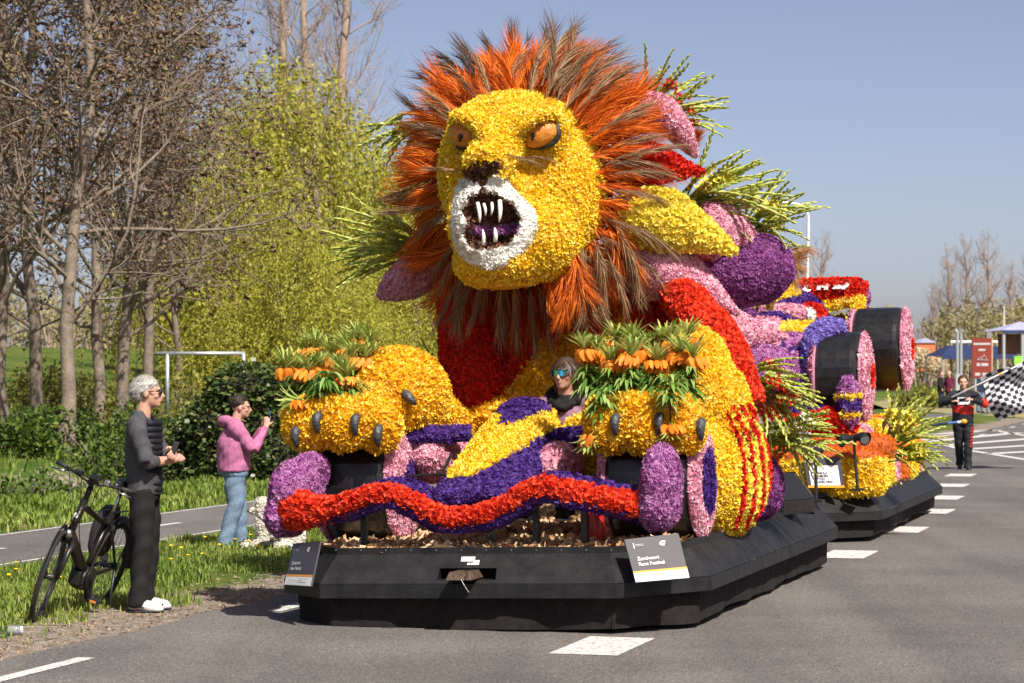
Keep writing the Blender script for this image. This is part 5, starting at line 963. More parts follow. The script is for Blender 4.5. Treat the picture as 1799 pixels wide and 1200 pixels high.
q = lambda p: Vector(hm(p)); vs = MB(); pts = [(.076 * math.sin(t), -.02 - .088 * math.cos(t), .012) for t in np.linspace(-1.2, 1.2, 12)]; V = [hm(np.array(p) + np.array([0, -.004, .024])) for p in pts] + [hm(np.array(p) + np.array([0, -.006, -.024 if abs(i - 5.5) > 1.2 else -.012])) for i, p in enumerate(pts)]
vs.add(V, [(i, i + 1, i + 13, i + 12) for i in range(11)]).build('visor', 'visor', DR, smooth=True); MB().tube([hm(np.array(p) + np.array([0, -.006, .026])) for p in pts], .0045, 6).build('visor_frame', 'blackplastic', DR)
# ---- flag waver in a black and red race suit
g = ground(1692, 826); J = dict(neck=(0, .02, 1.44), head=(0, -.02, 1.595), shL=(.19, .02, 1.37), shR=(-.19, .02, 1.37), elL=(.40, -.10, 1.20), elR=(-.42, -.06, 1.20), wrL=(.15, -.27, 1.29), wrR=(-.20, -.25, 1.26), hip=(0, .0, .92), knL=(.09, -.08, .49), knR=(-.07, .02, .49), anL=(.08, -.10, .07), anR=(-.05, .20, .12), toeL=(.10, -.3, 0), toeR=(-.06, .0, .02))
FW, hm, A = person('woman in a black and red race suit walking with the chequered flag', (g.x, g.y, 0), R(-8), J, 'suitblack', 'suitblack', hands={'L': ((-.7, -.2, .1), (0, .3, -1), 1.1, 1), 'R': ((.7, -.2, .1), (0, .3, -1), 1.1, -1)}, bulk=1.12, shoes=('shoedark', 'shoedark'))
cloth('red_band', [limb([(0, .0, 1.02), (0, .0, 1.18)], [(.195, .148), (.197, .149)], 18, 6, up=(0, 1, 0))], 'suitred', FW, .014, 1, .003); cloth('red_sleeve', [limb([(.33, -.06, 1.26), (.40, -.10, 1.205), (.33, -.16, 1.235)], [.072, .075, .066], 14, 8)], 'suitred', FW, .012, 1, .003)
MB().add([(-.10, -.160, 1.20), (.12, -.160, 1.20), (.12, -.150, 1.33), (-.10, -.150, 1.33)], [(0, 1, 2, 3)]).build('chest_print', 'signwhite', FW); MB().add([(-.08, -.1635, 1.255), (.10, -.1635, 1.255), (.10, -.1545, 1.315), (-.08, -.1545, 1.315)], [(0, 1, 2, 3)]).build('chest_print', 'navy', FW)
for i in range(7): z = .80 - i * .055; x = .178 - i * .004; y = -.075 - .05 * min(1, i / 4); MB().add([(x + .012, y - .02, z), (x - .04, y - .055, z - .03), (x - .04, y - .055, z - .05), (x + .012, y - .02, z - .02)], [(0, 1, 2, 3)]).add([(x + .012, y - .02, z), (x + .012, y + .06, z - .03), (x + .012, y + .06, z - .05), (x + .012, y - .02, z - .02)], [(0, 1, 2, 3)]).build('trouser_chevron', 'suitred', FW)
obj('hair_base', smooth_mesh('hair_base', (lambda V: (hm(V[0]), V[1]))(ell((0, .028, .045), (.08, .09, .085))), 'hairbase'), FW); hair_tufts('hair', None, hm, 'brownhair', FW, 500, .06, .008, lambda d: d[1] > -.05 and d[2] > -.4 or d[2] > .55, (.084, .1, .1), (0, .022, .034), (0, .6, -.2), 12)
for sx in (-1, 1): MB().ell(np.array(hm((sx * .033, -.078, .012))), (.013, .012, .008), None, 8, 6).build('eye', 'eyeblack', FW, smooth=True)
M['check'] = bpy.data.materials.new('flag_cloth'); M['check'].use_nodes = True; nt, b = nodes(M['check']); at_ = nt.nodes.new('ShaderNodeAttribute'); at_.attribute_name = 'uvc'; ck = nt.nodes.new('ShaderNodeTexChecker'); ck.inputs['Scale'].default_value = 1.0; ck.inputs['Color1'].default_value = (.012, .014, .022, 1); ck.inputs['Color2'].default_value = (.62, .62, .66, 1); nt.links.new(at_.outputs['Vector'], ck.inputs['Vector']); nt.links.new(ck.outputs[0], b.inputs['Base Color']); b.inputs['Roughness'].default_value = .7
FL = thing('chequered_flag', 'large black and white chequered flag on a white pole', 'flag', loc=(g.x, g.y, 0)); Yf = g.y - .3; pa = np.array(at(1672, 698, Yf)) - np.array(FL.location); pb = np.array(at(1868, 604, Yf)) - np.array(FL.location)
MB().tube([pa, pb], .016, 10).build('pole', 'signwhite', FL, smooth=True)
for t, mt in ((.42, 'signorange'), (.50, 'signblack'), (.60, 'suitred'), (.72, 'signblack')): MB().tube([pa + (pb - pa) * t, pa + (pb - pa) * (t + .03)], .018, 10).build('pole_band', mt, FL)
nu, nv = 60, 40; V = []; UV = []
P00, P10, P01, P11 = [np.array(at(x, y, Yf + .15)) - np.array(FL.location) for x, y in ((1722, 668), (1870, 585), (1752, 745), (1860, 705))]
for i in range(nu + 1):
    for j in range(nv + 1):
        s, t = i / nu, j / nv; p = (P00 * (1 - s) + P10 * s) * (1 - t) + (P01 * (1 - s) + P11 * s) * t; p = p + np.array([.05 * math.sin(t * 7 + s * 3), .16 * math.sin(s * 9 + t * 4) + .10 * math.sin(t * 8 - s * 5), .05 * math.sin(s * 8 + 1) + .08 * math.sin(s * 3.1) * t]); V.append(p); UV.append((s * 16, t * 13, .5))
I = np.arange((nu + 1) * (nv + 1)).reshape(nu + 1, nv + 1); me = np_mesh('flag_cloth', np.array(V), np.stack([I[:-1, :-1], I[1:, :-1], I[1:, 1:], I[:-1, 1:]], -1).reshape(-1, 4), 'check', smooth=True); at2 = me.attributes.new('uvc', 'FLOAT_VECTOR', 'POINT'); at2.data.foreach_set('vector', np.array(UV, np.float32).ravel()); obj('flag_cloth', me, FL)
BT = thing('streamer_stick', 'blue and white stick with an orange tip beside the flag woman', 'stick', loc=(g.x, g.y, 0)); a, b_ = np.array(at(1625, 748, Yf - .2)) - np.array(BT.location), np.array(at(1698, 740, Yf - .2)) - np.array(BT.location)
MB().tube([a, a + (b_ - a) * .55], [.03, .022], 8).build('sleeve', 'navy', BT); MB().tube([a + (b_ - a) * .55, a + (b_ - a) * .78], .022, 8).build('sleeve', 'phoneblue', BT); MB().tube([a + (b_ - a) * .78, a + (b_ - a) * .88], .022, 8).build('band', 'signwhite', BT); MB().ell(a + (b_ - a) * .94, (.06, .05, .045), None, 12, 8).build('tip', 'signorange', BT, smooth=True)
VOX[0] = 2.0
# ---- onlookers far down the road
def stand(dx=0): return dict(neck=(0, .02, 1.46), head=(0, -.01, 1.62), shL=(.19, .02, 1.39), shR=(-.19, .02, 1.39), elL=(.24, .02, 1.12), elR=(-.24, .02, 1.12), wrL=(.2, -.12, .92), wrR=(-.2, -.12, .92), hip=(0, 0, .92), knL=(.09, -.02, .49), knR=(-.09, -.02, .49), anL=(.1, .02, .07), anR=(-.1, .02, .07), toeL=(.12, -.2, 0), toeR=(-.12, -.2, 0))
for lb, px_, py_, rz, tp, lg, hb, ln in [('onlooker in a long dark coat on the far verge', 1653, 718, 60, 'blackcloth', 'navy', 'hairbase', .35), ('white haired onlooker in a wine red coat on the far verge', 1668, 718, -40, 'winecoat', 'navy', 'greybase', .2), ('onlooker in blue jeans standing behind the chequered flag', 1722, 726, 20, 'navy', 'jeans', 'hairbase', 0),
                                      ('onlooker in jeans beside the blue jeans onlooker behind the flag', 1740, 728, -10, 'blackcloth', 'jeans', 'hairbase', 0), ('onlooker in dark trousers behind the flag edge', 1762, 727, 15, 'jacketgrey', 'blackcloth', 'greybase', 0)]:
    g = ground(px_, py_); T, hm, A = person(lb, (g.x, g.y, 0), R(rz), stand(), tp, lg, voxel=.02, hands={'L': ((0, -.3, -1), (-1, 0, 0), .5, 1), 'R': ((0, -.3, -1), (1, 0, 0), .5, -1)}, bulk=1.15, group='onlookers on the far verge')
    obj('hair', smooth_mesh('hair', (lambda V: (hm(V[0]), V[1]))(ell((0, .03, .045), (.085, .09, .09))), hb), T)
    if ln: cloth('coat_skirt', [limb([(0, 0, .98), (0, 0, .75)], [(.2, .15), (.22, .17)], 16, 5, up=(0, 1, 0))], tp, T, .02, 1, .004)
VOX[0] = 1.0
# ---- dogs
M['curl'] = petal_mat('white_curls', [(.60, .55, .46), (.72, .68, .60), (.80, .77, .70)], .1); KIND['curl'] = ('hyacinth', .022, .022); M['under_curl'] = mat('dog_skin', (.5, .45, .38), .9)
g = ground(470, 970); DOG = thing('poodle', 'white curly poodle lying in the grass beside the photographing person', 'dog', loc=(g.x, g.y, hz(g.x, g.y)), rot=(0, 0, R(10))); DOG.scale = (.88,) * 3
dg_ = [ell((.12, .0, .22), (.22, .14, .15)), ell((-.02, -.02, .26), (.13, .13, .18)), limb([(-.02, -.02, .34), (-.06, -.02, .44)], [.09, .08]), ell((-.07, -.02, .48), (.085, .08, .08)), ell((-.06, -.02, .54), (.085, .085, .06)), limb([(-.10, -.02, .47), (-.17, -.03, .44), (-.21, -.03, .43)], [.05, .036, .028]), ell((-.02, -.095, .44), (.035, .03, .09)), ell((-.02, .06, .44), (.035, .03, .09)),
       limb([(-.04, -.08, .22), (-.06, -.10, .10), (-.16, -.10, .05), (-.30, -.10, .045)], [.06, .055, .05, .04]), limb([(-.04, .06, .22), (-.06, .08, .10), (-.26, .07, .045)], [.06, .055, .04]), ell((.28, -.06, .15), (.15, .12, .14)), limb([(.34, -.1, .08), (.18, -.16, .05), (.06, -.16, .04)], [.06, .05, .04]), limb([(.36, 0, .24), (.46, 0, .32), (.48, .0, .42)], [.03, .025, .04])]
shp = fuse(dg_, .02, 2); o_ = coat('coat', shp, DOG, None, colour='curl', under='under_curl'); o_[0].name = 'body'; o_[1].name = 'curls'
MB().ell((-.222, -.03, .437), (.016, .018, .014), None, 10, 8).build('nose', 'eyeblack', DOG, smooth=True); MB().ell((-.145, -.075, .485), (.009, .008, .009), None, 8, 6).build('eye', 'eyeblack', DOG, smooth=True); MB().tube(catmull([(-.11, -.07, .37), (-.04, -.15, .33), (.05, -.12, .31)], 8), .01, 6).build('harness', 'navy', DOG); MB().ell((-.03, -.15, .06), (.10, .035, .04), None, 14, 8).build('black_pouch', 'blackcloth', DOG, smooth=True)  # last piece: small black cloth ellipsoid low beside the near foreleg
M['tanfur'] = mat('tan_fur', (.42, .24, .11), .9, var=.25, scale=18, bump=.6, bscale=70)
g = ground(1793, 734); D2 = thing('tan_dog', 'tan dog standing at the right edge near the flag', 'dog', loc=(g.x, g.y, 0), rot=(0, 0, R(195)))
dd = [limb([(-.28, 0, .48), (0, 0, .46), (.28, 0, .50)], [(.12, .13), (.13, .15), (.13, .17)], 14), limb([(.28, 0, .52), (.38, 0, .66), (.42, 0, .72)], [.11, .08, .07]), ell((.45, 0, .75), (.10, .08, .08)), limb([(.5, 0, .74), (.6, 0, .70)], [.05, .035]), ell((.42, .07, .76), (.02, .02, .06)), ell((.42, -.07, .76), (.02, .02, .06)), limb([(-.30, 0, .55), (-.45, 0, .60), (-.56, 0, .50)], [.035, .04, .02])]
for sy in (-.08, .08): dd += [limb([(.24, sy, .42), (.25, sy, .22), (.24, sy, .03), (.28, sy, .02)], [.06, .035, .028, .03]), limb([(-.24, sy, .45), (-.18, sy, .30), (-.30, sy, .18), (-.26, sy, .03), (-.22, sy, .02)], [.08, .055, .032, .028, .03])]
obj('body', smooth_mesh('body', fuse(dd, .02, 2), 'tanfur'), D2)
# ================================================================ bicycle on its stand
M['framebrown'] = mat('bike_frame_bronze', (.030, .024, .019), .3, .6); M['chrome'] = mat('bike_steel', (.45, .45, .46), .25, 1.0); M['pannier'] = mat('pannier_fabric', (.022, .016, .020), .8, var=.3, scale=20, bump=.3, bscale=120); M['reflector'] = mat('pedal_reflector', (.7, .22, .02), .3)
p0 = ground(60, 1092); p1 = Vector((p0.x + .27, p0.y + 1.10, 0)); mid = (p0 + p1) / 2
BK = thing('bicycle', 'dark electric bicycle with panniers leaning on its stand at the roadside', 'bicycle', loc=(mid.x, mid.y, .0)); BK.rotation_mode = 'XYZ'; BK.rotation_euler = (Matrix.Rotation(math.atan2(p0.x - mid.x, -(p0.y - mid.y)), 4, 'Z') @ Matrix.Rotation(R(18), 4, 'Y')).to_euler()
FA, RA = np.array([0, -.56, .35]), np.array([0, .55, .35])
def bike_wheel(c, steer):
    w = grp('wheel', BK); w.location = c; w.rotation_euler = (0, 0, steer)
    ring = lambda r, k=40: [np.array([0, r * math.cos(t), r * math.sin(t)]) for t in np.linspace(0, 2 * math.pi, k)]
    MB().tube(ring(.335), .021, 10, False).build('tyre', 'rubber', w, smooth=True); MB().tube(ring(.308), [(.010, .012)] * 40, 8, False).build('rim', 'blackplastic', w, smooth=True); sp = MB()
    for k in range(28): a = k * 2 * math.pi / 28; s_ = 1 if k % 2 else -1; sp.tube([(s_ * .028, .03 * math.cos(a + .5 * s_), .03 * math.sin(a + .5 * s_)), (0, .30 * math.cos(a), .30 * math.sin(a))], .0014, 4, False)
    sp.build('spokes', 'chrome', w); MB().lathe([(.012, -.05), (.03, -.035), (.022, 0), (.03, .035), (.012, .05)], (0, 0, 0), 14, 'X').build('hub', 'blackplastic', w, smooth=True); MB().lathe([(.03, -.043), (.085, -.043), (.085, -.040), (.03, -.040)], (0, 0, 0), 20, 'X').build('brake_disc', 'chrome', w)
    return w
ST = R(13); bike_wheel(FA, ST); bike_wheel(RA, 0)
hb, ht_ = np.array([0, -.40, .66]), np.array([0, -.30, .93]); bb = np.array([0, .10, .30]); seat = np.array([0, .32, .78])
fr_ = MB().tube([hb, ht_], .028, 12).tube([hb + (0, .02, .0), np.array([0, -.05, .42]), bb], [.042, .047, .05], 12).tube([ht_ + (0, 0, -.05), seat + (0, -.02, -.10)], .022, 10).tube([bb, seat], .024, 10)
for s in (-1, 1): fr_.tube([bb + (s * .03, 0, 0), RA + (s * .065, 0, 0)], .013, 8).tube([seat + (s * .02, 0, -.08), RA + (s * .065, 0, 0)], .010, 8)
fr_.build('frame', 'framebrown', BK, smooth=True)
MB().lathe([(.03, -.06), (.085, -.06), (.095, -.03), (.095, .03), (.085, .06), (.03, .06)], bb + (0, -.02, -.01), 18, 'X').box(bb + (0, -.09, .0), (.09, .14, .11)).build('motor', 'blackplastic', BK, bevel=.01)
sm_ = lambda v: tuple(Matrix.Rotation(ST, 3, Vector((0, .35, 1))) @ (Vector(v) - Vector(hb)) + Vector(hb)); fk = MB().tube([sm_(hb + (0, 0, -.01)), sm_(hb + (0, -.02, -.06))], .03, 10)
for s in (-1, 1): fk.tube([sm_(hb + (s * .02, -.01, -.04)), sm_(hb + (s * .062, -.03, -.06)), sm_(FA + (s * .06, .02, .22)), sm_(FA + (s * .055, 0, 0))], [.02, .022, .021, .016], 10)
fk.build('fork', 'blackplastic', BK, smooth=True)
def guard(c, a0, a1, steer, nm='mudguard'):
    m3 = Matrix.Rotation(steer, 3, 'Z'); pts = [Vector(c) + m3 @ Vector((0, .372 * math.cos(t), .372 * math.sin(t))) for t in np.linspace(a0, a1, 16)]; MB().tube(pts, [(.032, .005)] * 16, 8, up=(1, .0, 0)).build(nm, 'blackplastic', BK, smooth=True)
guard(FA, R(20), R(205), ST); guard(RA, R(-20), R(170), 0)
top = np.array(sm_(ht_ + (0, .03, .10))); MB().tube([sm_(ht_), tuple(top)], .022, 10).tube([tuple(top), sm_(ht_ + (0, -.05, .15))], .02, 10).build('stem', 'framebrown', BK, smooth=True)
bar = [np.array(sm_(ht_ + (x, y, z))) for x, y, z in ((-.31, .12, .16), (-.20, .03, .165), (-.08, -.05, .155), (0, -.055, .15), (.08, -.05, .155), (.20, .03, .165), (.31, .12, .16))]; HB = MB().tube(catmull(bar, 20), .012, 8).build('handlebar', 'blackplastic', BK, smooth=True)
for a, b in ((bar[0], bar[1]), (bar[6], bar[5])): MB().tube([a, a + (b - a) * .85], [.019, .017], 10).build('grip', 'rubber', HB, smooth=True)
for i, s in ((1, -1), (5, 1)): MB().tube([bar[i] + (0, 0, -.01), bar[i] + (s * .02, -.06, -.02), bar[i] + (s * .12, -.03, -.03)], [.012, .009, .006], 6).build('brake_lever', 'chrome', HB, smooth=True)
MB().box(bar[3] + (.03, -.01, .04), (.085, .06, .018), (.5, 0, 0)).build('display', 'lens', HB, bevel=.005); MB().box(bar[4] + (.05, -.02, .03), (.05, .045, .05)).build('bell', 'steel', HB, bevel=.012); MB().box(bar[2] + (-.03, .0, .03), (.06, .04, .03)).build('switch', 'blackplastic', HB, bevel=.006)
MB().lathe([(.0, -.035), (.03, -.03), (.036, .0), (.030, .03), (.0, .035)], np.array(sm_(hb + (0, -.06, .02))), 14, 'Y').build('headlight', 'chrome', BK, smooth=True); MB().box(np.array(sm_(hb + (0, -.038, .16))), (.03, .008, .036)).build('head_badge', 'signwhite', BK, bevel=.004)
for k, (a, b) in enumerate(((bar[1], hb), (bar[5], hb), (bar[2], bb), (bar[4], seat))): MB().tube(catmull([a, (a + b) / 2 + (.05 * (-1) ** k, -.13, .06 - .05 * k), np.array(b) + (.02 * (-1) ** k, -.02, .03)], 10), .0035, 5).build('cable', 'blackplastic', BK)
MB().tube([seat, seat + (0, .06, .20)], .015, 10).build('seat_post', 'chrome', BK, smooth=True); sd = seat + (0, .05, .22)
MB().tube(catmull([sd + (0, -.17, .01), sd + (0, -.05, .015), sd + (0, .06, .02), sd + (0, .11, .02)], 10), [(.02, .02), (.03, .025), (.035, .03), (.045, .03), (.06, .035), (.075, .035), (.085, .035), (.085, .035), (.07, .03), (.03, .02)], 12, up=(0, 0, 1)).build('saddle', 'blackplastic', BK, smooth=True)
ck_ = MB().lathe([(.02, -.004), (.085, -.004), (.085, .004), (.02, .004)], bb + (.07, 0, 0), 24, 'X').tube([bb + (.085, 0, 0), bb + (.09, .05, -.16)], .012, 8).tube([bb + (-.085, 0, 0), bb + (-.09, -.05, .16)], .012, 8); ck_.build('crank', 'blackplastic', BK)
for s, o in ((1, (.14, .05, -.16)), (-1, (-.14, -.05, .16))): pd = MB().box(bb + o, (.09, .10, .025)).build('pedal', 'blackplastic', BK, bevel=.006); MB().box(bb + np.array(o) + (0, -.052, 0), (.05, .004, .014)).build('reflector', 'reflector', pd)
MB().tube([RA + (.09, -.08, .05), RA + (.14, -.14, -.15), RA + (.20, -.16, -.335)], [.014, .012, .014], 8).build('kickstand', 'blackplastic', BK, smooth=True)
rk = MB()
for s in (-1, 1): rk.tube([seat + (s * .06, .02, -.06), RA + (s * .075, .0, .40), RA + (s * .075, .28, .40)], .007, 6).tube([RA + (s * .07, 0, .02), RA + (s * .075, .12, .40)], .006, 6)
rk.build('luggage_rack', 'blackplastic', BK)
for s in (-1, 1):
    pn = MB().tube(catmull([RA + (s * .14, .10, .42), RA + (s * .155, .10, .25), RA + (s * .145, .10, .03)], 8), [(.13, .045), (.15, .07), (.16, .08), (.165, .085), (.165, .085), (.16, .08), (.155, .075), (.13, .05)], 14, up=(1, 0, 0)).build('pannier', 'pannier', BK, smooth=True); MB().lathe([(.020, -.004), (.028, -.004), (.028, .004), (.020, .004)], RA + (s * .10, -.06, .12), 16, 'X').build('reflective_ring', 'signgrey', pn)
# clear plastic jar in the verge
g = ground(26, 1116); JR = thing('plastic_jar', 'clear plastic jar lying on the dirt verge at the left edge', 'jar', loc=(g.x, g.y, .035), rot=(0, R(90), R(10))); M['clear'] = mat('clear_plastic', (.75, .78, .82), .12, spec=.6); nt, b = nodes(M['clear']); b.inputs['Transmission Weight'].default_value = .75
MB().lathe([(.0, -.05), (.028, -.05), (.032, -.045), (.032, .03), (.026, .04)], (0, 0, 0), 16).build('jar_body', 'clear', JR, smooth=True); MB().lathe([(.0, .056), (.028, .056), (.028, .038), (.02, .038)], (0, 0, 0), 16).build('lid', 'signwhite', JR, smooth=True)
# ================================================================ trees, shrubs, grass
def grow(seed, H, r0, n1, n2, n3, lean=(0, 0), up=.55, first=.25, spread=.38, wander=.25):
    rs = np.random.default_rng(seed); out = []; twig = []
    k = 12; t = np.linspace(0, 1, k); P = np.zeros((k, 3)); P[:, 2] = t * H; w = rs.normal(0, wander, (k, 2)).cumsum(0) * .35; w -= w[0]; P[:, :2] = w + np.outer(t, lean) * H; r = r0 * (1 - t) ** .8 + .012; r[0] *= 1.45; out.append((P, r, 0))
    def side(P0, r_, T, ln, lvl, nk, ups):
        a = rs.normal(0, 1, 3); a -= T * (a @ T); a /= np.linalg.norm(a); ang = rs.uniform(.65, 1.15); d = T * math.cos(ang) + a * math.sin(ang); pts = [P0]; st = ln / nk
        for i in range(nk): d = d + rs.normal(0, .16, 3) + np.array([0, 0, ups * .22]); d /= np.linalg.norm(d); pts.append(pts[-1] + d * st)
        rr = r_ * (1 - np.linspace(0, 1, nk + 1)) ** .7 + .003; return np.array(pts), rr
    def along(P, r, f): i = min(int(f * (len(P) - 1)), len(P) - 2); g_ = f * (len(P) - 1) - i; T = P[i + 1] - P[i]; return P[i] * (1 - g_) + P[i + 1] * g_, r[i] * (1 - g_) + r[i + 1] * g_, T / np.linalg.norm(T)
    for i in range(n1):
        f = first + (.97 - first) * (i + rs.random()) / n1; p, rr, T = along(P, r, f); ln = H * spread * (1.05 - .75 * f) * rs.uniform(.7, 1.25); B, rb = side(p, min(rr * .5, .042), T, ln, 1, 7, up); out.append((B, rb, 1))
        for j in range(n2):
            f2 = rs.uniform(.2, 1); p2, r2, T2 = along(B, rb, f2); C, rc = side(p2, max(.008, r2 * .6), T2, ln * rs.uniform(.25, .5) * (1.15 - .4 * f2), 2, 4, up * .8); out.append((C, rc, 2))
            for m in range(n3): p3, r3, T3 = along(C, rc, rs.uniform(.15, 1)); D, rd = side(p3, .006, T3, ln * rs.uniform(.08, .18), 3, 2, up * .5); twig.append((D, rd))
    return out, twig
def tree_meshes(nm, seed, bark, twigm, cone=None, cones=4, csize=.035, **k):
    segs, tw = grow(seed, **k); mb = MB()
    for P, r, l in segs:
        V, Fc = tube(P, r, (9, 5, 3)[l], False); mb.add(V, Fc)
    trunk = mb.mesh('trunk', bark, True); rs = np.random.default_rng(seed + 1); V = []; Fa = []; rn = []
    for P, r in tw:
        s = rs.normal(0, 1, 3); s /= np.linalg.norm(s); b = len(V); rv = rs.random() * .5
        for p, w in zip(P, (.007, .005, .002)): V += [p + s * w, p - s * w]; rn += [rv, rv]
        Fa += [(b, b + 1, b + 3), (b, b + 3, b + 2), (b + 2, b + 3, b + 5), (b + 2, b + 5, b + 4)]
    if cone:
        n = len(tw) * cones; tp = np.array([P for P, r in tw]); i = rs.integers(0, len(tw), n); f = rs.random(n)[:, None]; c = tp[i, 1] * (1 - f) + tp[i, 2] * f + rs.normal(0, .05, (n, 3)); b = len(V); s = csize * rs.uniform(.5, 1.4, n)[:, None, None]; q = rs.normal(0, 1, (n, 4, 3)); q[:, :, 2] -= .4; q *= .75
        Vc = (c[:, None] + q * s).reshape(-1, 3); rc = np.repeat(rs.uniform(.3, 1, n), 4); I = b + np.arange(n)[:, None] * 4; Fc = np.concatenate([np.stack([I[:, 0] + x, I[:, 0] + y, I[:, 0] + z], 1) for x, y, z in ((0, 1, 2), (0, 2, 3), (0, 3, 1), (1, 3, 2))]); V = np.concatenate([np.array(V), Vc]); rn = np.concatenate([np.array(rn), rc]); Fa = np.concatenate([np.array(Fa), Fc])
    return trunk, np_mesh('crown', np.array(V), np.array(Fa), twigm, np.array(rn))
M['bark'] = mat('alder_bark', (.125, .098, .072), .9, col2=(.25, .20, .152), scale=5, bump=.9, bscale=22); M['palebark'] = mat('pale_bark', (.26, .19, .15), .9, col2=(.38, .29, .235), scale=4, bump=.5, bscale=18)
M['alder'] = petal_mat('alder_twigs', [(.30, .215, .15), (.20, .13, .09), (.115, .070, .048), (.18, .12, .08), (.25, .20, .075)], 0, .8); M['baretwig'] = petal_mat('bare_twigs', [(.26, .19, .145), (.34, .26, .20)], 0, .8)
def tree(nm, label, px_, base_py, Y, meshes, s=1.0, rz=0.0, group=None, tilt=(0, 0)):
    p = at(px_, base_py, Y); z = hz(p.x, p.y); T = thing(nm, label, 'tree', loc=(p.x, p.y, z - .05), rot=(tilt[0], tilt[1], rz), group=group); T.scale = (s, s, s); a = obj('trunk', meshes[0], T); b = obj('crown', meshes[1], T); return T
AL = [tree_meshes('alder', 100 + i, 'bark', 'alder', True, 2, .046, H=13.5, r0=.135, n1=36, n2=10, n3=8, lean=((.03, 0), (-.04, .02), (.0, -.03), (.05, .02))[i], up=.35, first=.16, spread=.36) for i in range(3)]
for i, (x, Y, s, rz, lb) in enumerate([(112, 47, 1.0, .3, 'alder with a forked leaning stem behind the bicycle'), (70, 56, 1.05, 2.2, 'alder trunk just left of the forked alder'), (10, 50, 1.1, 4.0, 'alder at the very left edge, dense with dark cones'), (175, 60, 1.0, 1.1, 'slim alder right of the forked alder'), (208, 52, .95, 5.2, 'alder standing behind the grey haired man'),
                                     (262, 66, 1.05, 3.0, 'alder with cones right of the grey haired man, tall and thin'), (-70, 60, 1.0, .9, 'alder beyond the left edge whose twigs reach into view'), (320, 72, .8, 2.0, 'low alder beside the goal frame')]):
    tree('alder_tree', lb, x, 700, Y, AL[i % 3], s, rz, 'alders along the ditch')
PB = tree_meshes('bare', 140, 'palebark', 'baretwig', None, H=24, r0=.4, n1=44, n2=10, n3=7, lean=(.02, 0), up=1.0, first=.2, spread=.30)
for x, Y, s, rz, lb in [(600, 120, 1.0, 0, 'tall bare poplar rising behind the willow left of the mane'), (490, 125, 1.02, 2.0, 'tall bare tree left of the willow top'), (545, 135, 1.05, 4.0, 'tall bare tree between the other two behind the willow')]: tree('bare_tree', lb, x, 648, Y, PB, s, rz, 'bare trees behind the willows')
# ---- leaf clouds
def leaves_on(P, D, size, mat_, ratio=.45, nm='leaves', seed=0, rn=None):
    rs = np.random.default_rng(seed); n = len(P); D = D / (np.linalg.norm(D, axis=1)[:, None] + 1e-9); ref = rs.normal(0, 1, (n, 3)); Sd = np.cross(D, ref); Sd /= np.linalg.norm(Sd, axis=1)[:, None] + 1e-9; s = (size * rs.uniform(.6, 1.4, n))[:, None]
    V = np.stack([P, P + D * s * .5 + Sd * s * ratio * .5, P + D * s, P + D * s * .5 - Sd * s * ratio * .5], 1).reshape(-1, 3); Fa = np.arange(n * 4).reshape(n, 4); return np_mesh(nm, V, Fa, mat_, np.repeat(rs.random(n) if rn is None else rn, 4))
M['willow'] = petal_mat('willow_leaves', [(.20, .20, .03), (.33, .32, .042), (.47, .44, .07), (.39, .365, .055)], .35); M['shrub'] = petal_mat('shrub_leaves', [(.022, .05, .008), (.045, .09, .013), (.085, .14, .02), (.17, .20, .035)], .2); M['ivy'] = petal_mat('ivy_leaves', [(.022, .042, .012), (.045, .078, .018), (.08, .115, .028), (.17, .18, .06)], .1, .35); M['budleaf'] = petal_mat('young_leaves', [(.13, .14, .025), (.20, .21, .04), (.28, .28, .06), (.15, .12, .05)], .3)
def willow_mesh(seed, H=11, Wd=4.2, strands=620, droop=1.0):
    rs = np.random.default_rng(seed); P = []; D = []; rn = []
    cl = [(rs.uniform(-.75, .75) * Wd, rs.uniform(-.75, .75) * Wd, H * rs.uniform(.3, 1.02) ) for _ in range(46)]
    for i in range(strands):
        c = cl[rs.integers(0, len(cl))]; fall = (1 - (math.hypot(c[0], c[1]) / Wd) ** 2 * .45); p = np.array([c[0], c[1], c[2] * fall]) + rs.normal(0, .55, 3); d = np.array([rs.normal(0, .6), rs.normal(0, .6), rs.uniform(-.1, .6)]); ln = rs.uniform(1.2, 3.2) * droop; k = int(ln / .065); tone = rs.random()
        for j in range(k):
            d = d + np.array([0, 0, -.13]); d /= np.linalg.norm(d); p = p + d * .07
            if p[2] < .3: break
            P.append(p + rs.normal(0, .05, 3)); D.append(d + rs.normal(0, .5, 3)); rn.append(np.clip(tone + rs.normal(0, .15), 0, 1))
    tr, tw = grow(seed, H * .9, .35, 12, 5, 0, first=.15, up=.9, spread=.4); mb = MB()
    for Pp, r, l in tr: V, Fc = tube(Pp, r, (8, 5, 3)[l], False); mb.add(V, Fc)
    return mb.mesh('trunk', 'bark', True), leaves_on(np.array(P), np.array(D), .155, 'willow', .42, 'crown', seed, np.array(rn))
WL = [willow_mesh(7, 12, 5.2, 2100), willow_mesh(8, 9, 4.2, 1300)]
for x, Y, k, s, rz, lb in [(560, 84, 0, .98, 0, 'tall yellow green weeping willow left of the lion mane'), (420, 78, 1, .92, 1, 'weeping willow with hanging yellow curtains behind the goal frame'), (650, 90, 1, 1.05, 3, 'yellow green willow close behind the lion mane'), (345, 95, 1, .8, 2, 'smaller willow seen between the alder trunks'), (500, 70, 1, .62, 4, 'low willow thicket behind the crown imperials'), (720, 76, 1, .65, 5, 'low willow bush behind the red throat of the lion'), (610, 72, 1, .55, .5, 'low willow bush above the left paw')]: tree('willow_tree', lb, x, 690, Y, WL[k], s, rz, 'willows behind the pitch')
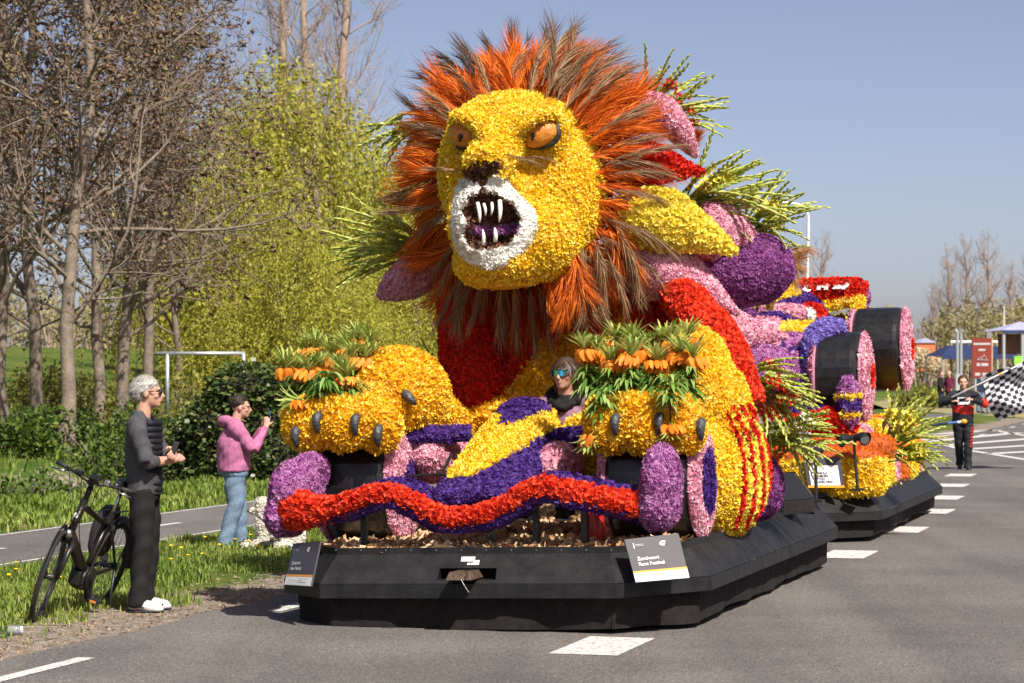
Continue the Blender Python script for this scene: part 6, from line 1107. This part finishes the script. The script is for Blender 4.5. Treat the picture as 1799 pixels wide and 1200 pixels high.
def bush_mesh(seed, mat_, n=5200, size=.075, r=(1.0, .8, .8), hollow=.55, lumps=16):
    rs = np.random.default_rng(seed); c = rs.normal(0, 1, (lumps, 3)); c /= np.linalg.norm(c, axis=1)[:, None]; c[:, 2] = np.abs(c[:, 2]); c = c * np.array(r) * rs.uniform(.45, .85, (lumps, 1)); i = rs.integers(0, lumps, n); d = rs.normal(0, 1, (n, 3)); d /= np.linalg.norm(d, axis=1)[:, None]; P = c[i] + d * (np.array(r) * .42) * rs.uniform(hollow, 1, (n, 1)); P = P[P[:, 2] > -.1]; P[:, 2] = np.abs(P[:, 2]); D = rs.normal(0, 1, P.shape) + P * .6 + np.array([0, 0, .3]); tone = rs.random(lumps); return leaves_on(P, D, size, mat_, .6, 'foliage', seed)
def stems_mesh(seed, h=.7): 
    rs = np.random.default_rng(seed); mb = MB()
    for k in range(7): a = rs.uniform(0, 6.28); mb.tube([(0, 0, -.1), (.25 * math.cos(a), .25 * math.sin(a), h * .5), (.5 * math.cos(a), .45 * math.sin(a), h)], [.03, .02, .008], 5)
    return mb.mesh('stems', 'bark')
BU = [bush_mesh(i, 'shrub') for i in range(3)]; BUD = [bush_mesh(20 + i, 'budleaf', 4200, .07, (1, .8, .9), .3) for i in range(2)]; STM = stems_mesh(1)
def bush(nm, label, px_, base_py, Y, me, s, group, sz=None):
    p = at(px_, base_py, Y); T = thing(nm, label, 'shrub', loc=(p.x, p.y, hz(p.x, p.y) - .05), rot=(0, 0, random.uniform(0, 6)), group=group); T.scale = sz or (s, s, s); obj('stems', STM, T); obj('foliage', me, T); return T
for i, (x, Y, s, lb) in enumerate([(15, 40, 1.25, 'dark green shrub at the left edge above the path'), (75, 42, 1.05, 'dark green shrub behind the bicycle handlebar'), (40, 47, 1.3, 'rear dark shrub behind the two left shrubs'), (155, 43, 1.0, 'dark green shrub between the bicycle and the man'), (190, 46, 1.15, 'dark green shrub directly behind the man'), (300, 46, 1.1, 'dark green shrub just right of the man'), (335, 49, 1.2, 'dark green shrub left of the ivy hedge'), (250, 50, 1.2, 'dark green shrub hidden behind the man head'), (110, 52, 1.1, 'far dark shrub at the foot of the forked alder')]): bush('evergreen_shrub', lb, x, 760, Y, BU[i % 3], s, 'dark shrubs along the ditch')
for i, (x, Y, s, lb) in enumerate([(260, 60, 1.5, 'budding pale green bush under the alders'), (350, 64, 1.7, 'budding bush below the goal frame'), (420, 60, 1.6, 'budding bush behind the ivy hedge'), (180, 66, 1.6, 'budding bush between alder trunks'), (500, 62, 1.8, 'budding bush behind the crown imperials'), (90, 70, 1.6, 'budding bush far left under the alders'), (600, 64, 1.7, 'budding bush behind the left paw'), (680, 66, 1.6, 'budding bush left of the lion throat'), (740, 70, 1.7, 'budding bush beside the lion throat')]): bush('budding_bush', lb, x, 760, Y, BUD[i % 2], s, 'budding bushes')
# ivy hedge: a tall mound clothed in dark leaves
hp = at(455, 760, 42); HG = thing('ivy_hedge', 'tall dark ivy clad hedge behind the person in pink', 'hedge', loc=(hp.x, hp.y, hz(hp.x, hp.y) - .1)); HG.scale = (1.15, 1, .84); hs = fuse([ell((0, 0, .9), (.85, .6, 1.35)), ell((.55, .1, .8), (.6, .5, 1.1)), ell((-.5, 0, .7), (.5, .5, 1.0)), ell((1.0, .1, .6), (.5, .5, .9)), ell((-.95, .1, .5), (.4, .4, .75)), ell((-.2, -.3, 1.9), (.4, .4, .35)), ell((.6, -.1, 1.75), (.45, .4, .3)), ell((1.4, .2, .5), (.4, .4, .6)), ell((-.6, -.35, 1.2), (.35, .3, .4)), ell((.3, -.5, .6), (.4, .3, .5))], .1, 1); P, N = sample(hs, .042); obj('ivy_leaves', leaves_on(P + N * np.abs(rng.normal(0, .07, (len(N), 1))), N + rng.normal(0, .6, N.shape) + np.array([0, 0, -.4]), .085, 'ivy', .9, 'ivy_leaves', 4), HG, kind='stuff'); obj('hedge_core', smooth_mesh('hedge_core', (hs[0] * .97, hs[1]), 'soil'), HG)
# ---- grass, dandelions
M['grass'] = petal_mat('grass_blades', [(.07, .13, .015), (.13, .205, .026), (.21, .28, .045), (.30, .33, .08), (.42, .40, .17)], .3)
def grass(nm, q0, q1, s0, s1, n, hgt, seed, label, wid=.0055, lens=1.0):
    rs = np.random.default_rng(seed); q = rs.uniform(q0, q1, n); s = rs.uniform(s0, s1, n); keep = (np.sin(q * 3.1 + s * .7) * np.sin(s * 1.9 - q) * .5 + .5 + rs.random(n) * .9) > .45
    if q0 < 1.5: keep &= (q > .95 + .35 * np.sin(s * 1.3) + .3 * np.sin(s * 3.7 + 2)) | (rs.random(n) < .035)
    q, s = q[keep], s[keep]; n = len(q); X = RP0[0] + RN[0] * q + RD[0] * s; Y = RP0[1] + RN[1] * q + RD[1] * s; Z = height(X, Y) - .01; clump = .55 + .9 * (np.sin(X * 4.1) * np.sin(Y * 3.3 + X) * .5 + .5); h = hgt * rs.uniform(.4, 1.25, n) * clump; a = rs.uniform(0, 6.28, n); b = rs.uniform(.15, .75, n); w = wid * rs.uniform(.7, 1.4, n)
    c, sn = np.cos(a), np.sin(a); B = np.stack([X, Y, Z], 1); sd = np.stack([-sn, c, np.zeros(n)], 1); fw = np.stack([c, sn, np.zeros(n)], 1); up_ = np.array([0, 0, 1.])
    V = np.stack([B + sd * w[:, None], B - sd * w[:, None], B + fw * (h * b * .3)[:, None] + up_ * (h * .6)[:, None] + sd * (w * .8)[:, None], B + fw * (h * b * .3)[:, None] + up_ * (h * .6)[:, None] - sd * (w * .8)[:, None], B + fw * (h * b)[:, None] + up_ * (h * (1.05 - .4 * b))[:, None]], 1).reshape(-1, 3)
    I = np.arange(n)[:, None] * 5; Fa = np.concatenate([I + [0, 1, 3], I + [0, 3, 2], I + [2, 3, 4]]); rn = np.repeat(np.clip(rs.beta(2, 3, n) + .25 * (np.sin(X * 1.1 + Y * .9) * .5), 0, 1), 5); o = obj(nm, np_mesh(nm, V, Fa, 'grass', rn), kind='stuff'); tag(o, label, 'grass'); return o
grass('verge_grass', .3, 3.5, -4, 24, 92000, .085, 1, 'green grass of the verge between road and bicycle path'); grass('ditch_bank_grass', 5.78, 9.6, -2, 34, 48000, .12, 2, 'grass strip between the bicycle path and the ditch', .011); grass('far_bank_grass', 11.5, 30, 5, 75, 24000, .24, 3, 'grass on the far bank under the trees', .02)
DM = MB().lathe([(.0, .0), (.016, .003), (.020, .009), (.010, .014), (0, .015)], (0, 0, .10), 10).mesh('flower_head', 'dandelion' if 'dandelion' in M else M.setdefault('dandelion', mat('dandelion_yellow', (.85, .6, .01), .7))); DS = MB().tube([(0, 0, 0), (.005, 0, .05), (0, 0, .102)], .003, 5).mesh('stalk', 'stem')
for px_, py_ in [(438, 968), (452, 975), (413, 962), (355, 985), (330, 990), (300, 1000), (478, 985), (385, 978), (28, 1015), (105, 1030), (15, 1035), (318, 985), (495, 975), (440, 955), (360, 960), (470, 960), (28, 1000), (300, 975)]:
    g = ground(px_, py_ + 10); T = thing('dandelion', 'yellow dandelion in the verge grass', 'flower', loc=(g.x, g.y, hz(g.x, g.y)), group='dandelions in the verge'); obj('stalk', DS, T); obj('flower_head', DM, T); T.scale = (1, 1, random.uniform(.9, 1.5))

# dry leaves, twigs and grit on the bare strip beside the road
M['litter'] = petal_mat('leaf_litter', [(.10, .06, .035), (.22, .14, .08), (.36, .25, .14), (.42, .30, .20), (.16, .15, .13), (.40, .20, .07)], 0, .9)
n_ = 11000; q_ = np.abs(rng.normal(.45, .55, n_)); s_ = rng.uniform(-4, 24, n_); X_ = RP0[0] + RN[0] * q_ + RD[0] * s_; Y_ = RP0[1] + RN[1] * q_ + RD[1] * s_; P_ = np.stack([X_, Y_, height(X_, Y_) + .004], 1)
tag(obj('leaf_litter', scatter_mesh('leaf_litter', P_, np.tile([0, 0, 1.], (n_, 1)), 'chip', .0085, 'litter', tilt=.35, jit=.7), kind='stuff'), 'dry leaves and grit along the road edge', 'litter')
# ================================================================ background beyond the junction
M['galv'] = mat('galvanised_steel', (.50, .52, .54), .45, .6); M['navytent'] = mat('navy_tent', (.018, .032, .10), .6, var=.2, scale=3); M['signred'] = mat('sign_brick_red', (.22, .028, .018), .5); M['concretegrey'] = mat('grey_render', (.35, .35, .5), .8, var=.15, scale=2); M['timber'] = mat('pale_timber', (.45, .30, .16), .7, var=.2, scale=6)
# dry verge and field past the junction
V = [tuple(ground(x, y, .02)) for x, y in ((1560, 719), (1900, 741), (1900, 690), (1480, 690))]; obj('far_verge', MB().add(V, [(0, 1, 2, 3)]).mesh('far_verge', 'tan'), kind='structure')
# distant wood: one mass of trunks and thin spring foliage
def wood(nm, label, x0, x1, Y0, Y1, top, n, cols, seed, leaf=.45, trunks=220):
    rs = np.random.default_rng(seed); M[nm] = petal_mat(nm, cols, .15); nl = n; px_ = rs.uniform(x0, x1, nl); Y = rs.uniform(Y0, Y1, nl); crown = rs.integers(0, 140, nl); cx = rs.uniform(x0, x1, 140); cw = rs.uniform(9, 24, 140); ct = rs.uniform(.70, 1.0, 140); px_ = cx[crown] + rs.normal(0, 1, nl) * cw[crown] * .55; X = (px_ - CX) / F * Y
    Hm = np.interp(px_, [t[0] for t in top], [HC + (648 - t[1]) / F * (Y0 + Y1) / 2 for t in top]) * ct[crown]; z = Hm * (1 - np.abs(rs.normal(0, .36, nl)) - .12 * np.abs((px_ - cx[crown]) / cw[crown]) ** 2); k = z > .2; P = np.stack([X, Y, z], 1)[k]; D = rs.normal(0, 1, P.shape) + np.array([0, 0, .4]); tone = rs.random(140)[crown][k]; me = leaves_on(P, D, leaf, nm, .3, nm, seed, np.clip(tone + rs.normal(0, .2, len(P)), 0, 1)); o = obj(nm, me, kind='stuff'); tag(o, label, 'wood')
    mb = MB()
    for i in range(trunks): x = rs.uniform(x0, x1); Yt = rs.uniform(Y0, Y1); h = rs.uniform(.6, 1) * np.interp(x, [t[0] for t in top], [HC + (648 - t[1]) / F * Yt for t in top]); Xt = (x - CX) / F * Yt; mb.tube([(Xt, Yt, 0), (Xt + rs.normal(0, .25), Yt, h * .5), (Xt + rs.normal(0, .5), Yt, h)], [.16, .10, .03], 4, False)
    t_ = mb.build(nm + '_trunks', 'palebark', o); t_['kind'] = 'stuff'
wood('distant_wood', 'distant spring woodland beyond the junction', 1050, 1900, 215, 260, [(1050, 545), (1480, 530), (1545, 538), (1640, 545), (1665, 528), (1720, 525), (1800, 528), (1900, 525)], 46000, [(.20, .165, .085), (.28, .23, .12), (.24, .23, .08), (.33, .26, .16), (.19, .19, .07)], 5, .5)  # leaf colours lightened, distance haze is put into them
wood('rear_wood', 'thin woodland far behind the alders and willows', -150, 900, 150, 185, [(-150, 470), (200, 500), (400, 480), (600, 500), (900, 560)], 26000, [(.20, .16, .10), (.27, .23, .11), (.24, .24, .08), (.31, .26, .15)], 6, .4)
PP = tree_meshes('poplar', 170, 'palebark', 'baretwig', None, H=13, r0=.25, n1=36, n2=9, n3=6, lean=(0, 0), up=.9, first=.2, spread=.36)
for x, s, rz, lb in [(1668, .98, 0, 'leftmost bare poplar above the distant wood'), (1705, 1.06, 1, 'second bare poplar above the distant wood'), (1742, 1.08, 2.2, 'third bare poplar, broadest, above the distant wood'), (1775, .86, 3, 'short bare poplar right of the broadest one'), (1808, 1.1, 4, 'bare poplar cut by the right edge'), (1437, .98, 5, 'lone bare tree beside the lamp post'), (1640, .7, 6, 'small bare tree at the left end of the poplar row')]: tree('bare_poplar', lb, x, 648, 240, PP, s, rz, 'bare poplars on the horizon')
M['blossom'] = petal_mat('pale_blossom', [(.50, .40, .25), (.62, .52, .34), (.70, .62, .45)], .2); M['yellowbush'] = petal_mat('yellow_green_bush', [(.22, .24, .03), (.34, .34, .05), (.42, .40, .07)], .2); M['rustbush'] = petal_mat('russet_hedge', [(.12, .055, .035), (.18, .085, .055), (.22, .12, .08)], 0)
TREEB = (MB().tube([(0, 0, 0), (.05, 0, 1.4), (0, 0, 3)], [.09, .07, .03], 6).mesh('trunk', 'bark'), bush_mesh(50, 'blossom', 2600, .2, (.9, .9, 1.2), .2)); 
for x, s, lb in [(1615, 1.0, 'pale blossom tree just right of the big rear wheel'), (1650, .8, 'smaller pale blossom tree near the navy tent')]:
    p = at(x, 660, 150); T = thing('blossom_tree', lb, 'tree', loc=(p.x, p.y, 0), group='blossom trees'); a = obj('trunk', TREEB[0], T); c = obj('crown', TREEB[1], T); c.location = (0, 0, 2.0 * s); a.scale = (s,) * 3; c.scale = (s,) * 3
YB = bush_mesh(60, 'yellowbush', 2400, .16, (1, .8, .8), .3); RB = bush_mesh(61, 'rustbush', 3000, .2, (4.5, .8, .8), .3, 26); GBm = bush_mesh(62, 'budleaf', 2400, .16, (1, .8, .8), .3)
for x, y, Y, s, me, lb in [(1640, 680, 125, 1.0, YB, 'yellow green bush behind the far onlookers'), (1690, 675, 128, .8, YB, 'small yellow bush beside the twin lamp column'), (1615, 685, 122, 1.2, GBm, 'olive bush right of the rear wheel'), (1660, 665, 160, 1.0, RB, 'russet hedge below the navy tent'), (1750, 668, 150, .9, RB, 'russet hedge behind the brick red sign')]: bush('bush', lb, x, y, Y, me, s, 'bushes past the junction')
def tent(label, x0, x1, ytop, yeave, ybot, Y, m, hip=.2):
    T = thing('navy_tent', label, 'tent', loc=at((x0 + x1) / 2, ybot, Y)); O = np.array(T.location); f = lambda x, y, d=0.: np.array(at(x, y, Y)) - O + np.array([0, d, 0]); w = x1 - x0
    MB().add([f(x0, yeave), f(x1, yeave), f(x1, yeave, 6), f(x0, yeave, 6), f(x0 + w * hip, ytop, 2.5), f(x1 - w * hip, ytop, 2.5), f(x1 - w * hip, ytop, 3.5), f(x0 + w * hip, ytop, 3.5)], [(0, 1, 5, 4), (1, 2, 6, 5), (2, 3, 7, 6), (3, 0, 4, 7), (4, 5, 6, 7), (3, 2, 1, 0)]).build('roof', m, T)
    MB().add([f(x0, yeave, -.02), f(x1, yeave, -.02), f(x1, yeave + 6, -.02), f(x0, yeave + 6, -.02)], [(0, 3, 2, 1)]).build('valance', m, T)
    for x in (x0 + 2, x1 - 2):
        for d in (.05, 5.9): MB().tube([f(x, yeave, d), f(x, ybot, d)], .05, 6).build('tent_pole', 'galv', T)
    return T
tent('navy blue gabled tent behind the brick red sign', 1655, 1790, 606, 625, 672, 140, 'navytent')
MB_ = thing('market_frame', 'pale timber beam frame above the navy tent', 'frame', loc=at(1710, 668, 146)); O = np.array(MB_.location); f = lambda x, y: np.array(at(x, y, 146)) - O
MB().tube([f(1670, 601), f(1753, 601)], .09, 6).build('beam', 'signwhite', MB_)
for x in (1671, 1752): MB().tube([f(x, 600), f(x, 668)], .08, 6).build('post', 'timber', MB_)
MB().tube([f(1742, 607), f(1765, 640)], .12, 6).build('brace', 'timber', MB_)
SG = thing('red_sign', 'tall brick red information sign with white print', 'sign', loc=at(1726, 690, 100)); O = np.array(SG.location); f = lambda x, y, d=0.: np.array(at(x, y, 100)) - O + np.array([0, d, 0])
MB().add([f(1708, 594), f(1742, 594), f(1742, 664), f(1708, 664), f(1708, 594, .15), f(1742, 594, .15), f(1742, 664, .15), f(1708, 664, .15)], [(0, 3, 2, 1), (4, 5, 6, 7), (0, 1, 5, 4), (1, 2, 6, 5), (2, 3, 7, 6), (3, 0, 4, 7)]).build('panel', 'signred', SG)
MB().tube([f(1743.2, 594, .07), f(1743.2, 690, .07)], .04, 6).build('post', 'timber', SG); MB().tube([f(1714, 664, .07), f(1714, 690, .07)], .05, 6).build('post', 'galv', SG)
for x0, x1, y0, y1 in [(1710, 1740, 602.5, 606), (1719, 1731, 613, 616.5), (1716, 1722, 638, 643), (1724, 1736, 638, 643), (1713, 1722, 655, 660), (1726, 1738, 655, 660)]: MB().add([f(x0, y0, -.01), f(x1, y0, -.01), f(x1, y1, -.01), f(x0, y1, -.01)], [(0, 3, 2, 1)]).build('print', 'signgrey', SG)
for a, b in [((1717, 632), (1723, 627)), ((1723, 627), (1725, 632)), ((1724, 630), (1729, 623)), ((1729, 623), (1734, 632)), ((1717, 632), (1736, 633))]: MB().tube([f(*a, -.015), f(*b, -.015)], .012, 4).build('print', 'signgrey', SG)
for x, y0, y1, Y, lb in [(1685, 580, 702, 95, 'twin steel lamp column with a forked top near the flag woman'), (1737, 579, 640, 150, 'farther twin lamp column behind the brick red sign')]:
    T = thing('lamp_column', lb, 'lamp post', loc=at(x, y1, Y), group='forked lamp columns'); O = np.array(T.location); f = lambda a, b: np.array(at(a, b, Y)) - O; s = Y and 95 / Y
    for dx in (-3.2 * s, 3.2 * s): MB().tube([f(x + dx, y1), f(x + dx, y0 + 3)], .055, 8).build('column', 'galv', T)
    MB().tube([f(x - 3 * s, y0 + 4), f(x - 8 * s, y0)], [.06, .10], 8).tube([f(x + 3 * s, y0 + 4), f(x + 8 * s, y0)], [.06, .10], 8).build('forked_head', 'galv', T); MB().box((f(x, y0 + 60 * s) + f(x, y1)) / 2 + np.array([0, .0, -.3]), (.26, .12, 1.2)).build('base_box', 'galv', T)
PV = thing('stage_pavilion', 'grey roofed stage pavilion with a dark screen at the right edge', 'pavilion', loc=at(1790, 670, 130)); O = np.array(PV.location); f = lambda x, y, d=0.: np.array(at(x, y, 130)) - O + np.array([0, d, 0])
MB().add([f(1762, 580), f(1860, 580), f(1860, 580, 6), f(1762, 580, 6), f(1812, 563, 3)], [(0, 1, 4), (1, 2, 4), (2, 3, 4), (3, 0, 4), (3, 2, 1, 0)]).build('roof', 'concretegrey', PV); MB().add([f(1762, 580, -.02), f(1860, 580, -.02), f(1860, 586, -.02), f(1762, 586, -.02)], [(0, 3, 2, 1)]).build('fascia', 'navytent', PV)
for x in (1764, 1797, 1858): MB().tube([f(x, 582, .1), f(x, 670, .1)], .09, 6).build('post', 'galv', PV)
M['screen'] = mat('stage_backdrop', (.03, .02, .02), .6, col2=(.16, .07, .05), scale=.8); MB().add([f(1766, 586, 2), f(1858, 586, 2), f(1858, 622, 2), f(1766, 622, 2)], [(0, 3, 2, 1)]).build('backdrop', 'screen', PV)
M['hivis'] = mat('hi_vis_green', (.25, .75, .05), .6); M['brickorange'] = mat('orange_brick', (.55, .16, .07), .8)
bx = thing('green_crate', 'bright green crate in front of the stage pavilion', 'crate', loc=at(1788, 628, 128)); MB().box((0, 0, -.2), (.4, .3, .4)).box((0, 0, .03), (.44, .34, .05)).build('crate_body', 'hivis', bx, bevel=.02)
hs_ = thing('orange_shed', 'small orange brick shed between the blossom trees', 'shed', loc=at(1624, 640, 175)); MB().box((0, 0, .5), (1.3, 1.3, 1.9)).build('wall', 'brickorange', hs_); MB().add(*prism([(-.75, 1.45), (.75, 1.45), (0, 1.8)], -.75, .75)).build('roof', 'concretegrey', hs_); MB().box((0, -.66, .4), (.5, .03, 1.3)).build('door', 'timber', hs_)
fp = thing('flag_mast', 'thin white flag mast near the stage pavilion', 'mast', loc=at(1764, 640, 170)); O = np.array(fp.location); MB().tube([(0, 0, -.5), np.array(at(1764, 541, 170)) - O], [.06, .03], 6).build('pole', 'signwhite', fp); MB().ell(np.array(at(1764, 541, 170)) - O, (.06, .06, .06), None, 8, 6).build('finial', 'signwhite', fp)
# street lamp with a bent arm behind the floats
sl_ = thing('street_lamp', 'tall white street lamp with an arm bent to the left above the rear float', 'lamp post', loc=at(1418, 690, 62)); O = np.array(sl_.location); f = lambda x, y: np.array(at(x, y, 62)) - O
MB().tube(catmull([f(1418, 700), f(1418, 520), f(1420, 396), f(1418, 374), f(1408, 362), f(1395, 358), f(1382, 358)], 30), np.linspace(.035, .028, 30), 8).build('mast', 'signwhite', sl_, smooth=True); MB().box(f(1372, 356), (.35, .16, .05)).build('lantern', 'galv', sl_, bevel=.02)
# football goal on the pitch behind the man
GO = thing('goal_frame', 'grey metal football goal frame behind the grey haired man', 'goal', loc=at(350, 700, 58)); O = np.array(GO.location); f = lambda x, y, d=0.: np.array(at(x, y, 58)) - O + np.array([0, d, 0])
MB().tube([f(274, 621), f(430, 621)], .045, 8).build('crossbar', 'galv', GO, smooth=True)
for x in (294, 428): MB().tube([f(x, 621), f(x, 735)], .045, 8).build('post', 'galv', GO, smooth=True)
WH = thing('white_house', 'small white far house glimpsed between willow and lion', 'house', loc=at(722, 612, 140)); O = np.array(WH.location); f = lambda x, y, d=0.: np.array(at(x, y, 140)) - O + np.array([0, d, 0])
MB().box((0, 2, .0), (2.4, 3.5, 1.8)).build('wall', 'signwhite', WH); MB().add(*prism([(-1.35, .9), (1.35, .9), (0, 1.5)], .1, 3.9)).build('roof', 'concretegrey', WH)
for x in (-.75, 0, .75): w_ = MB().box((x, .235, .1), (.45, .05, .8)).build('window', 'galv', WH); MB().box((x, .20, .1), (.36, .03, .7)).build('pane', 'glass', w_)
